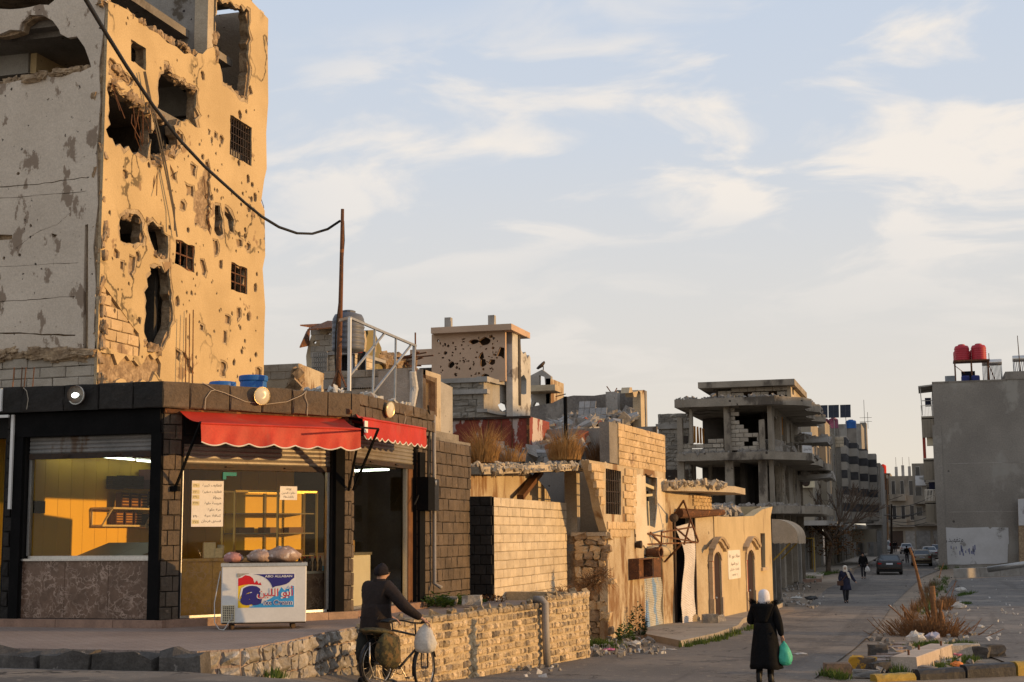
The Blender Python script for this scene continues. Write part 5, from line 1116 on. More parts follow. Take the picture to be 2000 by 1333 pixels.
# ================================================================== yellow wall with two arched doors
PG = PL((-6.78,47.0),(-5.98,59.6))
def make_arch_house():
 t = thing('yellow_arch_house','sunlit yellow house with two arched doors and a white painted notice','house',(-6.8,47,.1))
 P = PG.poly;zb = 0.0;e = PG.px(1508,1100)[0]
 def arch(x0,x1,ysp,ytop):
  s0,s1 = PG.px(x0,1140)[0],PG.px(x1,1140)[0];zs = PG.px((x0 + x1) / 2,ysp)[1];zt = PG.px((x0 + x1) / 2,ytop)[1];c = (s0 + s1) / 2
  return [(s0,zb),(s1,zb),(s1,zs)] + [(c + (s1 - s0) / 2 * cos(pi * k / 10),zs + (zt - zs) * sin(pi * k / 10)) for k in range(1,10)] + [(s0,zs)],s0,s1,zs,zt,c
 doors = [arch(1393,1408,1096,1079),arch(1459,1473,1094,1075)]
 win = P([(1485,1042),(1494,1042),(1495,1108),(1487,1109)])
 top = P([(1512,1010),(1509,990),(1500,992),(1488,996),(1472,1008),(1430,1010),(1391,1009)])
 wall(PG,[(0,zb),(e,zb),(e,top[0][1])] + top[1:-1] + [(0,top[-1][1])],[d[0] for d in doors] + [win],.35,yellow_render,'street_wall',t)
 wall(PL((PG.w(e,0)[0] - 5,PG.w(e,0)[1] - .02),(PG.w(e,0)[0] - .02,PG.w(e,0)[1] - .02)),rect(0,4.6,0,top[1][1]),[],.3,yellow_render,'end_wall',t)
 for k,(poly,s0,s1,zs,zt,c) in enumerate(doors):
  w = (s1 - s0);d = thing('arched_door',None,None,(0,0,0));bpy.data.objects.remove(d)
  for sgn in (-1,1):
   x = s0 - .09 if sgn < 0 else s1 + .09;z = zb;
   while z < zs - .1:
    h = min(.5,zs - z);m = MB();ex = .03 if z < .9 else 0;m.pbox(PG,x - .085 - ex * sgn * (sgn < 0) * -1,x + .085 + ex * (sgn > 0),z,z + h - .008,-.1,.03 + ex);m.build('jamb_stone',trim_stone,t);z += h
  for q in range(7):
   a0,a1 = pi * q / 7,pi * (q + 1) / 7 - .02;ri = (w / 2 + .02,zt - zs + .02);ro = (w / 2 + .2,zt - zs + .26)
   pts = [(c + ri[0] * cos(a0),zs + ri[1] * sin(a0)),(c + ro[0] * cos(a0),zs + ro[1] * sin(a0)),(c + ro[0] * cos(a1),zs + ro[1] * sin(a1)),(c + ri[0] * cos(a1),zs + ri[1] * sin(a1))]
   m = MB();m.prism([PG.w(s,z,-.1) for s,z in pts],PG.n * .15);m.build('arch_stone',trim_stone,t)
  m = MB();pr = []
  for q in range(15):
   f = q / 14;x = c + (f - .5) * (w + 1.15);u = abs(f - .5) * 2;z = zt + .36 - .42 * (u ** 2) * 1.1 + (.10 if u > .85 else 0);pr.append((x,z))
  for off,th,lift in ((.05,.12,0),(.13,.07,.08)):
   rings = [[PG.w(x,z + lift,0.002),PG.w(x,z + lift,off + .06),PG.w(x,z + lift + th,off + .1),PG.w(x,z + lift + th,0.002)] for x,z in pr];m.loft(rings)
  m.build('hood_mould',trim_stone,t)
  wp = [PG.w(s,z,-.035) for s,z in poly];m = MB();m.prism(wp,PG.n * -.05);dd = m.build('door_leaf',brown_door,t)
  m = MB();m.pbox(PG,s0 + .01,s0 + w * .26,zb,zs + .1,-.04,-.02);m.build('red_leaf',red_door,dd)
  m = MB();m.ball(PG.w(c - .1,1.0,-.02),.05);m.build('handle',chrome,dd)
 wz = [z for _,z in win];m = MB();m.prism([PG.w(s,z,-.12) for s,z in win],PG.n * -.03);m.build('window_shutter',brown_door,t)
 m = MB();m.pbox(PG,win[0][0] - .1,win[1][0] + .1,min(wz) - .12,min(wz),-.1,.08);m.build('window_sill',trim_stone,t)
 rocks_along(t,'roof_rubble',chalk,[PG.w(.2,top[-1][1] + .0,-.5),PG.w(4,top[-1][1] + .25,-1.2),PG.w(8.5,top[-1][1] + .25,-.9)],150,.3,4)
 m = MB();m.prism([PG.w(.0,top[-1][1] - .2,-.3),PG.w(e,top[-1][1] - .2,-.3),PG.w(e,top[-1][1] - .2,-5),PG.w(0,top[-1][1] - .2,-5)],(0,0,.15));m.build('roof_slab',concrete_dark,t)
 # painted notice: writing on a whitewashed panel
 q = P([(1421,1077),(1445,1073),(1447,1128),(1422,1134)]);s0,s1 = q[0][0],q[1][0];zt,zb2 = (q[0][1] + q[1][1]) / 2,(q[2][1] + q[3][1]) / 2
 n_ = 6;r_ = .12;pl2 = [];
 for cx,cz,a0 in ((s1 - r_,zt - r_,0),(s0 + r_,zt - r_,pi / 2),(s0 + r_,zb2 + r_,pi),(s1 - r_,zb2 + r_,3 * pi / 2)):
  pl2 += [(cx + r_ * cos(a0 + pi / 2 * k / n_),cz + r_ * sin(a0 + pi / 2 * k / n_)) for k in range(n_ + 1)]
 m = MB();m.prism([PG.w(s,z,.0) for s,z in pl2],PG.n * .012);nb = m.build('painted_notice',flat('notice_white',(.76,.72,.64)),t)
 m = MB();W_ = s1 - s0;H_ = zt - zb2
 for txt_,y,hh,ww in (('محلات نور ٧٨',.70,.17,.84),('لبيع المواد',.44,.14,.62),('بإدارة خليل',.28,.10,.72),('٠٩٣٢٢٦٢',.10,.07,.44)):
  txt_ = txt_.replace('إ','ا');m.add(*text_mb(ar(txt_),1,lambda x,z:PG.w(s0 + W_ / 2 + x,zb2 + H_ * y + z,.016),width=W_ * ww,height=H_ * hh))
 m.build('painted_writing',flat('faded_paint',(.16,.10,.08)),nb,fix=False)
make_arch_house()
sheet('pavement',[g2(1262,1248),g2(1330,1262),g2(1400,1246),g2(1442,1230),g2(1452,1216),g2(1505,1196),g2(1535,1180),(PG.w(12.8,0).x,PG.w(12.8,0).y),(PG.w(6,0).x - .1,PG.w(6,0).y),(PG.w(0,0).x - .1,PG.w(0,0).y),(PF.w(0,0).x - .1,PF.w(0,0).y),(PE.w(5,0).x - .1,PE.w(5,0).y)],.13,pavement_c,1.0,thick=.3)

# ================================================================== houses behind the shop roof
def box_house(t,name,mat,x0,x1,y0,y1,z0,z1):
 m = MB();m.box(((x0 + x1) / 2,(y0 + y1) / 2,(z0 + z1) / 2),(x1 - x0,y1 - y0,z1 - z0));return m.build(name,mat,t)
def front(y,x0,x1,ya,yb):                 # a rectangle on the plane Y = y from its pixels: x0, x1, z0, z1
 a,b = ypt(x0,(ya + yb) / 2,y),ypt(x1,(ya + yb) / 2,y);return a.x,b.x,ypt((x0 + x1) / 2,yb,y).z,ypt((x0 + x1) / 2,ya,y).z
def make_rear_houses():
 # flat grey parapet house with the pale side wall, just right of the tower
 y = 40.0;x0,x1,z0,z1 = front(y,500,583,712,800)
 t = thing('low_grey_house','low grey cement house with a pale sunlit side wall right of the tower','house',(x1,y,0))
 w_ = PL((x0 - 2,y),(x1,y));wall(w_,rect(0,w_.len,0,z1),[],.25,concrete_warm,'front_wall',t)
 blocks(w_,0,w_.len,z1 - .48,z1 + .0,.5,.24,.1,block_grey,t,'block',off=.02)
 s_ = PL((x1 + .01,y),(x1 + .01,y + 6));wall(s_,[(0,0),(6,0),(6,s_.px(638,728)[1] - .3),(0,z1)],[],.2,stained_render,'side_wall',t)
 rocks_along(t,'broken_corner',crater_stone,[(x1 - .05,y - .05,z1 - .2),(x1 - .1,y - .05,z1 - 2.2)],22,.3,3)
 # long block wall behind the steel frame
 y = 37.0;x0,x1,z0,z1 = front(y,632,812,722,830)
 t = thing('roof_block_wall','long grey block wall with a row of vent holes behind the steel frame','wall',(x0,y,3))
 w_ = PL((x0,y),(x1,y));wall(w_,rect(0,w_.len,1,z1),[],.2,mortar_grey,'core',t,off=-.02)
 zv = ypt(720,748,y).z;m = MB();m.pbox(w_,0,w_.len,zv - .14,zv + .14,-.02,.03);
 m.build('lintel_band',concrete,t);m = MB()
 for k in range(40):m.pbox(w_,.1 + k * w_.len / 41,.1 + k * w_.len / 41 + .03,zv - .17,zv - .13,.02,.035)
 tag(m.build('vent_hole',window_dark,t),kind='stuff')
 blocks(w_,0,w_.len,z0,zv - .16,.42,.21,.1,block_grey,t,'block',off=.012);blocks(w_,0,w_.len,zv + .15,z1,.42,.21,.1,block_grey,t,'block',off=.012,seed=4)
 # the small room with the grille
 y0 = 33.6;a = xpt(820,800,ypt(820,800,y0).x);x0,x1,z0,z1 = front(y0,800,826,722,800)
 t = thing('roof_room','small cement room with a tall rusty window grille behind the shop','hut',(x1,y0,5))
 pr = PL((x1 - .55,y0),(x1 + .05,y0 + 2.6));q = pr.poly([(812,720),(862,735),(862,800),(812,800)])
 P1 = PL((x1 - 1.2,y0),(x1,y0));wall(P1,rect(0,1.2,3,z1),[],.2,concrete,'front_wall',t)
 P2 = PL((x1,y0 + .01),(x1,y0 + 2.9));g = P2.poly([(826,738),(851,748),(851,810),(826,808)]);e = P2.px(861,760)[0]
 wall(P2,[(0,3),(e,3),(e,z1),(0,z1)],[g],.2,concrete_warm,'side_wall',t)
 m = MB()
 for i in range(12):s = g[0][0] + (g[1][0] - g[0][0]) * i / 11;m.bar(P2.w(s,g[3][1],.02),P2.w(s,g[1][1] + .12,.02),.014)
 m.build('grille',rust,t);m = MB();m.pbox(P2,g[0][0],g[1][0],g[3][1],g[0][1],-.2,-.18);m.build('shutter_panel',M('faded_screen',(.50,.40,.25)),t)
 P3 = PL((x1 - .35,y0 + e + .1),(x1 - .35,y0 + e + 2.6));ee = P3.px(884,790)[0];wall(P3,[(0,3),(ee,3),(ee,P3.px(884,757)[1]),(0,P3.px(862,742)[1])],[],.2,concrete,'rear_wall',t)
 # house with the ruined upper storey behind the pole
 y = 52.0
 t = thing('patched_block_house','battered block house with a torn tin roof behind the leaning pole','house',(ypt(650,800,y).x,y,0))
 x0,x1,z0,z1 = front(y,602,710,634,690);U = PL((x0,y),(x1,y))
 wall(U,ragged([(0,z0 - 3),(U.len,z0 - 3),(U.len,z1 - .3),(U.len * .7,z1),(.3,z1 - .1),(0,z1 - .8)],.4,.06,3),[blob(*U.px(642,658),.22,.16,9,2)] + [blob(*U.px(R.uniform(610,700),R.uniform(642,680)),R.uniform(.06,.16),R.uniform(.06,.14),7,k) for k in range(12)],.2,stained_render,'upper_wall',t)
 blocks(U,.1,U.len * .9,z1 - 1.3,z1 - .15,.42,.21,.08,block_grey,t,'block',off=.03,seed=4,mask=lambda s,z:R.random() < .82)
 V = PL((x1,y),(x1,y + 7));zz = V.poly([(710,635),(730,645),(745,680),(748,730)]);wall(V,[(0,z0 - 3),(zz[3][0],z0 - 3),zz[3],zz[2],zz[1],(0,z1 - .3)],[blob(*V.px(714,645),.3,.3,8,2)],.2,M('mossy_render',(.24,.19,.08),(.17,.14,.07),s1=1,bump=.6,c3=(.38,.28,.15),s3=1,t3=.6),'side_wall',t)
 m = MB();d = ypt(585,636,y - 1);
 for (a,b,c,e_) in (((585,637),(640,640),(640,636),0),((602,652),(690,634),(640,630),0)):pass
 def sheetp(pts,yy,th=.04):return [ypt(px_,py_,yy + k * .8) for k,(px_,py_) in enumerate(pts)]
 for pts in ([(600,646),(700,637),(712,632),(640,629)],[(585,680),(604,676),(606,640),(598,650)],[(586,637),(610,641),(640,637),(638,634)]):m.prism(sheetp(pts,y - .9),(0,0,.05))
 m.build('tin_roof',rust,t)
 x0,x1,z0,z1 = front(y - 3,612,692,688,760);w_ = PL((x0,y - 3),(x1,y - 3));wall(w_,rect(0,w_.len,1,z1),[rect(*[w_.px(664,700)[0],w_.px(690,700)[0],w_.px(680,728)[1],w_.px(680,692)[1]])],.2,old_white,'lower_wall',t)
 blocks(w_,0,w_.px(663,700)[0],z0,z1 - .05,.44,.21,.08,block_beige,t,'block',off=.03,seed=8)
 m = MB();m.box((w_.w(w_.px(677,700)[0],0).x,y - 2.7,z1 - .7),(1.3,.1,1.4));m.build('dark_window',window_dark,t)
 m = MB();a = w_.px(613,690);b = w_.px(641,728)
 for k in range(9):s = a[0] + (b[0] - a[0]) * k / 8;m.bar(w_.w(s,a[1],.12),w_.w(s,b[1],.12),.04)
 for k in range(5):z = a[1] + (b[1] - a[1]) * k / 4;m.bar(w_.w(a[0],z,.12),w_.w(b[0],z,.12),.04)
 m.build('old_grille',M('chalky_steel',(.5,.46,.4)),t)
 w2 = PL((x1,y - 3),(x1,y + 3.4));e2 = w2.px(728,720)[0];wall(w2,rect(0,e2,1,z1),[],.2,old_white,'side_block_wall',t);blocks(w2,0,e2,z0,z1 - .03,.44,.21,.08,block_beige,t,'block',off=.03,seed=9)
 m = MB();m.box(((x0 + x1) / 2,y - 1.5,z1 - .06),(x1 - x0 + .1,3.2,.12));m.build('terrace_slab',concrete,t)
 rocks_along(t,'broken_ledge',crater_stone,[ypt(738,700,y + 2),ypt(760,712,y + 3),ypt(796,716,y + 4)],40,.55,3)
 # torn roof between the houses
 y = 56;m = MB()
 for k in range(14):
  a = ypt(745 + R.uniform(0,40),R.uniform(700,716),y + R.uniform(-1,1));m.bar(a,a + Vector((R.uniform(.5,1.6),R.uniform(-.5,.5),R.uniform(-.3,.3))),.14,.04)
 m.solo('fallen_tin_roof',rust,'torn brown tin roof pieces sagging between the rear houses','roof')
 # peach house, scarred white side
 y = 62.0;x0,x1,z0,z1 = front(y,843,987,650,748)
 t = thing('peach_house','shell-pocked peach house with a flat roof and scarred white side','house',(x1,y,0))
 U = PL((x0,y),(x1,y));rr = random.Random(3)
 hs = [blob(*U.px(*c),a,b,9,i) for i,(c,a,b) in enumerate((((947,667),.34,.2),((925,668),.24,.13),((943,709),.2,.2),((961,707),.2,.14),((881,713),.16,.2),((947,735),.22,.13),((870,690),.1,.1)))]
 hs.append(ragged(U.poly([(937,690),(943,687),(945,698),(940,702),(935,699)]),.3,.05,4));hs.append(ragged(U.poly([(970,690),(976,678),(984,680),(984,703),(977,698),(969,696)]),.3,.06,5))
 small = [b for b in (blob(rr.uniform(.3,U.len - .3),rr.uniform(z0 + .3,z1 - .2),rr.uniform(.03,.08),rr.uniform(.03,.08),6,k) for k in range(95)) if not any(inpoly(q,h) for q in b for h in hs) and not any(inpoly(h[0],b) for h in hs)]
 zf = U.px(900,748)[1]
 wall(U,rect(0,U.len,zf,z1),hs + small,.2,peach,'front_wall',t)
 m = MB();m.box(((x0 + x1) / 2,y + .9,(zf + z1) / 2),(U.len - .1,.1,z1 - zf));m.build('room_wall',room_shade,t)
 xa,xb,za,zb = front(y,820,845,682,712);W0 = PL((xa - .5,y + .03),(x0,y + .03));wall(W0,rect(0,W0.len,za,zb),[],.2,peach,'balcony_wall',t);m = MB();m.box(((xa - .5 + x0) / 2,y + 1.4,za - 1),(W0.len,.2,2));m.build('balcony_back',room_shade,t)
 xc0,xc1,zc0,zc1 = front(y - .3,843,1000,640,652);m = MB();m.box(((xc0 + xc1) / 2,y + 1.2,z1 + .12),(xc1 - xc0,3.2,.28));m.build('roof_slab',peach,t)
 for px_ in (876,961):p = ypt(px_,645,y + 1);m = MB();m.box((p.x,y + 1,z1 + .55),(.3,.3,.7));m.build('column_stub',concrete,t)
 xw = ypt(1001,740,y + .4).x;V = PL((xw,y + .4),(xw,y + 14));ev = V.px(1036,740)[0];zt = z1 + .1
 hv = [ragged(V.poly([(1017,738),(1023,736),(1028,742),(1028,768),(1018,770)]),.4,.08,3)]
 rag = V.poly([(1036,700),(1034,694),(1030,700),(1027,688),(1022,692),(1018,684),(1016,660),(1012,654)])
 wall(V,[(0,1),(ev,1)] + rag + [(0,zt)],hv,.3,dirty_white,'white_side_wall',t)
 m = MB();m.box(((x1 + xw) / 2,y + 1.5,(zf + zt) / 2 - .5),(xw - x1 + .1,.3,zt - zf + 1));m.build('bay_back_wall',room_shade,t)
 # stone storey below with its broken bay
 xa,xb,za,zb = front(y - 1.5,866,945,742,808);W1 = PL((xa,y - 1.5),(xb,y - 1.5));m = MB();m.pbox(W1,0,W1.len,0,zb,-.3,-.03);m.build('storey_core',mortar_grey,t)
 blocks(W1,0,W1.len,za - .5,zb - .1,.5,.26,.2,rubble_masonry,t,'stone',off=0,gap=.04,rough=.04,vary=.35,seed=5,tilt=.03)
 for zz_ in (zb,ypt(900,765,y - 1.5).z):m = MB();m.pbox(W1,-.2,W1.len + .2,zz_ - .14,zz_ + .06,-.3,.14);m.build('string_course',concrete,t)
 wx,wy = ypt(962,780,y - .2).x,ypt(999,780,y + 1.2).x;W2 = PL((xb,y - 1.5),(wx,y - .2));W3 = PL((wx,y - .2),(wy,y + 1.2))
 for k,(Wk,mt) in enumerate(((W2,rubble_masonry),(W3,concrete))):
  hh = [ragged(Wk.poly([(972,790),(984,784),(996,790),(998,800),(985,806),(975,800)]),.3,.06,4)] if k == 1 else []
  wall(Wk,rect(0,Wk.len,0,zb),hh,.3,mt,'bay_wall',t);m = MB();m.pbox(Wk,-.1,Wk.len + .1,zb - .1,zb + .1,-.3,.2);m.build('string_course',concrete,t);m = MB();m.pbox(Wk,-.1,Wk.len + .1,zb - 1.5,zb - 1.35,-.3,.2);m.build('string_course',concrete,t)
 # far broken tower behind with balcony
 y = 82;x0,x1,z0,z1 = front(y,1036,1076,724,840)
 t = thing('shattered_balcony_house','narrow shattered house with an empty balcony and sky through its arch','house',(x0,y,0))
 U = PL((x0,y),(x1,y));hs = [ragged(U.poly([(1053,734),(1066,736),(1066,768),(1053,766)]),.5,.1,2),ragged(U.poly([(1040,792),(1044,786),(1050,787),(1053,795),(1052,812),(1040,812)]),.5,.08,3)]
 wall(U,ragged([(0,0),(U.len,0),(U.len,z1 - .4),(U.len * .6,z1),(0,z1 - .3)],.5,.08,4),hs,.4,concrete,'front_wall',t)
 wall(PL((x1,y),(x1,y + 5)),rect(0,3.2,0,z1 - .5),[],.3,stained_render,'side_wall',t)
 m = MB();m.box(((x0 + x1) / 2 + .4,y - .8,ypt(1055,764,y).z),(x1 - x0 + .6,1.8,.35));m.build('balcony_slab',stained_render,t)
 m = MB();p = ypt(1058,722,y + .5);m.lathe(p + Vector((0,0,.2)),[(.0,-.08),(.3,.0),(.34,.12),(.33,.12),(.0,-.05)],14,Vector((-.5,-.3,.6)),cap=False);m.bar(p + Vector((.1,0,-.3)),p + Vector((.1,0,.2)),.05);m.solo('satellite_dish',dark_iron,'small dark satellite dish on top of the narrow shattered house','satellite dish')
make_rear_houses()
def make_rubble_house():
 y = 50.0;x0,x1,z0,z1 = front(y,1038,1215,770,900);
 t = thing('collapsed_house','collapsed grey house with heaps of rubble and one standing corner wall','house',((x0 + x1) / 2,y,2))
 U = PL((x0 - 1,y + 3),(x1 + .3,y + 3));tp = U.poly([(1206,765),(1190,768),(1160,771),(1120,774),(1100,780),(1078,788),(1056,790),(1036,798)])
 wall(U,[(0,1),(U.len,1),(U.len,tp[0][1])] + ragopen(tp,.6,.09,3),[],.3,rubble_wall,'rear_wall',t)
 q = ypt(1228,760,y + 3);V = PL((x1 + .3,y + 2.8),(x1 + .4,y + 7));e = V.px(1252,780)[0]
 wall(V,[(0,1),(e,1)] + V.poly([(1251,768),(1247,762),(1243,776),(1238,776),(1234,757),(1230,757),(1228,768)]) + [(0,tp[0][1])],[],.3,stained_render,'corner_wall',t)
 p = ypt(1196,790,y + 2.4);m = MB();m.box((p.x,y + 2.5,(1 + ypt(1196,766,y + 2.4).z) / 2),(.45,.45,ypt(1196,766,y + 2.4).z - 1));m.build('column',concrete,t)
 # mound of rubble: a rough sheet plus loose pieces
 m = MB();xs = 26;ys = 10
 def hz(fx,fy):return ypt(1120,905,41).z + (ypt(1150,800,y).z - ypt(1120,905,41).z) * (fy ** .8) * (.12 + .80 * sin(pi / 2 * min(1,max(0,fx * 1.75 - .05)))) + .25 * noise.noise((fx * 7,fy * 5,1))
 for j in range(ys + 1):
  for i in range(xs + 1):fx,fy = i / xs,j / ys;m.v.append(Vector((x0 - 1 + (x1 - x0 + 1.2) * fx,40.5 + (y + 2.6 - 40.5) * fy,hz(fx,fy))))
 for j in range(ys):
  for i in range(xs):a = j * (xs + 1) + i;m.f.append((a,a + 1,a + xs + 2,a + xs + 1));m.m.append(0)
 m.build('rubble_mound',rubble_grey,t,smooth=True)['kind'] = 'stuff'
 rr = random.Random(9);cols = {0:MB(),1:MB(),2:MB()}
 def spot():fx,fy = rr.random(),rr.random();return Vector((x0 - 1 + (x1 - x0 + 1.2) * fx,40.5 + (y + 2.4 - 40.5) * fy,hz(fx,fy)))
 for k in range(1700):
  d = rr.choice((.1,.14,.18,.25,.34)) * rr.uniform(.7,1.2);cols[0 if rr.random() < .66 else 1 if rr.random() < .78 else 2].chunk(spot() + Vector((0,0,d * .2)),(d * 1.4,d,d * .8))
 for k,(nm,mt) in enumerate((('grey_debris',chalk),('white_debris',rubble_white),('brick_debris',brick_red))):cols[k].build(nm,mt,t)['kind'] = 'stuff'
 for k in range(60):
  p = spot();d = rr.uniform(.3,.75);m = MB();m.rock(p + Vector((0,0,.1)),(d * 1.3,d,d * .3),rr.uniform(0,3),.08,rot=Euler((rr.uniform(-.7,.7),rr.uniform(-.6,.6),rr.uniform(0,3))).to_matrix());m.build('slab_piece',rr.choice((chalk,chalk,rubble_white,concrete)),t)
 # tiled wall slab lying on the heap
 T = PL(ypt(1126,820,49)[:2],ypt(1178,812,49)[:2]);z0_ = ypt(1150,824,49).z
 for j in range(3):
  for i in range(5):
   if (i,j) in ((4,2),(3,2)):continue
   m = MB();m.prism([T.w(.03 + i * .21,z0_ + j * .26,-j * .12),T.w(.22 + i * .21,z0_ + j * .26,-j * .12),T.w(.22 + i * .21,z0_ + .24 + j * .26,-j * .12 - .11),T.w(.03 + i * .21,z0_ + .24 + j * .26,-j * .12 - .11)],T.n * -.05);m.build('white_tile',rubble_white,t)
 m = MB()
 for (x,y_,xx,yy) in ((1185,755,1194,768),(1205,758,1200,768),(1258,762,1248,782),(1085,775,1105,770),(1120,850,1205,826)):m.tube([ypt(x,y_,y + 2.5),ypt(xx,yy,y + 2.5)],.02,4)
 tag(m.build('rebar',rust,t),kind='stuff')
 # red container and black post on the roof edge
 yc = 41.5;x0,x1,z0,z1 = front(yc,880,1034,816,905)
 t = thing('rusty_container','long flaking red and white steel container behind the dry grass','container',((x0 + x1) / 2,yc,z0))
 m = MB();m.box(((x0 + x1) / 2,yc + 1.2,(z0 + z1) / 2 - .6),(x1 - x0,2.4,z1 - z0 + 1.2));m.build('body',red_box,t)
 xs_ = ypt(980,860,yc).x
 for x,w in ((x0,.08),(xs_,.02),(x1 - .03,.09),((xs_ + x1) / 2 - .1,.02),(x0 + .75 * (xs_ - x0),.02)):m = MB();m.box((x,yc - .02,(z0 + z1) / 2),(w,.05,z1 - z0));m.build('post',rust,t)
 m = MB();m.box(((x0 + x1) / 2,yc - .01,z1 - .02),(x1 - x0 + .1,.1,.07));m.build('top_rail',dark_iron,t)
 p,q = ypt(1104,775,39.5),ypt(1106,895,39.5);m = MB();m.bar(q - Vector((0,0,.4)),p,.09);m.solo('black_post',black_paint,'single black steel post standing in front of the rubble','post')
make_rubble_house()

# ================================================================== the shelled concrete frame
def make_frame_building():
 y = 74.0
 t = thing('concrete_frame_ruin','shelled three storey concrete frame with open floors and broken slabs','building',(-8,y,0))
 xr = ypt(1499,900,y).x
 def fr(x0,x1,ya,yb,yy=y):return front(yy,x0,x1,ya,yb)
 def slab(nm,pxl,pxr,pyl,pyr,th,over,y1,yy=y - .5):
  a,b = ypt(pxl,pyl,yy),ypt(pxr,pyr,yy);z = (a.z + b.z) / 2;m = MB()
  poly = [(a.x,yy)] + [(a.x + (b.x - a.x) * k / 12,yy + R.uniform(-.12,.12)) for k in range(1,12)] + [(b.x,yy)] + [(b.x + over * min(1,.55 + k * .3) + R.choice((-.7,-.35,0,.1,.25)),yy + (y1 - yy) * k / 14) for k in range(1,14)] + [(b.x + over * .8,y1),(a.x,y1)]
  pts = [Vector((p[0],p[1],z)) for p in poly];m.prism(pts,(0,0,-th));m.build(nm,concrete_brown,t)
  rocks_along(t,'slab_rubble',chalk,[pts[0] + Vector((0,.2,.02)),pts[12] + Vector((-.1,.2,.02)),pts[18] + Vector((-.1,0,0)),pts[26] + Vector((-.1,0,.0))],70,.22,int(z * 10));return z,a.x,b.x
 z3,ax,bx = slab('floor_slab',1317,1512,783,772,.42,1.6,90)
 z2,a2,b2 = slab('floor_slab',1321,1500,889,879,.40,1.9,92)
 z1,a1,b1 = slab('floor_slab',1385,1520,992,985,.40,1.8,92)
 U = PL((ax - 3,y),(xr,y));Pp = U.px
 def col(x0,x1,ya,yb,yy=y,w=.42,mat=concrete_brown,nm='column'):
  a,b,za,zb = fr(x0,x1,ya,yb,yy);m = MB();m.box(((a + b) / 2,yy + w / 2,(za + zb) / 2),(b - a,w,zb - za),jit=.03);m.build(nm,mat,t)
 for c in ((1413,1427,784,884),(1482,1493,820,884),(1322,1333,816,890),(1416,1432,886,986),(1481,1497,884,984),(1322,1336,890,938),(1346,1352,800,868)):col(*c)
 for c in ((1350,1357,890,960,79),(1384,1391,890,990,79),(1508,1513,800,880,80),(1540,1546,800,880,85)):col(*c)
 # block infill of the upper floor
 w1 = [Pp(*p) for p in ((1427,788),(1446,790),(1441,800),(1442,825),(1446,835),(1462,836),(1468,846),(1481,846),(1481,879),(1427,880))]
 zs = [z for _,z in w1];blocks(U,Pp(1427,840)[0],Pp(1481,840)[0],min(zs),max(zs),.44,.22,.2,block_grey,t,'block',off=-.12,gap=.02,rough=.012,mask=lambda s,z:inpoly((s,z),w1) and not inpoly((s,z),[Pp(*p) for p in ((1455,858),(1472,856),(1474,868),(1458,869))]),seed=2)
 w2 = [Pp(*p) for p in ((1335,872),(1345,868),(1375,868),(1388,857),(1413,857),(1413,880),(1334,886))]
 zs = [z for _,z in w2];blocks(U,Pp(1333,870)[0],Pp(1413,870)[0],min(zs),max(zs),.44,.22,.2,block_grey,t,'block',off=-.12,gap=.02,rough=.012,mask=lambda s,z:inpoly((s,z),w2),seed=3)
 pier = fr(1515,1532,898,976,78);pp = PL((pier[0],78),(pier[1],78));blocks(pp,0,pp.len,pier[2],pier[3],.42,.22,.3,block_grey,t,'block',off=0,gap=.02,seed=5,rough=.02)
 # rear walls and partitions in the dark
 m = MB();m.box(((ax + xr) / 2 + .6,83.5,z3 / 2 - .2),(xr - ax - 1.6,.3,z3 - .4));m.build('rear_wall',room_shade,t)
 m = MB();m.box((ax + 2.3,80,(z2 + z3) / 2),(.25,6,z3 - z2 - .4));m.box((xr - .6,81,(z2 + z3) / 2),(.25,5,z3 - z2 - .4));m.box((ax + 3,80,(z2 + z1) / 2),(.25,6,z2 - z1 - .4));m.build('partition',room_shade,t)
 m = MB();m.box(((ax + xr) / 2 - .2,81.2,(z2 + z3) / 2),(xr - ax - 1,.2,z3 - z2 - .45));m.build('shade_toned_wall',room_shade,t)
 m = MB();m.box(((ax + xr) / 2 - .2,81.3,(z1 + z2) / 2),(xr - ax - .8,.2,z2 - z1 - .42));m.build('shade_toned_wall',room_shade,t)
 for k,x in enumerate((1357,1363,1369,1374)):
  a = fr(x - 2,x + 1.5,832 + k * 2,866,79.4);m = MB();m.box(((a[0] + a[1]) / 2,79.4,(a[2] + a[3]) / 2),(a[1] - a[0],.06,a[3] - a[2]),jit=.03);m.build('sun_toned_strip',flat('sun_toned_cloth',(.62,.27,.05)),t)  # low sun on the curtains is put into their orange colour
 for k in range(2):
  a = fr(1523 + k * 3,1526 + k * 3,815,850,80);m = MB();m.box(((a[0] + a[1]) / 2,80,(a[2] + a[3]) / 2),(a[1] - a[0],.06,a[3] - a[2]));m.build('sun_toned_strip',flat('sun_toned_cloth',(.62,.27,.05)),t)  # the same painted sun tone on strips nearer the street side
 # top storey
 zt = ypt(1450,752,y + 2).z;a = fr(1373,1543,750,776,y + 1.5);m = MB();m.box(((a[0] + a[1]) / 2,y + 5.4,zt),(a[1] - a[0] + .5,8,.32));m.build('roof_slab',concrete_brown,t)
 V = PL((a[0] + .5,y + 2),(a[1],y + 2));rr_ = V.poly([(1430,757),(1530,752),(1530,800),(1430,800)])
 blocks(V,V.px(1428,770)[0],V.len - .2,z3,zt - .15,.44,.22,.2,block_grey,t,'block',off=0,gap=.02,seed=6,rough=.012,mask=lambda s,z:not (V.px(1500,764)[0] < s < V.px(1512,764)[0] and z < zt - .5) and not (V.px(1454,764)[0] < s < V.px(1464,764)[0]))
 blocks(V,V.px(1402,770)[0],V.px(1428,770)[0],z3,z3 + .6,.44,.22,.2,block_grey,t,'block',off=0,gap=.02,seed=7)
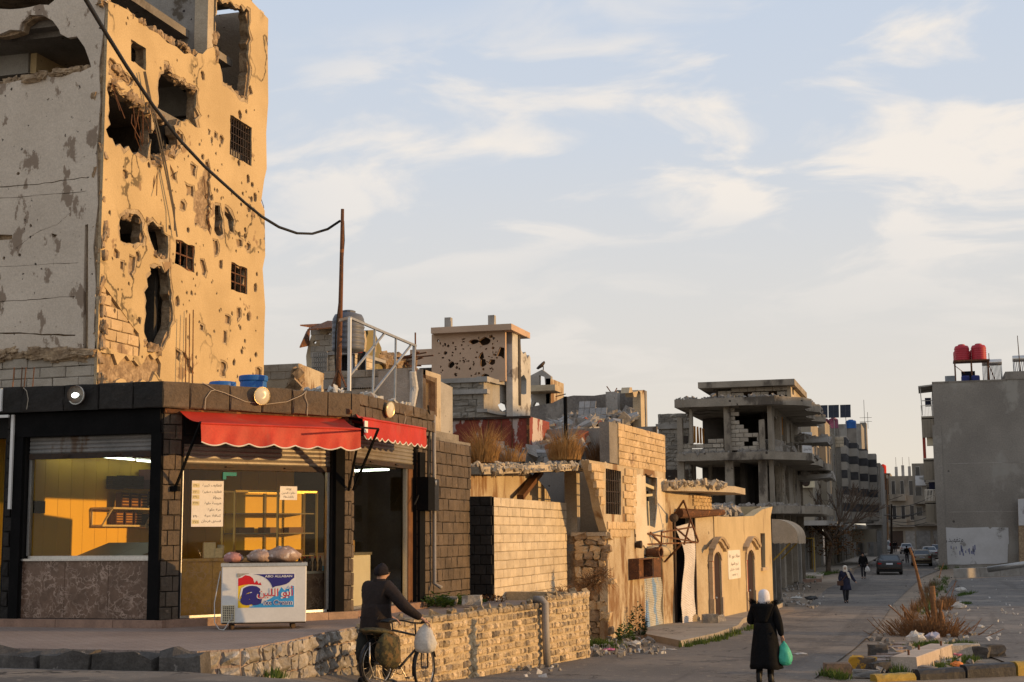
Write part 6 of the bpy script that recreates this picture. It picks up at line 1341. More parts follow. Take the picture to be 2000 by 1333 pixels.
 m = MB();m.box(((a[0] + a[1]) / 2,y + 6,(z3 + zt) / 2),(a[1] - a[0] - .6,.2,zt - z3));m.build('top_wall',room_shade,t);m = MB();m.box((a[0] + .6,y + 2.4,(z3 + zt) / 2),(.3,.3,zt - z3));m.build('top_wall',room_shade,t)
 V2 = PL((a[1],y + 2),(a[1],y + 9));wall(V2,rect(0,7,z3,zt - .1),[rect(.8,1.7,z3 + .8,zt - .5),rect(3,5,z3,zt - .6)],.2,concrete_warm,'top_side_wall',t)
 # street side: battered columns, hanging ledges
 for yy in (78,82,86,91):m = MB();m.box((xr + .1,yy,z2 / 2 + 1),(.45,.45,z2 + 1.6),jit=.05);m.box((xr + .1,yy,(z2 + z3) / 2),(.4,.4,z3 - z2),jit=.06);m.build('column',concrete_brown,t)
 for yy,zz in ((88,z2 + 1.3),(90,z1 + 2.0)):m = MB();m.box((xr + 1.2,yy,zz),(2.2,3,.25),jit=.12);m.build('balcony_slab',concrete,t);rocks_along(t,'ledge_rubble',chalk,[(xr + .6,yy - 1.4,zz + .12),(xr + 2.1,yy + 1,zz + .1)],24,.4,4)
 m = MB();m.box((xr - .2,84,z1 / 2),(.3,18,z1 - .4));m.build('ground_floor_wall',room_shade,t)
 for k in range(5):m = MB();m.box((xr + .05,76.5 + k * 3.3,1.6),(.3,.5,3.2));m.build('shop_pier',concrete,t)
 for k in range(3):
  a = fr(1500 + k * 14,1512 + k * 14,860 - k * 6,884 - k * 4,76 + 3 * k);m = MB();m.rock(((a[0] + a[1]) / 2,76 + 3 * k,z2 + .3),(1.1,.8,.8));m.build('slab_piece',chalk,t)
 # broken infill along the street side
 Sd = PL((xr + .25,y + .3),(xr + .25,y + 17));rr = random.Random(6)
 for za,zb_,holes in ((z2,z3 - .4,((1.2,3.6,.2,2.0),(5.4,7.4,.9,2.4),(10,12.5,.3,2.2))),(z1,z2 - .4,((.6,3.2,.0,2.3),(6.2,8.6,.4,2.3),(11,13,.8,2.2)))):
  wall(Sd,[(0,za),(16,za),(16,zb_),(0,zb_)],[ragged([(p,za + r + .02),(q,za + r + .02),(q,min(zb_ - .15,za + s_)),(p,min(zb_ - .15,za + s_))],.4,.12,int(p * 9)) for p,q,r,s_ in holes],.22,concrete_brown,'side_infill',t)
 # lower wing on the left
 a = fr(1286,1350,808,960,y + 3.5);Wl = PL((a[0],y + 3.5),(a[1],y + 3.5));m = MB();m.pbox(Wl,.02,Wl.len,1,a[3] - .02,-.3,-.05);m.build('wing_core',mortar_grey,t)
 blocks(Wl,0,Wl.len,Wl.px(1310,950)[1],a[3],.42,.22,.2,rubble_masonry,t,'block',off=0,gap=.025,rough=.03,seed=8,vary=.2)
 m = MB();m.pbox(Wl,-.1,Wl.len,Wl.px(1310,838)[1],Wl.px(1310,828)[1],-.1,.12);m.build('string_course',concrete,t);m = MB();m.pbox(Wl,Wl.px(1333,865)[0],Wl.px(1344,865)[0],Wl.px(1338,866)[1],Wl.px(1338,852)[1],.0,.03);m.build('dark_opening',window_dark,t);m = MB();m.pbox(Wl,Wl.px(1292,930)[0],Wl.px(1345,930)[0],Wl.px(1310,985)[1],Wl.px(1310,918)[1],.0,.03);m.build('dark_opening',window_dark,t)
make_frame_building()

def windows(t,pl,items,frame_m,pane_m=window_dark,off=0.0,d=.06):
 for s0,s1,z0,z1 in items:
  m = MB();w = .07;m.pbox(pl,s0 - w,s1 + w,z1,z1 + w,off - .02,off + d);m.pbox(pl,s0 - w,s1 + w,z0 - w,z0,off - .02,off + d * 1.5);m.pbox(pl,s0 - w,s0,z0,z1,off - .02,off + d);m.pbox(pl,s1,s1 + w,z0,z1,off - .02,off + d);f = m.build('window',frame_m,t)
  m = MB();m.pbox(pl,s0,s1,z0,z1,off - .01,off + .012);m.build('pane',pane_m,f)
def balcony(t,pl,s0,s1,z,depth,mat,rail=None,h=1.0):
 m = MB();m.pbox(pl,s0,s1,z - .16,z,.01,depth);b = m.build('balcony',mat,t)
 if rail is None:m = MB();m.pbox(pl,s0,s1,z,z + h,depth - .12,depth);m.pbox(pl,s0,s0 + .12,z,z + h,.01,depth - .12);m.pbox(pl,s1 - .12,s1,z,z + h,.01,depth - .12);m.build('parapet',mat,b)
 else:
  m = MB();n = max(3,int((s1 - s0) / .22));m.pbox(pl,s0,s1,z + h - .05,z + h,depth - .06,depth);m.pbox(pl,s0,s0 + .05,z + h - .05,z + h,.01,depth)
  for k in range(n + 1):s = s0 + (s1 - s0) * k / n;m.bar(pl.w(s,z,depth - .03),pl.w(s,z + h,depth - .03),.035)
  for k in range(4):m.bar(pl.w(s0 + .03,z,depth * (k + .5) / 4),pl.w(s0 + .03,z + h,depth * (k + .5) / 4),.035)
  m.build('railing',rail,b)
def shopfronts(t,x,y0,y1,h,n,seed):
 rr = random.Random(seed);pl = PL((x,y0),(x,y1));w = pl.len / n;m = MB();m.pbox(pl,0,pl.len,0,h,-.5,-.3);m.build('shop_wall',concrete_dark,t)
 for k in range(n + 1):m = MB();m.pbox(pl,k * w - .22,k * w + .22,0,h,-.3,0);m.build('shop_pier',rr.choice((concrete,beige_flat)),t)
 for k in range(n):
  m = MB();s0,s1 = k * w + .24,k * w + w - .24;q = int(h * .8 / .16)
  for i in range(q):z = i * .16;m.add([pl.w(s0,z,-.2),pl.w(s1,z,-.2),pl.w(s1,z + .16,-.17),pl.w(s0,z + .16,-.17)],[(0,1,2,3)])
  m.pbox(pl,s0,s1,h * .8,h * .8 + .3,-.28,-.1);m.build('shop_shutter',rr.choice((shutter_grey,shutter_grey,steel,dark_iron)),t,fix=False)
def tank(name,c,r,h,mat,label,group,rib=6):
 t = thing(name,label,'water tank',c,group);prof = [(r * .96,0)]
 for k in range(rib):z = h * .8 * (k + .5) / rib;prof += [(r * .98,z - h * .035),(r * 1.03,z),(r * .98,z + h * .035)]
 prof += [(r * .97,h * .82),(r * .85,h * .92),(r * .45,h * .97)]
 m = MB();m.lathe(c,prof,18);m.build('body',mat,t,smooth=True);m = MB();m.lathe(Vector(c) + Vector((0,0,h * .97)),[(r * .45,0),(r * .45,h * .05),(r * .3,h * .07)],14);m.build('lid',mat,t);return t

def make_left_row():
 # apartment house with the white board and air conditioner
 y = 107.0;x0,x1,z0,z1 = front(y,1545,1587,822,1010);ye = 129.0;xs = x1
 t = thing('beige_apartment_house','beige apartment house with an air conditioner and white written board','building',(xs,y,0))
 m = MB();m.box((xs - 4.02,(y + ye) / 2,(3.9 + z1) / 2),(8,ye - y,z1 - 3.9));m.build('upper_floors',beige_flat,t)
 S_ = PL((xs,y),(xs,ye));F_ = PL((xs - 8,y),(xs,y))
 m = MB();m.pbox(S_,7.5,14.5,5.2,z1 + .6,0,.5);m.pbox(S_,17,22,3.9,z1 + .2,0,.4);m.build('bay',beige_flat,t)
 wn = []
 for z in (z1 - 3.6,z1 - 7.2):
  for s in (2.0,5.0):wn.append((s,s + 1.5,z,z + 1.9))
 windows(t,S_,wn,concrete);windows(t,S_,[(9,10.5,z1 - 3.4,z1 - 1.4),(12,13.2,z1 - 3.4,z1 - 1.4),(9,10.5,z1 - 7.2,z1 - 5.2),(12,13.2,z1 - 7.2,z1 - 5.2)],concrete,off=.5);windows(t,S_,[(18.2,19.6,z1 - 3.4,z1 - 1.6),(18.2,19.6,z1 - 7.2,z1 - 5.4)],concrete,off=.4)
 windows(t,F_,[(4.2,5.2,z1 - 4.6,z1 - 2.0),(5.8,6.4,z1 - 8.2,z1 - 6)],concrete)
 a = F_.poly([(1566,845),(1586,843),(1586,890),(1566,891)]);m = MB();m.pbox(F_,a[0][0],a[1][0],a[2][1],a[0][1],0,.06);wb = m.build('white_board',old_white,t)
 m = MB();wd = a[1][0] - a[0][0];hg = a[0][1] - a[2][1]
 for s_,yy in (('معرض نور',.72),('للأثاث',.46),('جملة ومفرق',.2)):m.add(*text_mb(ar(s_),1,lambda x,z:F_.w((a[0][0] + a[1][0]) / 2 + x,a[2][1] + hg * yy + z,.066),width=wd * .75,height=hg * .14))
 m.build('board_writing',ink,wb,fix=False)
 zb = F_.px(1575,893)[1];m = MB();m.pbox(F_,F_.px(1552,900)[0],8.15,zb - .2,zb + .05,0,1.3);m.pbox(F_,F_.px(1566,910)[0],8.1,F_.px(1570,927)[1],zb - .2,0,1.1);m.build('balcony',beige_flat,t)
 s,z = F_.px(1578,943);c = thing('air_conditioner','boxy air conditioner fixed to the beige apartment house','air conditioner',F_.w(s,z - .4,.3));m = MB();m.pbox(F_,s - .5,s + .5,z - .38,z + .38,.05,.55);m.build('case',cream,c);m = MB();m.lathe(F_.w(s - .1,z,.56),[(.3,0),(.28,.02),(.05,.03)],14,F_.n);m.build('fan_grille',dark_iron,c)
 m = MB();m.pbox(S_,-.2,ye - y,3.6,3.95,-1.2,.9);m.build('canopy_slab',concrete,t)
 shopfronts(t,xs - 1.0,y,ye,3.6,7,2)
 # rubble filled ruin between the frame and the apartment house
 # striped stone building
 y = 129.0;x0,x1,z0,z1 = front(y,1600,1653,852,1000)
 t = thing('striped_stone_building','tall building with dark and pale stone bands and stepped bays','building',(x1,y,0))
 m = MB();m.box((x1 - 5.52,137,(4.1 + z1) / 2),(11,15.9,z1 - 4.1));m.build('body',grey_render,t)
 F_ = PL((x1 - 11,y),(x1,y));zq = F_.px(1630,874)[1];blocks(F_,F_.px(1612,860)[0],10.9,zq,z1 - .1,.6,.3,.08,block_beige,t,'block',off=.05,gap=.02,seed=3)
 segs = ((.0,5,0.0,0),(5,9,.7,-.35),(9,12,1.4,-.7),(12,14.5,2.1,-1.0))
 for i,(a,b,o,dz) in enumerate(segs):
  P_ = PL((x1,y + a),(x1,y + b));top = z1 + dz;z = 4.2;k = 0
  m = MB();m.pbox(P_,0,b - a,4.1,top - .01,-.5,o + .02);m.build('bay_core',grey_render,t)
  while z < top - .1:
   h = min(.72,top - z);mm = MB();mm.pbox(P_,-.03,b - a,z + .01,z + h - .01,o + .02,o + .08);mm.pbox(P_,-.035,.04,z + .01,z + h - .01,-.4,o + .02)
   mm.build('stone_band',stripe_dark if k % 2 else stripe_light,t)
   z += h;k += 1
  ws = []
  for z in (z1 - 4.6,z1 - 8.2,z1 - 11.2):
   if z < 4.6:continue
   for q in range(max(1,int((b - a) / 2.4))):ws.append((.7 + q * 2.4,1.9 + q * 2.4,z,z + 1.7))
  windows(t,P_,ws,concrete,off=o + .09)
  if i == 1:balcony(t,P_,.2,(b - a) * .9,z1 - 9.2,o + 1.4,beige_flat)
 shopfronts(t,x1 - 1.6,y,y + 88,4.0,20,5)
 m = MB();m.box((x1 - 1.4,137.0,4.05),(6.0,16,.3));m.build('canopy_slab',concrete_dark,t)
 a = front(y + 38,1618,1682,832,852);m = MB();m.box(((a[0] + a[1]) / 2,y + 42,(z1 + a[3]) / 2),(a[1] - a[0],8,a[3] - z1 + .4));m.build('penthouse',grey_render,t)
 a = front(y + 56,1680,1692,828,870);m = MB();m.box(((a[0] + a[1]) / 2,y + 58,(z1 + a[3]) / 2),(a[1] - a[0],3,a[3] - z1 + .4));m.build('stair_tower',concrete_dark,t)
 m = MB();p = ypt(1689,830,y + 58);
 for dx,h in ((0,3.2),(.4,1.6)):m.bar(p + Vector((dx,0,-.5)),p + Vector((dx,0,h)),.05)
 for zz in (.4,.9):m.bar(p + Vector((-.6,0,zz)),p + Vector((.9,0,zz)),.04)
 m.solo('antenna_mast',dark_iron,'thin aerial mast on the stair tower of the striped building','antenna')
 for k,(px_,mt,lb) in enumerate(((1609,tank_pink,'left faded pink water tank under the solar panels'),(1628,tank_pink,'right faded pink water tank under the solar panels'),(1662,tank_blue,'blue water tank at the right end below the solar panels'))):
  p = ypt(px_,833,y + 21);p.z -= .25;tank('water_tank',p,.50 if k < 2 else .55,1.1 if k < 2 else .9,mt,lb,'tanks below the solar panels');
  m = MB();a_,b_,c_,d_ = front(y + 21,px_ - 9,px_ + 9,833,852);m.box((p.x,p.y,(z1 + p.z) / 2 - .1),(1.0,1.0,p.z - z1 + .2));m.build('tank_plinth',concrete_dark,t)
 for k,(xa,xb,lb) in enumerate(((1577,1594,'first dark solar panel from the left on the roofs'),(1596,1616,'second dark solar panel from the left on the roofs'),(1618,1638,'third dark solar panel from the left on the roofs'),(1641,1661,'rightmost of the four dark solar panels on the roofs'))):
  a,b,za,zb = front(y + 20,xa,xb,792 - k * .5,817 - k * .5);s = thing('solar_collector',lb,'solar panel',((a + b) / 2,y + 20,za),'solar panels on the roof')
  m = MB();tl = .45
  m.prism([(a,y + 20,za),(b,y + 20,za),(b,y + 20 + tl,zb),(a,y + 20 + tl,zb)],(0,.05,-.02));m.build('cell_sheet',solar,s);m = MB()
  m.bar((a,y + 19.98,za),(a,y + 19.98 + tl,zb),.035);m.bar((b,y + 19.98,za),(b,y + 19.98 + tl,zb),.035);m.bar((a,y + 19.98,za),(b,y + 19.98,za),.035);m.bar((a,y + 19.98 + tl,zb),(b,y + 19.98 + tl,zb),.035);m.bar((a,y + 19.98 + tl / 2,(za + zb) / 2),(b,y + 19.98 + tl / 2,(za + zb) / 2),.02);m.bar(((a + b) / 2,y + 19.98,za),((a + b) / 2,y + 19.98 + tl,zb),.02);m.build('frame',M('panel_frame',(.12,.12,.13)),s)
  m = MB();m.bar(((a + b) / 2,y + 20.3,za + .3),((a + b) / 2,y + 20.6,z1 - 0.1),.06);m.build('leg',steel,s)
make_left_row()

def make_street_end():
 def block(name,lab,y,xa,xb,ytop,mat,seed,rows=3,cols=3,bal=()):
  rr = random.Random(seed);x0,x1,z0,z1 = front(y,xa,xb,ytop,1060);t = thing(name,lab,'building',((x0 + x1) / 2,y,0));P_ = PL((x0,y),(x1,y))
  m = MB();m.box(((x0 + x1) / 2,y + 8,z1 / 2),(x1 - x0,15.96,z1));m.build('body',mat,t)
  h = (z1 - 4.2) / rows;w = P_.len / cols;it = []
  for r in range(rows):
   for c in range(cols):
    s = w * (c + .5);ww = w * rr.uniform(.18,.28);it.append((s - ww,s + ww,4.4 + r * h + .7,4.4 + r * h + h * .75))
  windows(t,P_,it,concrete);
  for r,c0,c1 in bal:balcony(t,P_,w * c0 + .2,w * c1 - .2,4.3 + r * h,1.3,far_render,None)
  m = MB();m.pbox(P_,0,P_.len,3.9,4.2,0,1.2);m.build('canopy_slab',concrete_dark,t)
  n = max(2,int(P_.len / 3));
  for k in range(n):m = MB();m.pbox(P_,P_.len * k / n + .2,P_.len * (k + 1) / n - .2,0,3.2,0,.08);m.build('shop_shutter',rr.choice((shutter_grey,dark_iron)),t)
  if seed % 2 == 0:
   for k in range(3):m = MB();s = P_.len * (.3 + .25 * k);m.pbox(P_,s - .25,s + .25,z1,z1 + 2.0 + rr.uniform(-.5,.3),-1.5,-1.0);m.build('column_stub',concrete,t);m = MB();m.bar(P_.w(s,z1 + 1.5,-1.2),P_.w(s,z1 + 3.4,-1.2),.06);m.build('rebar',rust,t)
  return t,P_,z1
 t,P_,z1 = block('far_balcony_house','far beige house closing the street with column stubs on its roof',262.0,1738,1790,930,far_render,4,2,3,bal=((1,0,2),(0,0,2)))
 block('far_narrow_house','narrow far house left of the closing house under a red tank',268.0,1714,1742,925,beige_flat,3,2,2,bal=((1,0,1),))
 t2,P2,z2 = block('far_corner_house','brownish far corner house with balconies beside the blank wall',215.0,1784,1850,905,far_render,5,3,3,bal=((0,0,2),(1,0,2),(2,1,3)))
 m = MB();m.pbox(P2,.4,2.4,z2 - 3.2,z2 - 1.8,.0,.25);m.build('white_screen',old_white,t2);m = MB();m.pbox(P2,3.2,3.7,5.6,6.9,1.3,1.4);m.build('pink_laundry',plastic_pink,t2)
 block('far_grey_house','far grey house half hidden behind the striped building',176.0,1690,1722,905,grey_render,7,3,2,bal=((1,0,2),(2,0,1)))
 p = ypt(1725,932,262);m = MB();
 for dx in (-.9,.9):
  for dy in (0,1.8):m.bar((p.x + dx,263 + dy,p.z - 3),(p.x + dx,263 + dy,p.z + .6),.14)
 m.box((p.x,263.9,p.z + .6),(2.2,2.2,.15));m.box((p.x,263.9,p.z - .9),(.9,.9,2.6));m.solo('tank_stand',rust,'rusty stand of the red tank above the far roofs','stand');tank('water_tank',(p.x,263.9,p.z + .68),.55,1.6,M('bright_red_tank',(.62,.035,.02),bump=.05),'single bright red water tank on a stand above the far roofs','roof tanks far off')
 # wires across the street, poles
 m = MB()
 for k,(xa,ya,xb,yb) in enumerate(((1715,985,1840,960),(1715,1000,1840,985),(1718,1010,1838,1000),(1725,1015,1838,1010),(1690,990,1800,1000))):
  a,b = ypt(xa,ya,205),ypt(xb,yb,150);m.tube([a.lerp(b,q / 8) - Vector((0,0,.9 * sin(pi * q / 8))) for q in range(9)],.035,4)
 tag(m.build('street_wire',wire_m),'tangled black wires sagging across the far street','wire');o = m
 for k,(px_,ytop,yy,lab) in enumerate(((1733,935,232,'taller dark street pole at the end of the street'),(1741,985,190,'shorter dark street pole beside the parked white van'))):
  b = ypt(px_,1080,yy);tp = ypt(px_,ytop,yy);m = MB();m.tube([(b.x,yy,0),(tp.x,yy,tp.z)],[.16,.11],8);m.bar((tp.x,yy,tp.z * .7),(tp.x + 2.2,yy - 1,tp.z * .76),.08);m.solo('street_pole',dark_iron,lab,'pole','poles at the end of the street')
make_street_end()

# ================================================================== the blank-walled building on the right
def make_right_building():
 y = 124.0;c = ypt(1836,1090,y);x0 = ypt(1828,900,y).x;F_ = PL((x0,y),(x0 + 22,y));zt = F_.px(1890,747)[1];s2 = F_.px(1966,735)[0];z2 = F_.px(1985,728)[1]
 t = thing('blank_wall_building','tall building with a blank grey cement side wall on the right','building',(x0,y,0))
 m = MB();m.box((x0 + s2 / 2,y + 14,zt / 2),(s2,28,zt));m.build('body',grey_render,t);m = MB();m.box((x0 + s2 + (22 - s2) / 2,y + 14,z2 / 2),(22 - s2,27.98,z2));m.build('body',grey_render,t)
 m = MB();m.pbox(F_,-.02,s2 - .02,zt - .0,zt + .14,-28,.03);m.pbox(F_,s2 - .1,22,z2 - .55,z2 + .1,-28,.06);m.build('coping',concrete_dark,t)
 for zz in (F_.px(1900,905)[1],F_.px(1900,1000)[1]):m = MB();m.pbox(F_,.9,20,zz - .02,zz + .02,0,.012);m.build('floor_line',concrete,t)
 m = MB();m.pbox(F_,F_.px(1830,900)[0] - .25,F_.px(1836,900)[0] + .2,0,F_.px(1830,830)[1],0,.07);m.build('corner_strip',grey_render,t)
 q = [F_.px(*p) for p in ((1838,1034),(1848,1031),(1896,1030),(1930,1030),(1934,1034),(1938,1030),(1970,1031),(1971,1062),(1968,1064),(1968,1100),(1838,1104))]
 wall(F_,ragged(q,.8,.04,3),[],.04,old_white,'whitewashed_patch',t,off=.045)
 m = MB();s,z = F_.px(1867,1062);wd = F_.px(1882,1060)[0] - F_.px(1853,1060)[0];m.add(*text_mb(ar('متفهيد'),1,lambda x,y_:F_.w(s + x,z + y_,.05),width=wd,height=.5));s_,z_ = F_.px(1846,1058)
 m.tube([F_.w(s_ + .14 * cos(a),z_ + .13 * sin(a),.05) for a in [k * pi / 6 for k in range(13)]],.025,4);m.build('graffiti',ink,t,fix=False)
 m = MB();rr = random.Random(2)
 for k in range(16):s,z = F_.px(rr.uniform(1855,1905),rr.uniform(1072,1086));w = rr.uniform(.04,.12);m.pbox(F_,s,s + w,z,z + rr.uniform(.15,.5),.045,.052)
 m.build('blue_paint_marks',flat('faded_blue_paint',(.16,.17,.28)),t)
 # balconies on the street side
 S_ = PL((x0,y + 12),(x0,y));
 S_.n = Vector((-1,0,0));rr = random.Random(5);fh = 3.55
 for k in range(4):
  z = zt - 2.75 - k * fh
  if z < 3:break
  m = MB();m.box((x0 - .52,y + 3.6,z),(1.0,5.6,.16));b = m.build('balcony',beige_flat,t)
  if k % 2 == 0:
   m = MB()
   for q in range(9):m.bar((x0 - 1.0 + q * .12,y + .82,z + .08),(x0 - 1.0 + q * .12,y + .82,z + 1.0),.03)
   m.bar((x0 - 1.0,y + .82,z + 1.0),(x0,y + .82,z + 1.0),.05);m.bar((x0 - 1.0,y + .82,z + 1.0),(x0 - 1.0,y + 6.3,z + 1.0),.05)
   for q in range(22):m.bar((x0 - 1.0,y + .85 + q * .25,z + .08),(x0 - 1.0,y + .85 + q * .25,z + 1.0),.03)
   m.build('railing',alu,b)
  m = MB();m.box((x0 - .5,y + .85,z - .95),(.98,.08,1.55));m.box((x0 - .97,y + 3.6,z - .95),(.08,5.4,1.55))
  for q in range(4):m.box((x0 - .88 + q * .26,y + .79,z - .95),(.1,.04,1.5))
  m.build('fluted_parapet',beige_flat,b)
  m = MB();m.box((x0 - .4,y + 1.3,z + 1.5 - (0 if k % 2 else .2)),(.5,.5,.7));m.build('hanging_cloth' if k % 2 == 0 else 'fan_unit',cloth_navy if k % 2 == 0 else cream,b)
  if k % 2 == 1:m = MB();m.box((x0 - .88,y + 1.0,z + 1.1),(.25,.1,2.0));m.build('red_shutter',red_door,b)
 m = MB();m.prism([(x0 - 1.15,y + .7,zt - .1),(x0,y + .7,zt + .0),(x0,y + 6.4,zt + .0),(x0 - 1.15,y + 6.4,zt - .1)],(0,0,-.12));m.bar((x0 - .9,y + .9,zt - 2.6),(x0 - 1.0,y + .9,zt - .2),.07);m.bar((x0 - .9,y + .9,zt - 1.35),(x0,y + .9,zt - 1.35),.06);m.build('balcony_roof',concrete,t)
 # older wall at the frame's edge
 e = F_.px(1986,1040)[0];E_ = PL((x0 + e,y - 1.2),(x0 + 22,y - 1.2));
 n = thing('patched_corner_wall','patched wall at the right edge, pale plaster above bare brown render','wall',(x0 + e,y - 1.2,0))
 wall(E_,[(0,0),(9,0),(9,E_.px(1995,974)[1]),(.2,E_.px(1995,974)[1]),(.1,E_.px(1990,1030)[1])],[],.8,crater_stone,'bare_wall',n);wall(E_,ragged([E_.px(*p) for p in ((1988,975),(2010,975),(2010,1026),(1990,1027),(1989,1000))],.4,.05,2),[],.05,old_white,'plaster_patch',n,off=.06)
 # tanks on their stand
 yt = y + 2.0;a,b,za,zb = front(yt,1864,1933,700,752)
 st = thing('tank_stand','tall rusty steel stand carrying two red water tanks on the right roof','stand',((a + b) / 2,yt,zt));top = ypt(1900,703,yt).z;m = MB();m.box(((a + b) / 2,yt + .75,top - .06),(b - a + .1,1.7,.12));m.build('platform',rust,st)
 for x in (a + .08,(a + b) / 2,b - .08):
  for dy in (0,1.5):m = MB();m.bar((x,yt + dy,zt),(x,yt + dy,top - .1),.1);m.build('leg',rust,st)
 m = MB();m.bar((a,yt,top - .4),(a + .9,yt + 1.5,zt + 1.1),.04);m.bar((b,yt,top - .6),(b + .5,yt,zt),.07);m.bar((b,yt,top),(b,yt,top + .5),.06);m.build('brace',rust,st)
 for k,(px_,lb) in enumerate(((1879,'left red water tank with chevron ribs on the tall stand'),(1912,'right red water tank on the tall stand'))):p = ypt(px_,700,yt + .7);tank('water_tank',(p.x,yt + .7,top + .003),.62,1.38,tank_red,lb,'red tanks on the right roof')
 for k,(px_,lb) in enumerate(((1866,'thin red barrel behind the left red tank'),(1897,'thin red barrel between the two red tanks'))):p = ypt(px_,700,yt + 1.35);tank('red_barrel',(p.x,yt + 1.38,top + .003),.17,.95,tank_red,lb,'red barrels on the stand',3)
 # solar water heaters and roof clutter
 for px0,px1,yy,lb in ((1918,1957,y + 6,'solar water heater with a blue drum beside the tank stand'),(1978,2030,y + 3,'large solar water heater at the right edge of the roof')):
  a,b,za,zb = front(yy,px0,px1,705 if px0 < 1950 else 697,730);h = thing('solar_water_heater',lb,'water heater',((a + b) / 2,yy,zt),'solar heaters on the right roof');m = MB();m.lathe((a,yy,zb - .15),[(.25,0),(.28,.05),(.28,b - a - .05),(.25,b - a)],14,(1,0,0));m.build('drum',alu,h,smooth='auto');base = zt if px0 < 1950 else z2
  m = MB();nq = 14
  for q in range(nq):x = a + .15 + (b - a - .3) * q / (nq - 1);m.tube([(x,yy,zb - .3),(x,yy - 1.2,base + .15)],.03,5)
  m.build('glass_tube',car_glass,h);m = MB()
  for x in (a + .05,b - .05):m.bar((x,yy - 1.25,base + .1),(x,yy,zb - .2),.05);m.bar((x,yy + .3,base),(x,yy,zb - .2),.05)
  m.build('stand',steel,h)
 a,b,za,zb = front(y + 3,1878,1905,724,742);m = MB();m.prism([(a,y + 3,zt + .1),(b,y + 3,zt + .1),(b,y + 3.6,zb),(a,y + 3.6,zb)],(0,.05,0));m.solo('solar_collector',solar,'dark solar panel leaning below the red tanks on the right roof','solar panel','panels on the right roof')
 a,b,za,zb = front(y + 3,1846,1868,734,748);m = MB();m.box(((a + b) / 2,y + 3.6,zb - .0 - (zb - zt) / 2),(b - a,.9,zb - zt));m.solo('roof_crate',M('grey_tin',(.30,.32,.34)),'grey tin crate at the left end of the right roof','crate')
 for k,px_ in enumerate((1886,1906)):a,b,za,zb = front(y + 1,px_ - 8,px_ + 8,744,752);m = MB();m.lathe(((a + b) / 2,y + 1,zt + .14),[(.3,0),(.34,.1),(.34,.4),(.3,.5)],14);m.solo('blue_barrel',M('dark_blue_barrel',(.03,.04,.16)),'%s dark blue barrel under the tank stand on the right' % ('left','right')[k],'barrel','blue barrels on the right roof')
 p,q = ypt(1987,656,y + 2),ypt(1993,728,y + 2);m = MB();m.tube([p,q - Vector((0,0,.2))],[.03,.05],5);m.solo('roof_pole',dark_iron,'thin bare pole on the right roof edge','pole')
make_right_building()

# buildings further along the right side of the square: they stand between the low sun and the far street
def make_side_block(x0,x1,y0,y1,h,lab):
 t = thing('apartment_block',lab,'building',(x0,y0,0),'blocks on the right side of the square');m = MB();m.box(((x0 + x1) / 2,(y0 + y1) / 2,h / 2),(x1 - x0,y1 - y0,h));m.build('body',grey_render,t)
 P_ = PL((x0,y1),(x0,y0));it = []
 for r in range(int(h / 3.3)):
  for c in range(int((y1 - y0) / 5)):it.append((1.5 + c * 5,3.2 + c * 5,1.1 + r * 3.3,2.6 + r * 3.3))
 P_.n = Vector((-1,0,0));windows(t,P_,it,concrete)
make_side_block(34,46,67,104,14.0,'grey apartment block off to the right of the square')
make_side_block(32,46,106,124,12.0,'lower grey apartment block off to the right beside the blank wall')
make_side_block(25.5,46,126,140,13.0,'grey apartment block beyond the blank wall on the right')
make_side_block(9,30,154,212,14.0,'grey apartment block down the right side behind the blank wall')

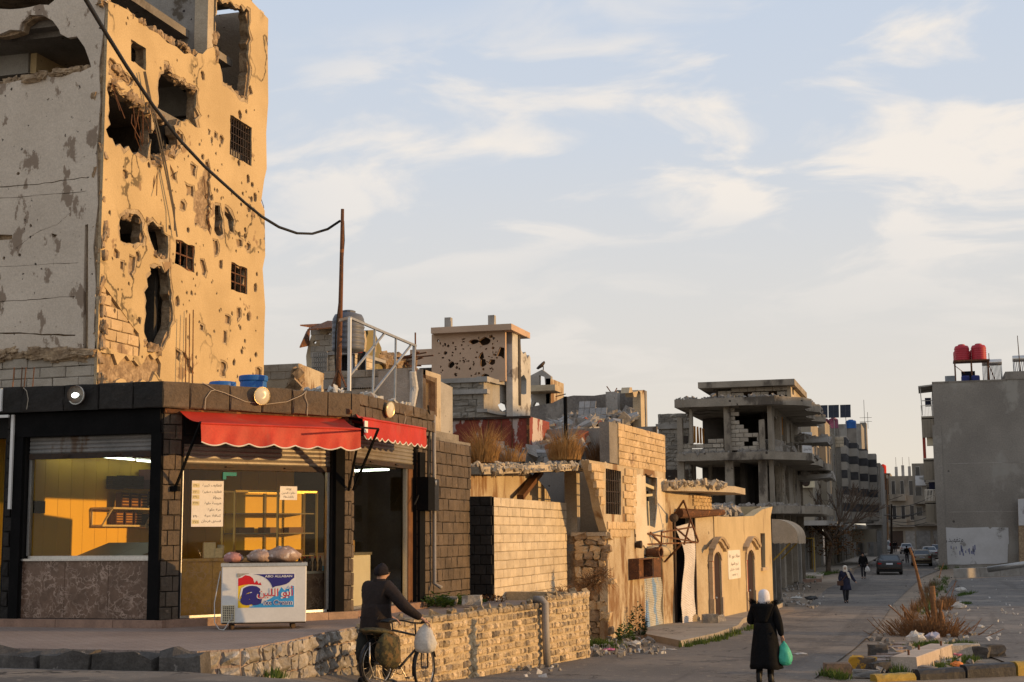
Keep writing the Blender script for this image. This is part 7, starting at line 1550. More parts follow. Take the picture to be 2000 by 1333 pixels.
# ================================================================== awnings, freezer and what hangs on the shop
def make_awnings():
 def awning(label,pl,back,frontp,low,off,nsc,amp,fold):
  t = thing('awning',label,'awning',pl.w(0,4.5,.1),'red awnings over the shop front')
  b0,b1 = pl.px(*back[0],.12),pl.px(*back[1],.12);f0,f1 = pl.px(*frontp[0],off),pl.px(*frontp[1],off);zl = (pl.px(*low[0],off)[1],pl.px(*low[1],off)[1]);n = 96;rows = [];rr = random.Random(3)
  for j in range(7):
   v = j / 6;rows.append([pl.w(b0[0] + (b1[0] - b0[0]) * u + ((f0[0] + (f1[0] - f0[0]) * u) - (b0[0] + (b1[0] - b0[0]) * u)) * v,(b0[1] + (b1[1] - b0[1]) * u) * (1 - v) + (f0[1] + (f1[1] - f0[1]) * u) * v - .05 * sin(pi * v) - .012 * sin(u * 23) * sin(pi * v),.12 + (off - .12) * v) for u in [k / n for k in range(n + 1)]])
  m = MB();m.loft(rows,cap=False,closed=False);m.build('roof_cloth',awning_red,t,smooth=True,fix=False)
  rows = [];bot = []
  for j in range(6):
   v = j / 5;row = []
   for k in range(n + 1):
    u = k / n;zt = f0[1] + (f1[1] - f0[1]) * u;zb = zl[0] + (zl[1] - zl[0]) * u;sc = amp * (1 - abs(sin(pi * u * nsc))) ;z = zt + (zb + sc - zt) * v
    o = off + .02 + v * fold * (.5 * sin(u * 31 + 1) + .5 * sin(u * 17.3) + .3 * sin(u * 57 + v * 3)) + .02 * v
    row.append(pl.w(f0[0] + (f1[0] - f0[0]) * u,z,o))
   rows.append(row)
  m = MB();m.loft(rows,cap=False,closed=False);va = m.build('valance',awning_red,t,smooth=True,fix=False)
  m = MB();m.tube([p + pl.n * .006 for p in rows[-1]],.011,5);m.build('piping',awning_trim,va)
  m = MB();m.tube([v - Vector((0,0,.02)) for v in (rows[0][0],rows[0][-1])],.018,8);m.build('front_bar',awning_red,t);m = MB();m.tube([pl.w(b0[0] - .25,b0[1],.08),pl.w(b1[0] + .1,b1[1],.08)],.05,8);m.build('roller',rust,t)
  return t,rows[0][0],rows[0][-1],pl
 t,l,r,pl = awning('large red awning with scalloped edge over the middle shop front',SM,[(351,803),(671,818)],[(391,825),(703,837)],[(388,870),(697,881)],.95,7,.05,.03)
 m = MB();m.bar(SM.w(*SM.px(345,952,.1),.06),l,.035);m.box(SM.w(*SM.px(343,955,.1),.08),(.14,.1,.08));m.build('left_arm',black_paint,t)
 m = MB();a = SM.w(*SM.px(681,958,.1),.1);m.bar(a,r,.035);m.build('right_arm',black_paint,t)
 t2,l2,r2,pl2 = awning('narrow red awning seen edge on over the side window',SR,[(694,806),(820,832)],[(706,815),(830,836)],[(705,858),(830,876)],.55,11,.06,.02)
 m = MB();e = SR.w(*SR.px(739,838,.85),.85);m.bar(SR.w(*SR.px(690,957,.1),.1),e,.035);m.bar(e,SR.w(*SR.px(702,835,.9),.9),.03);m.build('bent_arm',black_paint,t2)
 m = MB();a = SR.px(710,822,.6);b = SR.px(716,846,.6);m.pbox(SR,a[0],b[0],b[1],a[1],.615,.625);m.build('maker_label',paper,t2)
make_awnings()

def make_freezer():
 p0 = zpt(431,1221,PT + .08);p1 = p0 + Vector((.910,.4514,0)).normalized() * 1.30;F = PL((p0.x,p0.y),(p1.x,p1.y));L_ = F.len;zb = PT + .1;zt = F.px(510,1100)[1];D = .62
 t = thing('chest_freezer','white chest freezer with colourful ice cream picture on the pavement','freezer',F.w(L_ / 2,PT,-D / 2))
 m = MB();m.pbox(F,0,L_,zb,zt - .05,-D,0);m.build('body',white_paint,t);bm = t.children[0];md = bm.modifiers.new('bevel','BEVEL');md.width = .018;md.segments = 3
 m = MB();m.pbox(F,-.012,L_ + .012,zt - .05,zt,-D - .012,.012);m.build('lid',alu,t)
 m = MB();m.pbox(F,.01,L_ - .01,zb - .012,zb + .006,-D + .01,.004);m.build('base_trim',dark_iron,t)
 for s in (.16,L_ - .2):
  for o in (-.1,-D + .1):
   w = thing('caster',None,None);bpy.data.objects.remove(w);m = MB();m.lathe(F.w(s,PT + .042,o),[(.02,-.018),(.042,-.016),(.042,.016),(.02,.018)],14,F.n + F.d * .6);m.box(F.w(s,PT + .085,o),(.07,.07,.03),.4);m.build('caster',dark_iron,t)
 g0,g1 = F.px(431,1212),F.px(456,1184);s0,s1,z0,z1 = .03,g1[0] + .01,zb + .03,g1[1]
 m = MB();m.pbox(F,s0,s1,z0,z1,.0,.006);gr = m.build('vent_recess',window_dark,t);m = MB()
 for k in range(7):x = s0 + (s1 - s0) * k / 6;m.pbox(F,x - .004,x + .004,z0,z1,.006,.014)
 for k in range(10):z = z0 + (z1 - z0) * k / 9;m.pbox(F,s0,s1,z - .004,z + .004,.007,.016)
 for a,b,c,d in ((s0 - .012,s1 + .012,z0 - .014,z0),(s0 - .012,s1 + .012,z1,z1 + .014),(s0 - .014,s0,z0,z1),(s1,s1 + .014,z0,z1)):m.pbox(F,a,b,c,d,.001,.018)
 m.build('vent_grille',cream,gr)
 m = MB();m.tube([F.w(s1 - .03,z1 - .12,.03),F.w(s1 - .03,z1 - .2,.05),F.w(s1 - .06,z0 + .02,.05),F.w(s1 - .13,PT + .03,.1),F.w(s1 - .16,PT + .01,.1)],.008,5);m.tube([F.w(-.02,zt - .12,-.1),F.w(-.05,zt - .3,-.05),F.w(-.1,zt - .6,.0),F.w(-.09,PT + .12,.05),F.w(-.02,PT + .02,.1),F.w(.06,PT + .008,.12)],.008,5);m.build('cord',M('pale_cord',(.55,.53,.5)),t)
 # printed picture
 a,b = F.px(462,1190),F.px(577,1119);x0,x1,y0,y1 = a[0],b[0],a[1],b[1];w,h = x1 - x0,y1 - y0;lay = [0.0015]
 def shape(pts,mat,name,smooth=0):
  lay[0] += .0009;o = lay[0];P = [F.w(x0 + u * w,y0 + v * h,o) for u,v in pts];V = [Vector(p) for p in pts];r = delaunay_2d_cdt(V,[],[list(range(len(V)))],0,1e-6);m = MB()
  m.add([F.w(x0 + q[0] * w,y0 + q[1] * h,o) for q in r[0]],[tuple(f) for f in r[2] if inpoly((sum(r[0][i][0] for i in f) / 3,sum(r[0][i][1] for i in f) / 3),pts)]);m.build(name,mat,pic,fix=False)
 m = MB();m.pbox(F,x0,x1,y0,y1,.0,.0015);pic = m.build('picture',white_ad,t)
 cs = lambda cx,cy,rx,ry,a0,a1,n=14:[(cx + rx * cos(radians(a0 + (a1 - a0) * k / n)),cy + ry * sin(radians(a0 + (a1 - a0) * k / n))) for k in range(n + 1)]
 shape([(.02,.03),(.98,.03),(.98,.62),(.93,.64),(.9,.55),(.86,.6),(.82,.5),(.76,.6),(.72,.48),(.66,.4),(.6,.3),(.5,.22),(.3,.12)],blue_ad,'blue_field')
 shape([(.02,.03),(.2,.03),(.3,.12),(.33,.3),(.3,.68),(.2,.7),(.1,.68),(.02,.64)],yellow_ad,'yellow_field')
 shape([(.02,.64),(.1,.67),(.2,.69),(.3,.68),(.42,.66),(.40,.74),(.37,.70),(.34,.80),(.30,.72),(.27,.86),(.22,.92),(.14,.95),(.08,.88),(.02,.86)],red_ad,'red_field')
 shape([(.27,.97),(.98,.97),(.98,.86),(.93,.80),(.90,.74),(.84,.68),(.74,.64),(.66,.62),(.61,.58)] + cs(.25,.52,.36,.45,12,85,10),navy_ad,'navy_field')
 shape([(.0,.9),(.0,1.0),(.22,1.0),(.14,.97),(.08,.93),(.03,.88)],M('torn_sticker',(.36,.34,.29)),'torn_corner')
 def letters(s,mat,name,cx,cy,ww,hh,bold=0,shear=0):
  lay[0] += .0009;o = lay[0];m = MB();m.add(*text_mb(s,1,lambda x,z:F.w(x0 + cx * w + x,y0 + cy * h + z,o),width=ww * w,height=hh * h,bold=bold,shear=shear,res=3));m.build(name,mat,pic,fix=False)
 letters('a',white_ad,'initial_outline',.25,.065,.44,.62,.09,.15);letters('a',navy_ad,'initial',.25,.10,.38,.55,.05,.15)
 letters('ABO ALLABAN',white_ad,'latin_name',.71,.875,.47,.065,.02)
 letters(ar('أبو اللبن'),white_ad,'arabic_outline',.66,.27,.64,.37,.035);letters(ar('أبو اللبن'),red_ad,'arabic_name',.66,.285,.61,.34,.004)
 letters('Ice Cream',white_ad,'ice_cream_outline',.71,.095,.50,.15,.05);letters('Ice Cream',navy_ad,'ice_cream',.71,.105,.47,.125,.012)
 # sacks and a folded sheet on the lid
 m = MB();m.prism([F.w(.13,zt + .001,.02),F.w(L_ - .08,zt + .001,.02),F.w(L_ - .06,zt + .001,-.5),F.w(.1,zt + .001,-.5)],(0,0,.012));m.solo('dark_tray',dark_iron,'thin dark tray lying on the freezer lid under the bags','tray')
 sack = M('bread_sacking',(.42,.30,.235),(.30,.20,.155),s1=7,bump=.8,bs=16,rough=.4,c3=(.62,.52,.46),s3=6,t3=.55)
 for s,r,lb,mt in ((.17,(.15,.18,.085),'small pinkish plastic bag at the left end of the freezer lid',M('pink_sack',(.45,.22,.19),(.35,.16,.14),s1=8,bump=.8,c3=(.6,.5,.46),s3=7,t3=.55)),(.58,(.2,.2,.11),'brown plastic bag in the middle of the freezer lid',sack),(.92,(.27,.2,.13),'largest brown plastic bag toward the right end of the freezer lid',sack)):
  m = MB();n,q = 16,9;rings = []
  for i in range(q + 1):
   a = pi * i / q - pi / 2;rings.append([F.w(s,zt + .013 + r[2] * .72,-.2) + F.d * r[0] * max(cos(a),.01) * cos(2 * pi * k / n) * (1 + .3 * noise.noise((i * .9,k * .8,s * 9))) + F.n * r[1] * max(cos(a),.01) * sin(2 * pi * k / n) + Vector((0,0,max(-r[2] * .72,r[2] * sin(a) * (1 + .45 * noise.noise((k * .7,i,s * 5)))))) for k in range(n)])
  m.loft(rings);m.solo('food_bag',mt,lb,'bag','bags on the freezer lid',smooth=True)
 return t
make_freezer()
def make_papers():
 q = [SM.px(*p,-.09) for p in ((375,939),(437,940),(436,1029),(374,1029))];s0,s1,z0,z1 = q[0][0],q[1][0],q[2][1],q[0][1];w,h = s1 - s0,z1 - z0
 t = thing('menu_sheet','handwritten white menu sheet taped to the middle shop window','paper',SM.w(s0,z0,-.09));m = MB();m.pbox(SM,s0,s1,z0,z1,-.094,-.088);m.build('sheet',paper,t)
 rows = (('قطايف كبيرة',.86,.60),('قطايف صغيرة',.72,.60),('حنطة',.60,.26),('هريسة حلوة',.47,.52),('حبة حلوة',.33,.42),('كنافة حبة',.20,.52),('فستق فرحان',.08,.62))
 m = MB()
 for s,v,ww in rows:m.add(*text_mb(ar(s),1,lambda x,z:SM.w(s1 - .07 * w + x,z0 + h * v + z,-.086),align='RIGHT',width=w * ww,height=h * .075))
 for s,v in (('٢٩٠٠',.87),('٢٢٠٠',.73),('٢٩٠٠',.62),('٢٢٧٠',.49),('١٩٠',.20),('٢٧٥',.08)):m.add(*text_mb(s,1,lambda x,z:SM.w(s0 + .05 * w + x,z0 + h * v + z,-.085),align='LEFT',width=w * .17,height=h * .05))
 m.build('handwriting',ink,t,fix=False);m = MB()
 for v in (.85,.71,.60,.46,.06):m.pbox(SM,s0 + .02 * w,s0 + .24 * w,z0 + h * v,z0 + h * (v + .09),-.088,-.0865)
 m.build('price_patch',flat('yellowed_paper',(.66,.58,.34)),t)
 q = [SM.px(*p,-.09) for p in ((547,950),(580,977))];s0,s1,z0,z1 = q[0][0],q[1][0],q[1][1],q[0][1];w,h = s1 - s0,z1 - z0
 t = thing('notice_sheet','small handwritten notice taped high on the right door pane','paper',SM.w(s0,z0,-.09));m = MB();m.pbox(SM,s0,s1,z0,z1,-.094,-.088);m.build('sheet',paper,t);m = MB()
 for s,v,ww in (('يوجد',.68,.3),('حلاوة الجبن',.40,.8),('بالقشطة',.12,.6)):m.add(*text_mb(ar(s),1,lambda x,z:SM.w((s0 + s1) / 2 + x,z0 + h * v + z,-.086),width=w * ww,height=h * .2))
 m.build('handwriting',ink,t,fix=False)
make_papers()
def make_meter_box():
 a,b = SR.px(818,932,.1),SR.px(845,998,.1);t = thing('electric_meter_box','black electric meter box with cables on the stone side wall','meter box',SR.w(a[0],b[1],.1))
 sm_ = (a[0] + b[0]) / 2
 m = MB();m.pbox(SR,a[0],sm_ - .02,b[1],a[1],.06,.30);m.build('back_box',black_paint,t);m = MB();m.pbox(SR,sm_,b[0] + .05,b[1] + .0,a[1] - .02,.06,.22);m.build('front_box',M('dull_black_plastic',(.03,.03,.032),rough=.4),t)
 m = MB();m.lathe(SR.w((sm_ + b[0]) / 2,a[1] - .1,.22),[(.05,0),(.05,.03),(.02,.035)],12,SR.n);m.build('dial',alu,t)
 m = MB()
 for dx in (0,.06):m.tube([SR.w(sm_ + dx,a[1],.14),SR.w(sm_ + .05 + dx,a[1] + .7,.13),SR.w(sm_ + .12,a[1] + 1.15,.16),SR.w(sm_ - .3,a[1] + 1.42,.26)],.016,5)
 m.tube([SR.w(a[0],b[1] + .3,.1),SR.w(a[0] - .25,b[1] + .1,.1)],.014,5);m.build('cable',wire_m,t)
make_meter_box()
def make_roof_things():
 for k,(px_,yt,yb,rpx,d,lb,mt) in enumerate(((495,735,757,28,27.0,'taller blue plastic barrel behind the shop parapet',tank_blue),(435,747,756,26,27.6,'low blue barrel lid just showing over the parapet',tank_blue))):
  p = ypt(px_,yt,d - 1.6);r = rpx / FPX * (d + 1);t = thing('blue_barrel',lb,'barrel',(p.x,p.y,5.3),'blue barrels on the shop roof');h = p.z - 5.3
  m = MB();m.lathe((p.x,p.y,5.3),[(r * .86,0),(r * .92,h * .2),(r * .92,h - .12),(r,h - .1),(r * 1.02,h - .02),(r * .97,h),(r * .9,h - .03),(.02,h - .04)],28);m.build('body',mt,t,smooth='auto');m = MB();m.lathe((p.x,p.y,5.3),[(r * .95,h * .5),(r * .97,h * .52),(r * .95,h * .54)],28,cap=False);m.build('hoop',mt,t)
 n = -10.05;Q = lambda x,y:xpt(x,y,n)
 t = thing('steel_roof_frame','open galvanised steel frame standing on the shop roof edge','frame',Q(745,780));
 for (a,b,w,mt,nm) in (((682,764),(683,621),.055,white_paint,'post'),((728,772),(732,642),.035,steel,'post'),((771,784),(773,661),.035,steel,'post'),((806,796),(809,674),.055,steel,'post'),((683,621),(812,676),.045,steel,'top_rail'),((684,733),(752,650),.035,steel,'brace'),((729,768),(803,674),.035,steel,'brace')):m = MB();m.bar(Q(*a),Q(*b),w);m.build(nm,mt,t)
 m = MB();a = Q(684,621);b = ypt(664,626,a.y + .4);m.bar(a,b,.05);m.build('top_rail',steel,t)
 m = MB();m.tube([Q(806,726),Q(809,760),Q(805,795)],[.07,.09,.06],7);m.build('wrapped_rag',plastic_white,t)
 pl_ = [(669,409),(668,470),(666,560),(664,640),(662,700),(660,757)];P = [xpt(x,y,-10.9) for x,y in pl_]
 t = thing('leaning_pole','tall thin rusty pole standing on the shop roof with a cable at its top','pole',P[-1]);m = MB();m.tube(P,[.035,.04,.045,.05,.055,.06],8);m.build('shaft',rust,t,smooth=True);m = MB();m.tube([xpt(671,432,-10.9),xpt(672,470,-10.9),xpt(664,580,-11.0),xpt(656,650,-11),xpt(655,700,-11),xpt(658,757,-10.9)],.018,5);m.build('cable',wire_m,t);m = MB();m.bar(P[-1],P[-1] + Vector((-.35,.2,-.0)) + Vector((0,0,-.02)),.03);m.bar(xpt(661,720,-10.9),xpt(648,757,-10.9),.03);m.bar(xpt(661,720,-10.9),xpt(676,756,-10.6),.03);m.build('strut',rust,t)
 pts = [(140,-52,10),(168,0,11.5),(205,62,13),(246,128,14.6),(300,208,16.5),(352,275,18.2),(400,326,19.7),(440,362,21),(480,398,22.2),(512,424,23),(545,444,23.8),(580,456,24.6),(610,457,25.2),(640,448,25.8),(664,432,P[1].y)]
 m = MB();m.tube([ypt(x,y,d) for x,y,d in pts],.026,6);m.solo('overhead_cable',wire_m,'thick black cable sagging from the top left to the pole','cable',smooth=True)
 m = MB()
 for off,dd in ((.12,0),(.2,12)):m.tube([TR.w(*TR.px(x,y,off),off) for x,y in ((281 + dd * .2,140),(292 + dd * .3,200),(307 + dd * .4,262),(322 + dd * .3,330),(338 + dd * .2,410),(346 - dd * .4,463 - dd))],.02,4)
 m.solo('hanging_wires',M('grey_wire',(.14,.12,.1)),'thin loose wires hanging down the shell-torn wall','wire')
 p = ypt(808,700,33);
 m = MB();m.tube([ypt(812,790,30.5),ypt(811,650,30.5)],.02,5);m.solo('thin_rod',rust,'thin bent rod standing beside the steel roof frame','rod')
 p = ypt(682,680,46.5);tank('water_tank',(p.x,46.4,ypt(682,686,46.4).z),.37 * 1.55,1.4,tank_grey,'dark grey ribbed water tank on the block house terrace','tanks on the rear house',6);p = ypt(704,670,48);tank('water_tank',(p.x,47.4,ypt(700,688,47.4).z),.32,1.2,tank_red,'faded red tank half hidden behind the grey tank','tanks on the rear house',4)
make_roof_things()

# ================================================================== people
def skin_mesh(name,joints,edges,rad,mat,parent,xf,sub=1,root=None):
 ks = list(joints);idx = {k:i for i,k in enumerate(ks)};me = bpy.data.meshes.new(name);me.from_pydata([tuple(xf(joints[k])) for k in ks],[(idx[a],idx[b]) for a,b in edges],[])
 o = bpy.data.objects.new(name,me);C.objects.link(o);o.modifiers.new('skin','SKIN');
 lay = me.skin_vertices[0].data
 for k in ks:
  r = rad[k];lay[idx[k]].radius = r if isinstance(r,tuple) else (r,r);lay[idx[k]].use_root = (k == root)
 o.modifiers['skin'].use_smooth_shade = True
 if sub:s = o.modifiers.new('sub','SUBSURF');s.levels = sub;s.render_levels = sub
 bpy.context.view_layer.update();m2 = bpy.data.meshes.new_from_object(o.evaluated_get(bpy.context.evaluated_depsgraph_get()));bpy.data.objects.remove(o);bpy.data.meshes.remove(me)
 inv = wloc(parent).inverted();m2.transform(inv);m2.materials.clear();m2.materials.append(mat);m2.polygons.foreach_set('use_smooth',[True] * len(m2.polygons));m2.name = name
 o = bpy.data.objects.new(name,m2);C.objects.link(o);o.parent = parent;return o
def person(label,pos,face,h,top,bottom,shoe,J=None,fingers=True,female=False,bulk=1.0):
 """face = direction (x, y) the person looks; joints in metres for 1.72 m, x right, y forward"""
 k = h / 1.72;f = Vector((face[0],face[1],0)).normalized();r = Vector((f.y,-f.x,0));p = Vector(pos)
 xf = lambda v:p + (r * v[0] + f * v[1] + Vector((0,0,v[2]))) * k
 j = dict(pelvis=(0,0,.93),waist=(0,.01,1.08),chest=(0,.02,1.28),neck=(0,.015,1.47),skull=(0,.035,1.575),crown=(0,.03,1.665),nose=(0,.135,1.575),shR=(.175,0,1.40),elR=(.24,-.03,1.12),wrR=(.25,.05,.88),shL=(-.175,0,1.40),elL=(-.24,-.03,1.12),wrL=(-.25,.05,.88),
    hipR=(.09,0,.88),knR=(.10,.03,.49),anR=(.10,-.02,.09),toR=(.11,.14,.035),hipL=(-.09,0,.88),knL=(-.10,.03,.49),anL=(-.10,-.02,.09),toL=(-.11,.14,.035))
 j.update(J or {});t = thing('person',label,'person',p)
 jb = {q:Vector(v) for q,v in j.items()}
 e = [('pelvis','waist'),('waist','chest'),('chest','neck'),('neck','skull'),('skull','crown'),('skull','nose')];rd = dict(pelvis=(.13,.10),waist=(.12,.09),chest=(.14,.10),neck=.055,skull=(.078,.095),crown=(.055,.06),nose=.014)
 for s in 'RL':
  e += [('chest','sh' + s),('sh' + s,'el' + s),('el' + s,'wr' + s),('pelvis','hip' + s),('hip' + s,'kn' + s),('kn' + s,'an' + s),('an' + s,'to' + s)];rd.update({'sh' + s:.055,'el' + s:.042,'wr' + s:.028,'hip' + s:.085,'kn' + s:.055,'an' + s:.04,'to' + s:.03})
  w = jb['wr' + s];d = (w - jb['el' + s]).normalized();pal = w + d * .07;jb['pa' + s] = pal;e.append(('wr' + s,'pa' + s));rd['pa' + s] = (.036,.02)
  if fingers:
   side = d.cross(Vector((0,0,1)));side = side.normalized() if side.length > .1 else Vector((0,1,0));cur = side.cross(d)
   for q in range(4):
    a = pal + side * (.03 - .02 * q) + d * .03;b = a + d * (.03 + (.008,.012,.01,.0)[q]) - cur * .012;c = b + d * .01 - cur * .03;n = 'f%s%d' % (s,q);jb[n + 'a'] = a;jb[n + 'b'] = b;jb[n + 'c'] = c;e += [('pa' + s,n + 'a'),(n + 'a',n + 'b'),(n + 'b',n + 'c')];rd.update({n + 'a':.0095,n + 'b':.009,n + 'c':.008})
   a = w + d * .03 + side * .035;jb['th' + s] = a;jb['ti' + s] = a + d * .035 + side * .012 - cur * .015;e += [('wr' + s,'th' + s),('th' + s,'ti' + s)];rd.update({'th' + s:.012,'ti' + s:.009})
 rk = {a:(tuple(x * k for x in v) if isinstance(v,tuple) else v * k) for a,v in rd.items()}
 skin_mesh('body',jb,e,rk,skin_m,t,xf,1,'pelvis')
 # trousers and shoes
 q = ['pelvis','hipR','knR','anR','hipL','knL','anL'];skin_mesh('trousers',{a:(jb[a] if 'an' not in a else jb[a] + Vector((0,0,.0))) for a in q},[('pelvis','hipR'),('hipR','knR'),('knR','anR'),('pelvis','hipL'),('hipL','knL'),('knL','anL')],{'pelvis':(.15 * k,.12 * k),'hipR':.10 * k,'hipL':.10 * k,'knR':.075 * k,'knL':.075 * k,'anR':.062 * k,'anL':.062 * k},bottom,t,xf,1,'pelvis')
 for s in 'RL':
  a,b = jb['an' + s],jb['to' + s];skin_mesh('shoe',{'t':a + Vector((0,0,.16 if female else .03)),'a':Vector((a.x,a.y,.055)),'h':Vector((a.x,a.y - .05,.045)) ,'b':Vector((b.x,b.y,.038)),'c':b + (b - a) * .25},[('t','a'),('a','h'),('a','b'),('b','c')],{'t':.058 * k,'a':.055 * k,'h':.042 * k,'b':.042 * k,'c':.03 * k},shoe,t,xf,1,'a')
 # upper garment with sleeves
 q = {a:jb[a] for a in ('pelvis','waist','chest','shR','elR','wrR','shL','elL','wrL')};q['col'] = jb['neck'] + Vector((0,-.005,-.02))
 for s in 'RL':q['wr' + s] = jb['wr' + s] - (jb['wr' + s] - jb['el' + s]).normalized() * .01
 b = bulk;skin_mesh('coat',q,[('pelvis','waist'),('waist','chest'),('chest','col'),('chest','shR'),('shR','elR'),('elR','wrR'),('chest','shL'),('shL','elL'),('elL','wrL')],{'pelvis':(.185 * b * k,.145 * b * k),'waist':(.175 * b * k,.135 * b * k),'chest':(.185 * b * k,.14 * b * k),'col':(.085 * k,.08 * k),'shR':.085 * b * k,'shL':.085 * b * k,'elR':.068 * b * k,'elL':.068 * b * k,'wrR':.052 * k,'wrL':.052 * k},top,t,xf,2,'pelvis')
 return t,xf,jb,k
def skirt(t,xf,mat,z0,z1,r0,r1,n=28,folds=.012,name='coat_skirt',cx=0,cy=0.0,vent=False):
 m = MB();rings = []
 for i in range(9):
  v = i / 8;z = z0 + (z1 - z0) * v;rx,ry = r0[0] + (r1[0] - r0[0]) * v,r0[1] + (r1[1] - r0[1]) * v
  rings.append([xf((cx + (rx + folds * v * sin(a * 7 + 1.3 * sin(v * 3)) * 1.6) * cos(a),cy + (ry + folds * v * cos(a * 6)) * sin(a),z + .012 * v * sin(a * 3))) for a in [2 * pi * q / n for q in range(n)]])
 m.loft(rings);return m.build(name,mat,t,smooth=True)
def headscarf(t,xf,mat,drape=0.0,name='headscarf',sk=(0,.035,1.575)):
 m = MB();rings = [];n = 22;c = Vector(sk)
 for z,rx,ry,dy in ((-.17,.10,.10,-.01),(-.13,.118,.118,-.01),(-.08,.112,.122,-.008),(-.02,.106,.125,-.005),(.04,.104,.124,-.006),(.09,.092,.108,-.008),(.125,.06,.072,-.01),(.14,.012,.014,-.01)):
  ring = []
  for q in range(n):
   a = 2 * pi * q / n;x,y = rx * cos(a),ry * sin(a) + dy;fr = max(0,sin(a) - .72) / .28
   if -.1 < z < .07:y -= fr * .055
   ring.append(xf(c + Vector((x * (1 + .03 * sin(a * 5 + z * 40)),y,z))))
  rings.append(ring)
 m.loft(rings);return m.build(name,mat,t,smooth=True)
def sack_bag(name,top,r,h,mat,label,knot=.05,sq=1.0,yaw=0.0,handle=None):
 m = MB();n = 20;rings = [];rr = random.Random(int(abs(top[0]) * 100));top = Vector(top)
 for z,q in ((0,.06),(-.06,.16),(-.14,.42),(-.28,.72),(-.45,.92),(-.65,1.06),(-.82,1.08),(-.94,.9),(-1.0,.5),(-1.01,.05)):
  rings.append([top + Matrix.Rotation(yaw,3,'Z') @ Vector((r * q * cos(a) * (1 + .10 * sin(a * 5 + z * 9) + .06 * rr.uniform(-1,1)),r * sq * q * sin(a) * (1 + .08 * sin(a * 4 + z * 12)),h * z)) for a in [2 * pi * k / n for k in range(n)]])
 m.loft(rings)
 if handle is not None:m.tube([top + Vector((0,0,-.04)),handle],.012,5)
 return m.solo(name,mat,label,'bag',smooth=True)

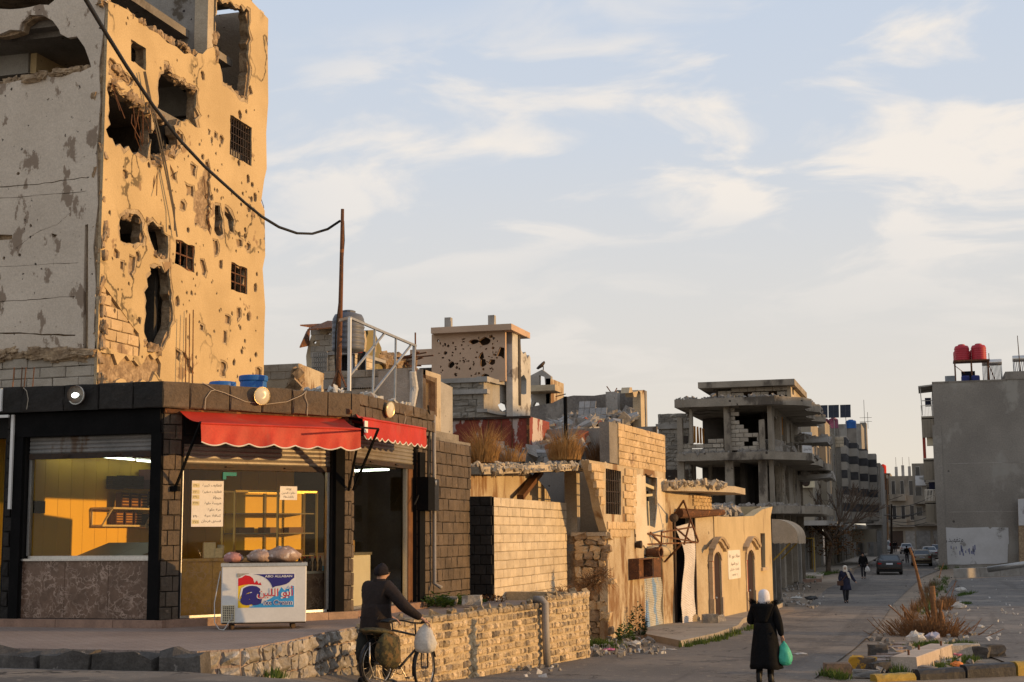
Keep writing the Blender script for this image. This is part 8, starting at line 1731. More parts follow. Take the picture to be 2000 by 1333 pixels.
def make_people():
 # woman in the long black coat
 p = gpt(1497,1339);fdir = (.10,1)
 t,xf,j,k = person('woman in a long black coat and white headscarf walking away',p,fdir,1.66,cloth_black,cloth_black,boot_m,dict(shR=(.19,0,1.38),shL=(-.19,0,1.38),elR=(.27,-.02,1.09),wrR=(.30,.05,.86),elL=(-.29,.05,1.10),wrL=(-.14,.24,1.20),hipR=(.07,0,.88),knR=(.08,.05,.47),anR=(.08,.0,.09),toR=(.10,.16,.035),knL=(-.10,-.02,.48),anL=(-.11,-.10,.11),toL=(-.13,.05,.04)),female=True,bulk=1.13)
 skirt(t,xf,cloth_black,1.12,.30,(.195,.16),(.29,.24),folds=.02)
 headscarf(t,xf,hijab_m)
 m = MB();rr = random.Random(2)
 for i in range(420):
  a = rr.uniform(-.15,pi + .15);R_ = .20 + rr.uniform(-.03,.02);c = xf((R_ * 1.05 * cos(a),.02 - R_ * .72 * sin(a),1.42 + .05 * abs(cos(a)) + rr.uniform(-.05,.05)));d = xf((R_ * 1.35 * cos(a) + rr.uniform(-.03,.03),.02 - R_ * .95 * sin(a) + rr.uniform(-.03,.03),1.44 + .06 * abs(cos(a)) + rr.uniform(-.08,.08)));m.add([c,c + Vector((.008,0,.008)),d],[(0,1,2)])
 m.build('fur_trim',fur_black,t,fix=False)
 m = MB();rings = []
 for i in range(9):
  v = i / 8;zc = 1.44 - .32 * v;rings.append([xf(((.21 - .13 * v) * cos(a),-.10 - (.075 - .03 * v) * max(0,sin(a)) - .02,zc + .02 * cos(a) ** 2)) for a in [pi * q / 12 for q in range(13)]] + [xf(((.20 - .13 * v) * cos(a),-.06,zc)) for a in [pi - pi * q / 12 for q in range(13)]])
 m.loft(rings);m.build('hood',cloth_black,t,smooth=True)
 hp = xf(j['paR']);sack_bag('mint_carrier_bag',hp + Vector((.02,-.02,-.0)),.125,.42,plastic_green,'bulging mint green plastic bag hanging from the right hand of the woman in black',sq=.75)
 # woman coming down the street
 p = gpt(1653,1178)
 t,xf,j,k = person('woman in a navy coat and white headscarf walking toward the camera',p,(.08,-1),1.62,cloth_navy,cloth_trouser,boot_m,dict(elR=(.27,-.02,1.13),wrR=(.24,.10,.95),elL=(-.32,-.06,1.14),wrL=(-.46,.02,.95),knR=(.08,.10,.50),anR=(.05,.16,.10),toR=(.05,.32,.05),knL=(-.07,.0,.49),anL=(-.05,-.14,.12),toL=(-.06,.0,.05)),female=True,fingers=False,bulk=1.12)
 skirt(t,xf,cloth_navy,1.12,.58,(.19,.155),(.25,.20),folds=.015);headscarf(t,xf,M('cream_scarf',(.68,.62,.52),bump=.2))
 m = MB();m.prism([xf((-.02,.13,1.45)),xf((-.16,.15,1.40)),xf((-.26,.13,1.10)),xf((-.14,.17,1.14))],xf((0,.03,0)) - xf((0,0,0)));m.build('scarf_end',M('cream_scarf',(.68,.62,.52)),t)
 m = MB();m.bar(xf((-.16,.14,1.38)),xf((.2,.20,.98)),.03);m.box(xf((.24,.16,.90)),(.26,.12,.2));m.build('handbag',bag_leather,t)
 # man with the white bag
 p = gpt(1687,1131)
 t,xf,j,k = person('man in black jacket and trousers carrying a white bag up the street',p,(-.12,-1),1.73,cloth_black,cloth_trouser,boot_m,dict(elL=(-.25,-.02,1.14),wrL=(-.27,.06,.92),knR=(.08,.06,.50),anR=(.06,.12,.10),toR=(.06,.28,.05),anL=(-.06,-.12,.12),toL=(-.07,.03,.05)),fingers=False,bulk=1.12)
 skirt(t,xf,cloth_black,1.0,.80,(.18,.145),(.20,.16));m = MB();c = xf((0,.025,1.60));m.ball(c + Vector((0,0,.03)),(.088,.10,.085),12,8);m.build('hair',knit_m,t,smooth=True)
 sack_bag('white_carrier_bag',xf(j['paL']),.15,.42,plastic_white,'white plastic bag hanging from the hand of the man in black')
 p = gpt(1772,1100);t,xf,j,k = person('dark clad person standing beside the bronze car',p,(0,1),1.68,cloth_black,cloth_trouser,boot_m,fingers=False);m = MB();m.ball(xf((0,.03,1.61)),(.09,.105,.10),10,8);m.build('hair',knit_m,t,smooth=True)
 for x,y,lb in ((1746,1080,'distant person by the closed shops, left one'),(1749.5,1079,'distant person by the closed shops, right one')):
  p = gpt(x,y);t,xf,j,k = person(lb,p,(0,1),1.7,cloth_black,cloth_trouser,boot_m,fingers=False);m = MB();m.ball(xf((0,.03,1.61)),(.09,.105,.10),8,6);m.build('hair',knit_m,t,smooth=True)
make_people()

# ================================================================== the bicycle and the man pushing it
def make_bicycle():
 fc = zpt(829,1338,.86);fc.z = gz(fc.x,fc.y);head = Vector((.3535,.9354,0)).normalized();rc = fc - head * 1.06;rc.z = gz(rc.x,rc.y);r = Vector((head.y,-head.x,0));R0 = .335
 up = Vector((0,0,1));slope = (fc.z - rc.z);t = thing('bicycle','old black bicycle loaded with camouflage panniers, pushed along the kerb','bicycle',rc)
 W = lambda a,b,z:rc + head * a + r * b + Vector((0,0,z + slope * a / 1.06))       # along, right, up
 fw = (head * cos(radians(18)) - r * -sin(radians(18))).normalized();fw = (head + r * -.26).normalized()
 def wheel(c,d):
  ax = d.cross(up);m = MB();m.tube([c + (d * cos(a) + up * sin(a)) * R0 for a in [2 * pi * q / 36 for q in range(37)]],.021,7,cap=False);w = m.build('wheel',rubber,t,smooth=True)
  m = MB();m.tube([c + (d * cos(a) + up * sin(a)) * (R0 - .028) for a in [2 * pi * q / 36 for q in range(37)]],.011,6,cap=False);m.build('rim',chrome,w)
  m = MB()
  for q in range(18):a = 2 * pi * q / 18;m.bar(c + ax * (.02 if q % 2 else -.02),c + (d * cos(a + .2) + up * sin(a + .2)) * (R0 - .03),.0035)
  m.build('spokes',chrome,w);m = MB();m.tube([c - ax * .05,c + ax * .05],.02,8);m.build('hub',chrome,w)
 rcw,fcw = W(0,0,R0),W(1.06,0,R0);wheel(rcw,head);wheel(fcw,fw)
 def fender(c,d,a0,a1,nm,mt):
  ax = d.cross(up);m = MB();rings = []
  for q in range(15):a = radians(a0 + (a1 - a0) * q / 14);o = d * cos(a) + up * sin(a);rings.append([c + o * (R0 + .045) + ax * .0,c + o * (R0 + .035) + ax * .03,c + o * (R0 + .03) + ax * .03,c + o * (R0 + .04),c + o * (R0 + .03) - ax * .03,c + o * (R0 + .035) - ax * .03])
  m.loft(rings);m.build(nm,mt,t,smooth=False)
 fender(rcw,head,60,205,'rear_mudguard',bike_paint);fender(fcw,fw,20,200,'front_mudguard',bike_paint)
 bb = W(.47,0,.29);seat = W(.30,0,.84);st0 = W(.86,0,.80);st1 = W(.89,0,.62);sp = W(.28,0,.93);bar_c = W(.84,0,.98)
 m = MB()
 for a,b,q in ((bb,seat,.017),(seat,st0,.017),(bb,st1,.019),(st0,st1,.02),(rcw + r * .055,bb + r * .03,.011),(rcw - r * .055,bb - r * .03,.011),(rcw + r * .055,seat,.009),(rcw - r * .055,seat,.009)):m.tube([a,b],q,8)
 ax = fw.cross(up)
 for s in (-1,1):m.tube([st1,fcw + up * .37 + ax * s * .05,fcw + ax * s * .055],.012,6)
 m.build('frame',bike_paint,t,smooth=True)
 m = MB();m.tube([seat,sp],.014,8);m.build('seat_post',chrome,t);m = MB();rings = []
 for a,w,h in ((-.14,.09,.0),(-.1,.105,.02),(0,.075,.02),(.08,.04,.015),(.14,.02,.0)):c = sp + head * a + up * .04;rings.append([c + r * w * cos(q) + up * (h + .035 * max(0,sin(q)) - .02) for q in [2 * pi * i / 10 for i in range(10)]])
 m.loft(rings);m.build('saddle',boot_m,t,smooth=True)
 gr,gl = bar_c + r * .30 - head * .10 + up * .03,bar_c - r * .30 - head * .10 + up * .03
 m = MB();m.tube([st0,bar_c],.014,8);m.tube([gl,bar_c - r * .26 + head * .02 + up * .03,bar_c - r * .1 + head * .03,bar_c + r * .1 + head * .03,bar_c + r * .26 + head * .02 + up * .03,gr],.012,8);m.build('handlebar',bike_paint,t,smooth=True)
 for g in (gr,gl):m = MB();m.tube([g + head * .02,g - head * .10],.017,8);m.build('grip',rubber,t)
 m = MB()
 for s in (1,-1):m.bar(bb + r * .05 * s,bb + r * .06 * s + (head * .6 * s - up * .8).normalized() * .17,.018,.012);e = bb + r * .06 * s + (head * .6 * s - up * .8).normalized() * .17;m.box(e + r * .06 * s,(.09,.1,.025),atan2(head.y,head.x))
 m.build('crank',chrome,t);m = MB();m.tube([bb + r * .035 + (head * cos(a) + up * sin(a)) * .09 for a in [2 * pi * q / 20 for q in range(21)]],.006,5);m.tube([bb + r * .035 + up * .09,rcw + r * .035 + up * .04],.005,4);m.tube([bb + r * .035 - up * .09,rcw + r * .035 - up * .04],.005,4);m.build('chainring',dark_iron,t)
 m = MB();
 for s in (-1,1):m.tube([W(.22,.07 * s,.76),W(-.22,.08 * s,.74)],.008,5);m.tube([W(-.16,.08 * s,.74),W(0,.07 * s,.36)],.007,5)
 for a in (-.2,-.05,.1):m.bar(W(a,-.08,.74),W(a,.08,.74),.012)
 m.build('rack',dark_iron,t)
 m = MB();m.tube([W(-.30,.13,.62),W(-.31,.13,.34),W(-.22,.13,.14),W(.1,.18,.07)],.012,6);m.build('steel_guard',chrome,t,smooth=True)
 # camouflage saddle bags
 for s,nm in ((1,'right'),(-1,'left')):
  m = MB();rings = [];n = 16
  for v,q in ((0,.5),(.08,.85),(.25,1.0),(.5,1.12),(.75,1.1),(.92,.8),(1,.3)):
   rings.append([W(.02 + .22 * q * cos(a) * (1 + .10 * sin(3 * a + v * 5)),s * (.20 + .11 * q * sin(a) * (1 + .12 * sin(a * 4 + v * 7))),.76 - .48 * v + .025 * sin(a * 3 + v * 4)) for a in [2 * pi * i / n for i in range(n)]])
  m.loft(rings);p_ = m.build('pannier',camo if s > 0 else M('black_sack',(.022,.022,.018),bump=.6,bs=12),t,smooth=True)
 m = MB();rings = []
 for a,w,h in ((-.30,.12,.02),(-.15,.22,.05),(.05,.24,.06),(.2,.16,.04)):c = W(a,0,.79);rings.append([c + r * w * cos(q) + up * h * sin(q) for q in [2 * pi * i / 12 for i in range(12)]])
 m.loft(rings);m.build('pannier_flap',camo,t,smooth=True)
 # hanging shopping bag
 sack_bag('clear_white_bag',gr + head * -.02 + up * -.01,.17,.44,plastic_white,'thin white plastic bag hanging from the bicycle handlebar',sq=.7,yaw=atan2(-.2785,.9605))
 # the man
 k = 1.83 / 1.72;mp = rc + head * .36 - r * .36;mp.z = gz(mp.x,mp.y)
 loc = lambda w_:Vector(((w_ - mp).dot(r),(w_ - mp).dot(head),w_.z - mp.z)) / k
 def arm(sh,target,out):
  w_ = loc(target) + Vector((0,-.03,.045));mid = (Vector(sh) + w_) / 2 + Vector(out);return tuple(mid),tuple(w_)
 eR,wR = arm((.18,.05,1.38),gr - head * .05,(.05,-.06,-.06));eL,wL = arm((-.18,.05,1.38),gl - head * .05,(-.1,-.05,-.08))
 t2,xf,j,k = person('man in dark brown jacket and knit cap pushing the bicycle',mp,(head.x,head.y),1.83,cloth_brown,cloth_trouser,boot_m,dict(chest=(.0,.05,1.27),neck=(.01,.07,1.45),skull=(.02,.10,1.555),crown=(.02,.095,1.64),nose=(.09,.19,1.55),shR=(.18,.05,1.38),shL=(-.18,.05,1.38),elR=eR,wrR=wR,elL=eL,wrL=wL,knR=(.09,.12,.50),anR=(.08,.14,.09),toR=(.09,.30,.04),knL=(-.10,-.02,.49),anL=(-.10,-.16,.12),toL=(-.11,-.01,.05)),bulk=1.30)
 skirt(t2,xf,cloth_brown,1.14,.70,(.225,.18),(.262,.215),folds=.016,cy=.01)
 m = MB();c = Vector((.02,.095,1.575));rings = [[xf(c + Vector((rx * cos(a),ry * sin(a) - .012 + (.02 if z < 0 else 0),z + .015 * sin(a)))) for a in [2 * pi * q / 20 for q in range(20)]] for z,rx,ry in ((-.03,.093,.112),(.0,.098,.115),(.05,.094,.108),(.085,.075,.085),(.115,.045,.05),(.125,.01,.012))];m.loft(rings);m.build('knit_cap',knit_m,t2,smooth=True)
 m = MB();rings = [[xf((.01 + rx * cos(a),.06 + ry * sin(a),z)) for a in [2 * pi * q / 18 for q in range(18)]] for z,rx,ry in ((1.36,.13,.12),(1.42,.10,.10),(1.485,.088,.09),(1.49,.075,.08))];m.loft(rings,cap=False);m.build('collar',cloth_brown,t2,smooth=True)
 m = MB();m.bar(xf((.095,.14,1.575)),xf((.10,.19,1.575)),.012);m.bar(xf((.108,.06,1.58)),xf((.10,.16,1.578)),.006);m.build('glasses',dark_iron,t2)
make_bicycle()

# ================================================================== cars
def car(label,p,L_,W_,H_,paint,kind='sedan',face=(0,1),group='cars in the street'):
 f = Vector((*face,0)).normalized();r = Vector((f.y,-f.x,0));p = Vector(p);t = thing('parked_car',label,'car',p,group);w = W_ / 2
 X = lambda a,b,z:p + f * a + r * b + Vector((0,0,z));sc = H_ / 1.43;van = kind == 'van'
 st = ((-.5,.80,.34,.62),(-.492,.90,.26,.86),(-.46,.96,.22,.985),(-.36,1.0,.19,1.02),(-.15,1.0,.18,1.0),(.1,1.0,.18,.97),(.25,.99,.18,.93),(.40,.95,.2,.82),(.47,.88,.24,.72),(.5,.74,.32,.60));rings = []
 for a,q,zb,zs in st:
  zb *= sc;zs *= sc;b = w * q;rings.append([X(a * L_,x,z) for x,z in ((-b * .9,zb),(-b,zb + .1),(-b * 1.0,zs * .62),(-b * .985,zs - .09),(-b * .92,zs - .02),(-b * .6,zs + .012),(0,zs + .02),(b * .6,zs + .012),(b * .92,zs - .02),(b * .985,zs - .09),(b,zs * .62),(b,zb + .1),(b * .9,zb))])
 m = MB();m.loft(rings);m.build('body',paint,t,smooth='auto')
 bz,tz = .96 * sc,H_ - .05;r0,r1,f0,f1 = ((-.40,-.24,.22,.06) if kind == 'sedan' else (-.49,-.46,.24,.10) if van else (-.47,-.36,.22,.06))
 lo = [(r0 * L_,w * .91),(f0 * L_,w * .90)];hi = [(r1 * L_,w * .70),(f1 * L_,w * .69)]
 if van:hi = [(r1 * L_,w * .82),(f1 * L_,w * .78)]
 m = MB();rings = [[X(lo[0][0],-lo[0][1],bz),X(lo[0][0],lo[0][1],bz),X(lo[1][0],lo[1][1],bz),X(lo[1][0],-lo[1][1],bz)],[X(hi[0][0],-hi[0][1],tz),X(hi[0][0],hi[0][1],tz),X(hi[1][0],hi[1][1],tz),X(hi[1][0],-hi[1][1],tz)],[X(hi[0][0] + .12,-hi[0][1] * .85,H_),X(hi[0][0] + .12,hi[0][1] * .85,H_),X(hi[1][0] - .12,hi[1][1] * .85,H_),X(hi[1][0] - .12,-hi[1][1] * .85,H_)]]
 m.loft(rings);cab = m.build('cabin',paint,t)
 def pane(A,B,Cc,D,u0,u1,v0,v1,nm):
  q = lambda u,v:(A * (1 - u) + B * u) * (1 - v) + (D * (1 - u) + Cc * u) * v;n = (B - A).cross(D - A).normalized();mid = (A + Cc) / 2;n = n if n.dot(mid - X(0,0,.9)) > 0 else -n;m = MB();P = [q(u0,v0),q(u1,v0),q(u1,v1),q(u0,v1)];m.prism([v + n * .002 for v in P],n * .012);m.build(nm,car_glass,cab)
 a,b = rings[0],rings[1]
 pane(a[0],a[1],b[1],b[0],.07,.93,.12 if not van else .1,.9,'rear_window');pane(a[2],a[3],b[3],b[2],.05,.95,.06,.93,'windscreen')
 for (i,k) in ((1,2),(3,0)):
  for u0,u1 in ((.10,.47),(.51,.90)):pane(a[i],a[k],b[k],b[i],u0,u1,.12,.9,'side_window')
 for s in (-1,1):
  zl = .80 * sc
  if van:m = MB();m.box(X(-.495 * L_,s * w * .84,1.05 * sc),(.13,.06,.42),atan2(r.y,r.x));m.build('tail_lamp',lamp_red,t)
  else:m = MB();m.box(X(-.483 * L_,s * w * .74,zl),(.26,.12,.10),atan2(r.y,r.x) + s * .12);m.build('tail_lamp',lamp_red,t)
  m = MB();m.box(X(.475 * L_,s * w * .66,.66 * sc),(.34,.14,.14),atan2(r.y,r.x));m.build('headlight',alu,t)
  m = MB();m.box(X(.16 * L_,s * (w + .09),.98 * sc),(.18,.09,.12),atan2(r.y,r.x));m.build('mirror',paint,t)
  for a_ in (-.30,.30):
   c = X(a_ * L_,s * (w - .10),.31);m = MB();m.lathe(c,[(.16,-.1),(.30,-.1),(.315,-.07),(.315,.07),(.30,.105),(.2,.108)],22,r);wh = m.build('wheel',rubber,t,smooth='auto');m = MB();m.lathe(c + r * s * .085,[(.20,-.02),(.20,.028),(.05,.034)],14,r);m.build('rim',steel,wh)
 m = MB();m.box(X(-.497 * L_,0,.78 * sc if not van else .72),(.46,.03,.11),atan2(r.y,r.x));m.build('number_plate',plate_m,t)
 m = MB();m.box(X(-.497 * L_,0,.47 * sc),(W_ * .86,.08,.10),atan2(r.y,r.x));m.build('rear_bumper',dark_iron if kind != 'gold' else paint,t)
 return t
def make_cars():
 def at(px_,py_):return gpt(px_,py_)
 for px_,py_,dims,mt,kind,lb in ((1735.5,1123.5,(4.5,1.80,1.42),car_black,'sedan','black saloon car seen from behind in the middle of the street'),(1800,1106.5,(4.3,1.72,1.43),car_gold,'sedan','bronze saloon car parked at the right kerb'),(1727,1084,(4.4,1.75,1.85),car_white,'van','white van parked far down the left side of the street'),
           (1815,1095,(4.4,1.74,1.44),car_silver,'sedan','grey car parked just ahead of the bronze car'),(1831,1088,(4.4,1.74,1.46),car_blue,'hatch','dark blue car parked tight by the blank wall'),(1770,1082.5,(4.2,1.7,1.45),car_silver,'hatch','silver car far away near the closing houses')):
  p = at(px_,py_);f = (-.04,1)
  p = p + Vector((0,dims[0] / 2,0));p.z = gz(p.x,p.y) + .006;car(lb,p,*dims,mt,kind,f)
make_cars()

# ================================================================== small street things
def make_canopy_and_frame():
 # tan barrel canopy on the shop past the yellow house
 y0 = 61.0;a = ypt(1508,1040,y0);b = ypt(1566,1046,y0 + 2);t = thing('tan_barrel_canopy','rounded tan cloth canopy sticking out over a shop beyond the yellow house','awning',(a.x,y0,a.z));rows = []
 za,zt,xw = ypt(1566,1048,y0).z,ypt(1508,1014,y0).z,b.x - a.x
 for i in range(11):
  th = pi / 2 * i / 10;rows.append([Vector((a.x + xw * sin(th),y0 + k * .55,za + (zt - za) * cos(th) - .03 * (k % 2) * sin(2 * th))) for k in range(8)])
 m = MB();m.loft(rows,cap=False,closed=False);m.build('cloth',canopy_tan,t,smooth=True,fix=False)
 for yy in (y0,y0 + 3.85):
  m = MB();q = [Vector((a.x,yy,za))] + [Vector((a.x + xw * sin(pi / 2 * i / 10),yy,za + (zt - za) * cos(pi / 2 * i / 10))) for i in range(11)];m.add(q,[tuple(range(len(q)))]);m.build('end_cloth',canopy_tan,t,fix=False)
 m = MB();n = 24;m.loft([[Vector((a.x + xw + .02,y0 + 3.85 * k / n,za)) for k in range(n + 1)],[Vector((a.x + xw + .02 + .03 * sin(k),y0 + 3.85 * k / n,za - .28 - .05 * abs(sin(k * .9)))) for k in range(n + 1)]],cap=False,closed=False);m.loft([[Vector((a.x + xw * k / 12,y0 - .02,za + .02)) for k in range(13)],[Vector((a.x + xw * k / 12,y0 - .02,za - .25 - .05 * abs(sin(k * 1.2)))) for k in range(13)]],cap=False,closed=False);m.build('valance',canopy_tan,t,fix=False)
 m = MB();m.bar((a.x,y0 + .1,za - 1.0),(a.x + xw * .95,y0 + .1,za),.06);m.bar((a.x,y0 + 3.6,za - 1.0),(a.x + xw * .95,y0 + 3.6,za),.06);m.build('strut',yellow_paint,t)
 m = MB()
 for k,s in enumerate((0,2.4,4.6)):m.box((a.x - .4,y0 + s,1.6),(.5,.35,3.2))
 m.box((a.x - .9,y0 + 2.3,1.9),(.2,6,3.9));m.solo('old_shop_wall',concrete_dark,'dark old shop front under the tan canopy','wall')
 p0,p1,p2 = gpt(1592,1122),gpt(1587,1116),gpt(1560,1112);z = ypt(1590,1052,p0.y).z;m = MB();m.bar(p0,(p0.x,p0.y,z),.08);m.bar(p1,(p1.x,p1.y,z),.08);m.bar((p0.x,p0.y,z),(p0.x - 3.4,p0.y + 3,z + .1),.1);m.bar((p1.x,p1.y,z),(p1.x - 3.2,p1.y + 3,z + .1),.08);m.bar((p0.x,p0.y,z),(p1.x,p1.y,z),.08);m.solo('yellow_pipe_frame',yellow_paint,'yellow steel pipe frame standing before the shops','frame')
 sheet('far_pavement',[g2(1545,1122),g2(1605,1130),g2(1612,1120),g2(1650,1118),g2(1700,1100),(-6.6,250),(-9.5,250),(-9.5,78)],.13,pavement_c,2.0,thick=.3)
 sheet('right_pavement',[(1.4,250),(1.4,123.9),(.2,118),g2(1833,1108),(-.1,250)],.13,pavement_c,2.0,thick=.3)
make_canopy_and_frame()

def tuft(m,c,n,h,spread,lean=.4,w=.012,rr=R):
 for _ in range(n):
  a = rr.uniform(0,2 * pi);d = spread * sqrt(rr.random());b = Vector(c) + Vector((d * cos(a),d * sin(a),0));hh = h * rr.uniform(.35,1.15) * (1 - .5 * (d / spread) ** 2);ln = lean * hh * rr.uniform(.2,1);a2 = a + rr.uniform(-.8,.8);v = Vector((cos(a2),sin(a2),0));s = Vector((-sin(a2),cos(a2),0)) * w * rr.uniform(.6,1.4)
  m.add([b - s,b + s,b + v * ln * .35 + Vector((0,0,hh * .6)) + s * .7,b + v * ln * .35 + Vector((0,0,hh * .6)) - s * .7,b + v * ln + Vector((0,0,hh))],[(0,1,2,3),(3,2,4)])
def leafy(m,c,n,r,h,size,rr=R):
 for _ in range(n):
  a,q = rr.uniform(0,2 * pi),sqrt(rr.random());p = Vector(c) + Vector((r * q * cos(a),r * q * sin(a),h * rr.random() * (1 - q * .6)));d = Vector((cos(a),sin(a),rr.uniform(.0,1.1))).normalized();s = d.cross(Vector((rr.uniform(-1,1),rr.uniform(-1,1),1))).normalized() * size * .32;L_ = d * size * rr.uniform(.6,1.3)
  m.add([p,p + L_ * .5 + s,p + L_ - Vector((0,0,size * .2)),p + L_ * .5 - s],[(0,1,2),(0,2,3)])
def make_plants():
 rr = random.Random(12)
 # dry shrubs on the collapsed roof
 for px_,y_,n,h,sp,lb in ((945,898,560,1.05,.30,'tall golden dry grass clump before the red container'),(1000,896,170,.55,.3,'short thin dry grass at the foot of the container'),(1103,893,620,1.0,.38,'thick orange dry grass clump beside the black post'),(1170,897,330,.80,.30,'brown dry grass clump beside the block parapet')):
  y = 33.0 + (px_ - 918) * .0215;p = ypt(px_,y_,y);p.z -= .08;m = MB();tuft(m,p,int(n * 1.7),h,sp * 1.15,.95,.006,rr);m.solo('dry_grass_clump',dry_m if px_ != 1170 else dry_brown,lb,'dry grass','dry clumps on the fallen roof',base=p)
 # weeds on the soil behind the low wall
 for px_,y_,n,r,h,s,mt,lb in ((850,1186,260,.34,.28,.11,leaf_m,'bright green leafy weed below the drain pipe'),(880,1182,240,.32,.24,.10,leaf_m,'green leafy weed right of the drain pipe on the wall bed'),(915,1178,220,.35,.18,.09,leaf_m,'low green weed at the foot of the black wall end'),(955,1176,110,.3,.16,.08,leaf_brown,'withered brownish weed below the beige block wall')):
  p = zpt(px_,y_,1.70);m = MB();leafy(m,p,n,r,h,s,rr);m.solo('leafy_weed',mt,lb,'weed','weeds behind the low wall',base=p)
 for px_,y_,r,h,lb in ((962,1288,.26,.38,'dark glossy shrub growing at the foot of the yellow stone wall'),(545,1318,.22,.25,'dark weed at the foot of the rough stone face')):
  p = gpt(px_,y_);m = MB();leafy(m,p,190,r,h,.11,rr);m.solo('dark_shrub',leaf_dark if px_ > 900 else leaf_m,lb,'shrub',base=p)
 # dry vine hanging on the wall near the collapsed house
 for (x0,y0,x1,y1,n,lb) in ((1075,1175,1130,1160,240,'brown dry creeper over the end of the yellow wall'),(1130,1150,1185,1120,300,'tangle of dry brown stalks against the rubble wall'),(1060,1270,1090,1200,120,'dry creeper hanging beside the drain pipe')):
  m = MB();
  for _ in range(n):
   f = rr.random();x,y = x0 + (x1 - x0) * f,y0 + (y1 - y0) * f + rr.uniform(-12,12);d = 30.5 + (x - 1060) * .05 if x0 != 1130 else 35.4;p = ypt(x,y,d);q = p + Vector((rr.uniform(-.3,.3),rr.uniform(-.25,.25),rr.uniform(-.4,.2)));m.bar(p,(p + q) / 2 + Vector((rr.uniform(-.05,.05),0,rr.uniform(0,.15))),.008);m.bar((p + q) / 2,q,.007)
  m.solo('dry_creeper',dry_brown,lb,'creeper')
 for px_,y_,h,lb in ((1197,1240,.55,'small dark green bush at the corner of the stained house'),(1246,1244,.8,'upright dark green bush left of the blue shutter'),(1222,1252,.4,'low green weed between the two bushes')):
  p = gpt(px_,y_);m = MB();leafy(m,p,260,.22,h * 1.35,.10,rr);m.solo('green_bush',leaf_dark if px_ != 1222 else leaf_m,lb,'bush',base=p)
 # grass that nobody could count
 m = MB()
 def strip(pts,n,h,sp):
  for _ in range(n):
   f = rr.random() * (len(pts) - 1);k = int(f);x = pts[k][0] + (pts[k + 1][0] - pts[k][0]) * (f - k) + rr.uniform(-sp,sp);y = pts[k][1] + (pts[k + 1][1] - pts[k][1]) * (f - k) + rr.uniform(-sp * .3,sp * .3);tuft(m,gpt(x,y),12,h,.16,.6,.012,rr)
 strip([(1330,1266),(1400,1252),(1440,1238),(1480,1224)],60,.2,5);strip([(1150,1262),(1180,1262),(1210,1268)],60,.22,10);strip([(880,1304),(950,1298),(1040,1290)],26,.13,8);strip([(1400,1212),(1480,1195),(1530,1182)],26,.2,4);strip([(1090,1282),(1110,1280)],14,.24,5);strip([(415,1302),(450,1304)],14,.14,6);strip([(520,1322),(560,1326)],12,.16,6)
 strip([(1840,1275),(1880,1262),(1910,1275)],60,.22,8);strip([(1830,1310),(1870,1295),(1900,1290)],70,.16,8);strip([(1770,1265),(1830,1258)],40,.14,4);strip([(1800,1200),(1830,1160),(1840,1130)],60,.35,14);strip([(1870,1165),(1900,1158)],40,.16,6);strip([(1880,1180),(1895,1180)],20,.14,4);strip([(1840,1112),(1900,1106),(1960,1102)],160,.5,8);strip([(1600,1125),(1640,1118)],60,.3,5);strip([(1530,1128),(1590,1130)],30,.25,3);strip([(1610,1318),(1650,1328)],24,.2,8);strip([(1750,1300),(1760,1318)],20,.2,8)
 tag(m.build('grass',grass_m,None,fix=False),kind='stuff')
 m = MB();strip([(1780,1215),(1800,1180),(1825,1145)],60,.5,14);strip([(1840,1190),(1860,1180)],60,.5,12);strip([(1510,1150),(1525,1135)],30,.5,5)
 tag(m.build('dry_grass',dry_brown,None,fix=False),kind='stuff')
 for px_,y_,r,h,lb in ((1866,1103,.9,1.5,'dark pointed shrub at the foot of the whitewashed patch'),(1896,1102,1.2,1.0,'broad green shrub before the whitewashed patch'),(1922,1100,.6,2.3,'tall dark shrub in front of the whitewashed patch'),(1943,1100,.5,2.0,'thin dark shrub right of the tall one')):
  p = gpt(px_,y_);m = MB();leafy(m,p,420,r,h,.28,rr);m.solo('wall_shrub',leaf_dark,lb,'shrub','shrubs below the blank wall',base=p)
make_plants()

def make_tree():
 p = gpt(1618,1120);H_ = p.y and (ypt(1618,945,p.y).z - p.z);rr = random.Random(8);t = thing('bare_tree','bare leafless tree with a few withered leaves beside the street','tree',p);tr,br,lf = MB(),MB(),MB()
 top = p + Vector((.4,0,H_ * .36));tr.tube([p - Vector((0,0,.2)),p + Vector((0,0,.4)),p + Vector((.15,0,H_ * .2)),top],[.24,.17,.15,.14],9);tr.build('trunk',bark,t,smooth=True)
 def grow(a,d,L_,r,n):
  b = a + d * L_;mid = (a + b) / 2 + Vector((rr.uniform(-1,1),rr.uniform(-1,1),rr.uniform(-.5,.6))) * L_ * .06;br.tube([a,mid,b],[r,r * .85,r * .65],5,cap=False)
  if n == 0:return
  for _ in range(3 if n > 1 else 3):
   dd = (d + Vector((rr.gauss(0,.34),rr.gauss(0,.34),rr.gauss(.10,.22)))).normalized();grow(b,dd,L_ * rr.uniform(.6,.9),r * .62,n - 1)
 for k in range(11):
  a = 2 * pi * k / 11 + rr.uniform(-.3,.3);grow(top + Vector((0,0,rr.uniform(-.3,.1))),Vector((cos(a) * .85,sin(a) * .6,rr.uniform(.55,1.2))).normalized(),H_ * .27,.10,3)
 br.build('crown',bark,t)
 for _ in range(420):
  a = rr.uniform(0,2 * pi);q = rr.uniform(.2,2.4);c = top + Vector((q * cos(a),q * sin(a) * .7,rr.uniform(-1.3,1.0) + .15 * q));leafy(lf,c,2,.1,.2,.22,rr)
 lf.build('withered_leaves',leaf_brown,t,fix=False)
make_tree()

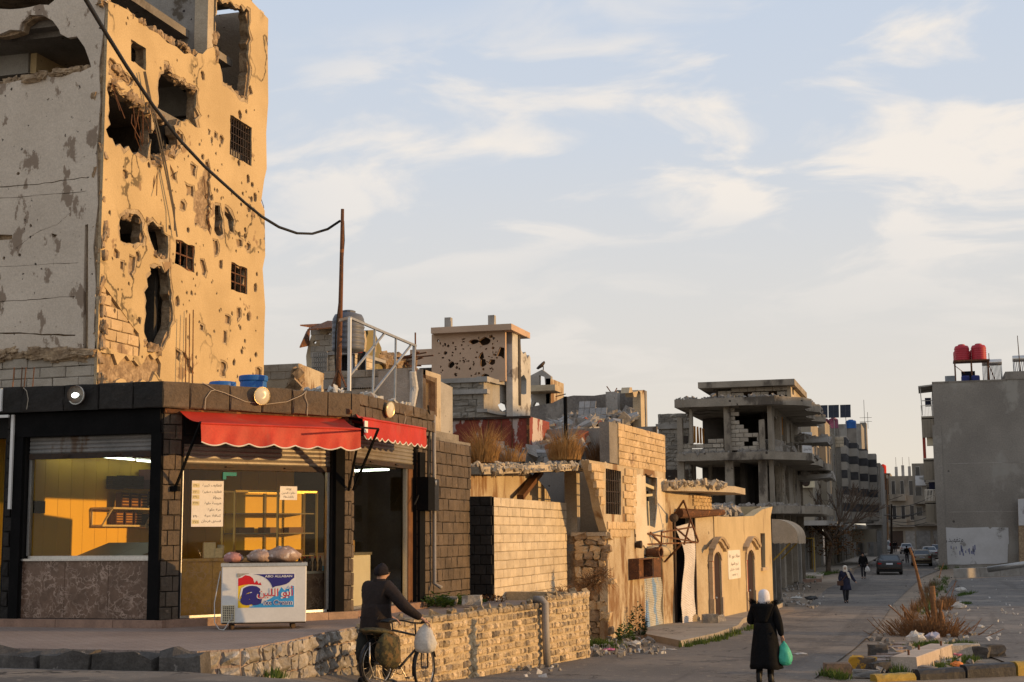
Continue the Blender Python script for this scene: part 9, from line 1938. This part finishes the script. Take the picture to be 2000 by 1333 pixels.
def make_stump():
 c = gpt(1822,1240);rr = random.Random(5);t = thing('cut_stump_bush','cut back bush of bare orange brown stems in the traffic island','bush',c);Y = c.y
 P = lambda x,y,d=0:ypt(x,y,Y + d)
 m = MB();
 for pts,r in (([(1816,1215),(1808,1180),(1797,1145),(1790,1115),(1782,1085),(1776,1070)],(.055,.05,.045,.04,.035,.03)),([(1828,1250),(1826,1205),(1823,1180),(1821,1145)],(.12,.10,.085,.07)),([(1840,1255),(1842,1225),(1838,1195)],(.09,.075,.06)),([(1833,1215),(1838,1185),(1840,1172)],(.05,.04,.035))):m.tube([P(x,y) for x,y in pts],list(r),7)
 m.build('main_stem',stick_m,t,smooth=True)
 m = MB()
 for x0,y0,x1,y1,r in ((1795,1240,1735,1182,.03),(1790,1238,1762,1180,.03),(1800,1235,1758,1184,.028),(1770,1245,1731,1212,.03),(1780,1225,1750,1195,.022),(1800,1230,1763,1182,.02),(1860,1255,1866,1225,.03),(1866,1228,1884,1213,.02),(1868,1258,1886,1238,.02),(1855,1245,1870,1206,.02),(1850,1190,1867,1135,.012),(1842,1172,1868,1136,.01),(1800,1170,1793,1137,.012),(1834,1130,1843,1100,.012),(1815,1220,1809,1196,.035),(1843,1225,1846,1205,.03)):
  d0,d1 = rr.uniform(-.3,.3),rr.uniform(-.5,.5);a,b = P(x0,y0,d0),P(x1,y1,d1);m.tube([a,(a + b) / 2 + Vector((rr.uniform(-.05,.05),0,rr.uniform(-.06,.02))),b],[r,r * .85,r * .6],5)
 for _ in range(420):
  x = rr.gauss(1813,30);y = 1254 - rr.uniform(0,10);a = P(x,y,rr.uniform(-.6,.6));b = a + Vector((rr.gauss((x - 1815) * .006,.12),rr.uniform(-.2,.2),rr.uniform(.15,.6)));m.tube([a,(a + b) / 2 + Vector((rr.uniform(-.05,.05),0,0)),b],[.014,.011,.006],4,cap=False)
 m.build('stems',stick_m,t);m = MB()
 for _ in range(2000):x = rr.gauss(1813,28);a = P(x,1256 - abs(rr.gauss(0,19)),rr.uniform(-.7,.7));b = a + Vector((rr.gauss(0,.2),rr.uniform(-.2,.2),rr.uniform(-.05,.3)));m.bar(a,b,.006)
 m.build('twig_litter',dry_brown,t)
make_stump()

def make_island():
 # painted kerb at the bottom right, each block its own
 a,b = gpt(1690,1330),gpt(2020,1316);t = thing('painted_kerb','yellow and black painted kerb blocks of the traffic island','kerb',((a.x + b.x) / 2,(a.y + b.y) / 2,gz(a.x,a.y)));K = PL((a.x,a.y),(b.x,b.y));s_ = lambda x:K.px(x,1322)[0];z = gz(a.x,a.y) - .06
 for x0,x1,mt,dz in ((1712,1788,yellow_paint,-.03),(1796,1884,kerb_black,.02),(1889,1984,kerb_black,.06),(1988,2075,yellow_paint,.07)):
  m = MB();s0,s1 = s_(x0),s_(x1);pr = [(-.0,-.3),(.02,.10),(-.02,.16),(-.06,.18),(-.2,.18),(-.22,-.3)];m.loft([[K.w(s,z + dz + zz + R.uniform(-.006,.006),o + R.uniform(-.006,.006)) for o,zz in pr] for s in [s0 + (s1 - s0) * q / 8 for q in range(9)]]);m.build('kerb_block',mt,t)
 # concrete beam
 p0,p1 = gpt(1766,1312),gpt(1840,1283);d = Vector((p1.x - p0.x,p1.y - p0.y,0));L_ = d.length;t = thing('concrete_beam','pale concrete beam with rusty bolts lying on the island','beam',p0);B = PL((p0.x,p0.y),(p1.x,p1.y));z = gz(p0.x,p0.y);h = ypt(1790,1293,p0.y).z - ypt(1790,1320,p0.y).z + .05
 p0z = gz(p0.x,p0.y) - .03;p1z = gz(p1.x,p1.y) - .03;hw = .26;hh = .31;beam_m = M('beam_concrete',(.50,.41,.33),(.42,.34,.27),s1=2,bump=.5,bs=22,grain=.16,cracks=.8)
 m = MB();m.loft([[B.w(s,zb + zz,o) for o,zz in ((-hw,0),(hw,0),(hw * .94,hh * .95),(hw * .9,hh),(-hw * .9,hh),(-hw * .96,hh * .95))] for s,zb in ((-.0,p0z),(L_ * .3,p0z + .3 * (p1z - p0z)),(L_ * .62,p0z + .62 * (p1z - p0z)))]);m.build('beam_piece',beam_m,t);m = MB();m.loft([[B.w(s,zb + zz,o) for o,zz in ((-hw,0),(hw,0),(hw * .94,hh * .95),(hw * .9,hh),(-hw * .9,hh),(-hw * .96,hh * .95))] for s,zb in ((L_ * .63,p0z + .63 * (p1z - p0z)),(L_,p1z))]);m.build('beam_piece',beam_m,t)
 for f,o in ((.12,.0),(.5,-.1),(.85,.1)):m = MB();c = B.w(L_ * f,p0z + hh + f * (p1z - p0z),o);m.tube([c - Vector((0,0,.03)),c + Vector((0,0,.10))],.022,8);m.build('bolt',rust,t)
 # loose kerb stones and boulders
 for x,y,dm,rz,mt,lb in ((1637,1318,(.50,.30,.24),.3,M('red_brown_stone',(.17,.12,.085),(.11,.08,.06),s1=3,bump=.8,bs=12),'reddish brown loose kerb stone at the left end of the island'),(1686,1305,(.55,.30,.25),-.25,M('half_yellow_stone',(.16,.115,.08),(.10,.08,.06),s1=3,bump=.8,c3=(.50,.27,.03),s3=2.2,t3=.52,w3=.04),'loose kerb stone with flaking yellow paint'),(1716,1312,(.42,.32,.2),.6,curb_stone,'dark grey kerb stone lying beside the beam'),(1715,1280,(.45,.28,.26),.2,curb_stone,'dark kerb stone standing behind the beam end'),(1812,1321,(.36,.22,.2),-.4,M('split_stone',(.23,.19,.16),bump=.8),'small split stone in front of the beam'),(1880,1283,(.75,.4,.3),.5,grey_stone,'rough brown boulder at the edge of the lot'),(1906,1283,(.62,.4,.26),-.2,curb_stone,'dark boulder lying behind the brown boulder'),(1936,1282,(.6,.4,.28),.3,curb_stone,'mossy dark boulder furthest right by the weeds'),(1692,1322,(.5,.28,.14),.1,M('flat_grey_stone',(.25,.24,.23),bump=.7),'flat grey stone slab beside the painted kerb'),
        (1388,1225,(.5,.4,.42),.2,grey_stone,'rounded boulder before the bent shutter'),(1405,1222,(.35,.3,.35),.5,grey_stone,'angular stone right of the boulder'),(1348,1222,(.5,.4,.36),.9,wall_stone,'tan boulder leaning on the bent shutter'),(625,1322,(.42,.34,.32),.4,curb_stone,'grey stone at the foot of the rough wall'),(885,1297,(.35,.2,.22),.8,curb_stone,'dark charred stone beside the front wheel'),(880,1180,(.28,.2,.16),.4,grey_stone,'pale stone on top of the low wall'),(922,1181,(.4,.3,.2),.2,grey_stone,'grey rubble stone on the low wall by the black end'),(1444,1213,(.2,.12,.1),.4,curb_stone,'small dark brick on the pavement by the yellow house')):
  p = gpt(x,y) if y > 1185 else zpt(x,y,1.74);m = MB();m.rock(p + Vector((0,0,dm[2] * .42)),dm,rz,.07,rot=Euler((R.uniform(-.08,.08),R.uniform(-.08,.08),rz)).to_matrix());m.solo('loose_stone',mt,lb,'stone','loose stones')
 m = MB()
 for k in range(7):x0,y0 = 1690 + k * 10,1300 - k * 6.5;p = gpt(x0 + 15,y0);mm = MB();mm.box((p.x,p.y,p.z + .02),(.5,.42,.08),.9 + R.uniform(-.1,.1));tag(mm.solo('paving_slab',paving,'broken pinkish paving slab along the edge of the island','slab','slabs along the island edge'))
 rr = random.Random(3);m = MB()
 for _ in range(420):
  x,y = rr.choice(((rr.uniform(1690,1900),rr.uniform(1235,1325)),(rr.uniform(1770,1870),rr.uniform(1120,1240)),(rr.uniform(1160,1290),rr.uniform(1245,1285)),(rr.uniform(1510,1600),rr.uniform(1135,1190)),(rr.uniform(870,1100),rr.uniform(1290,1312))));p = gpt(x,y);d = rr.uniform(.03,.14);m.chunk(p + Vector((0,0,d * .25)),(d * 1.3,d,d * .8))
 tag(m.build('gravel',chalk,None,fix=False),kind='stuff')
 m = MB()
 for _ in range(260):
  x,y = rr.choice(((rr.uniform(1840,2010),rr.uniform(1086,1108)),(rr.uniform(1930,2010),rr.uniform(1080,1104))));p = gpt(x,y);d = rr.uniform(.1,.5);m.chunk(p + Vector((0,0,d * .2 + .25 * rr.random() * (x > 1930))),(d * 1.4,d,d * .7))
 tag(m.build('lot_rubble',chalk,None,fix=False),kind='stuff')
 # long kerb beam and pipe at the edge of the lot
 a,b = gpt(1874,1129),gpt(2030,1122);t = thing('long_concrete_kerb','long grey concrete kerb beams along the far edge of the lot','kerb',a);K = PL((a.x,a.y),(b.x,b.y));hb = ypt(1900,1110,a.y).z - ypt(1900,1128,a.y).z
 for k in range(4):m = MB();m.pbox(K,K.len * k / 4 + .02,K.len * (k + 1) / 4 - .02,gz(0,70) - .05,gz(0,70) + hb,-.45,0);m.build('kerb_beam',concrete,t)
 a,b = ypt(1930,1113,80),ypt(2030,1098,79);m = MB();m.tube([a,b],.16,10);m.solo('fallen_pipe',steel,'thick grey pipe lying behind the long concrete kerb','pipe',smooth=True)
 m = MB();a,b = gpt(1520,1140),gpt(1605,1136);K = PL((a.x,a.y),(b.x,b.y));m.pbox(K,0,K.len,0,.22,-.5,0);m.solo('red_kerb_slab',step_stone,'reddish kerb slab before the shops past the yellow house','kerb')
 # litter
 def crumple(p,d,mt,lb,cat='litter',group='litter in the street'):
  m = MB();n,q = 10,6;rings = [[p + Vector((d[0] / 2 * max(.03,cos(a)) * cos(2 * pi * k / n) * (1 + rr.uniform(-.35,.35)),d[1] / 2 * max(.03,cos(a)) * sin(2 * pi * k / n) * (1 + rr.uniform(-.35,.35)),d[2] * (.5 + .5 * sin(a)) * (1 + rr.uniform(-.3,.3)))) for k in range(n)] for a in [pi * i / q - pi / 2 for i in range(q + 1)]];m.loft(rings);m.solo('litter',mt,lb,cat,group)
 for x,y,d,mt,lb in ((1563,1280,(.32,.14,.05),plastic_white,'white scrap of paper lying on the road right of the woman'),(1790,1256,(.45,.3,.26),plastic_white,'crumpled white bag at the foot of the cut bush'),(1822,1252,(.4,.3,.2),M('lilac_bag',(.5,.48,.55)),'pale lilac plastic bag beside the white bag'),(1876,1156,(.55,.3,.2),plastic_white,'white bag on the grass at the edge of the lot'),(1945,1122,(.9,.4,.45),M('milky_plastic',(.55,.54,.58)),'milky plastic cup lying against the long kerb'),(1868,1284,(.28,.2,.14),plastic_pink,'pink plastic scrap beside the boulders'),(1862,1312,(.2,.14,.07),plastic_pink,'pink litter on the weeds by the beam'),(1866,1303,(.25,.2,.1),orange_m,'orange wrapper on the weeds by the beam'),(1192,1272,(.3,.16,.06),plastic_pink,'pink plastic sheet among the rubble by the wall'),(1238,1262,(.35,.2,.12),plastic_white,'white plastic in the rubble before the stained house'),(1308,1270,(.4,.16,.03),plastic_white,'flat white sheet on the ground by the pavement'),(1915,1227,(.22,.16,.08),plastic_white,'small white scrap on the lot'),(1873,1190,(.5,.35,.25),plastic_white,'grey white bag at the edge of the dry grass'),(950,1300,(.2,.13,.08),plastic_white,'small white litter by the foot of the yellow wall'),(1000,1313,(.16,.1,.06),plastic_white,'tiny white litter on the road by the yellow wall'),(1040,1290,(.2,.16,.07),plastic_pink,'pinkish scrap under the drain pipe'),(880,1325,(.2,.12,.05),plastic_white,'white scrap beside the front wheel'),(1556,1170,(.5,.4,.1),plastic_white,'pale plastic sheet in the rubble left of the walking woman'),(1585,1172,(.6,.4,.15),M('dark_plastic',(.06,.06,.06)),'dark torn plastic in the rubble left of the walking woman')):
  crumple(gpt(x,y),d,mt,lb)
 p = gpt(597,1318);m = MB();m.box(p + Vector((0,0,.13)),(.2,.06,.26),.5,jit=.012);o = m.solo('snack_packet',orange_m,'orange snack packet leaning on the grey stone by the wall','packet');m = MB();m.box(p + Vector((-.0,-.04,.12)),(.11,.02,.1),.5);m.build('printed_patch',flat('packet_white',(.7,.65,.5)),o)
 m = MB()
 for _ in range(240):
  x,y = rr.choice(((rr.uniform(1520,1610),rr.uniform(1140,1185)),(rr.uniform(1730,1880),rr.uniform(1170,1300)),(rr.uniform(1150,1300),rr.uniform(1250,1280)),(rr.uniform(860,1080),rr.uniform(1295,1325)),(rr.uniform(1840,2000),rr.uniform(1130,1260)),(rr.uniform(1840,1990),rr.uniform(1090,1106))));p = gpt(x,y);d = rr.uniform(.03,.12);m.chunk(p + Vector((0,0,.012)),(d * 1.5,d,.02))
 tag(m.build('litter_scraps',plastic_white,None,fix=False),kind='stuff')
make_island()
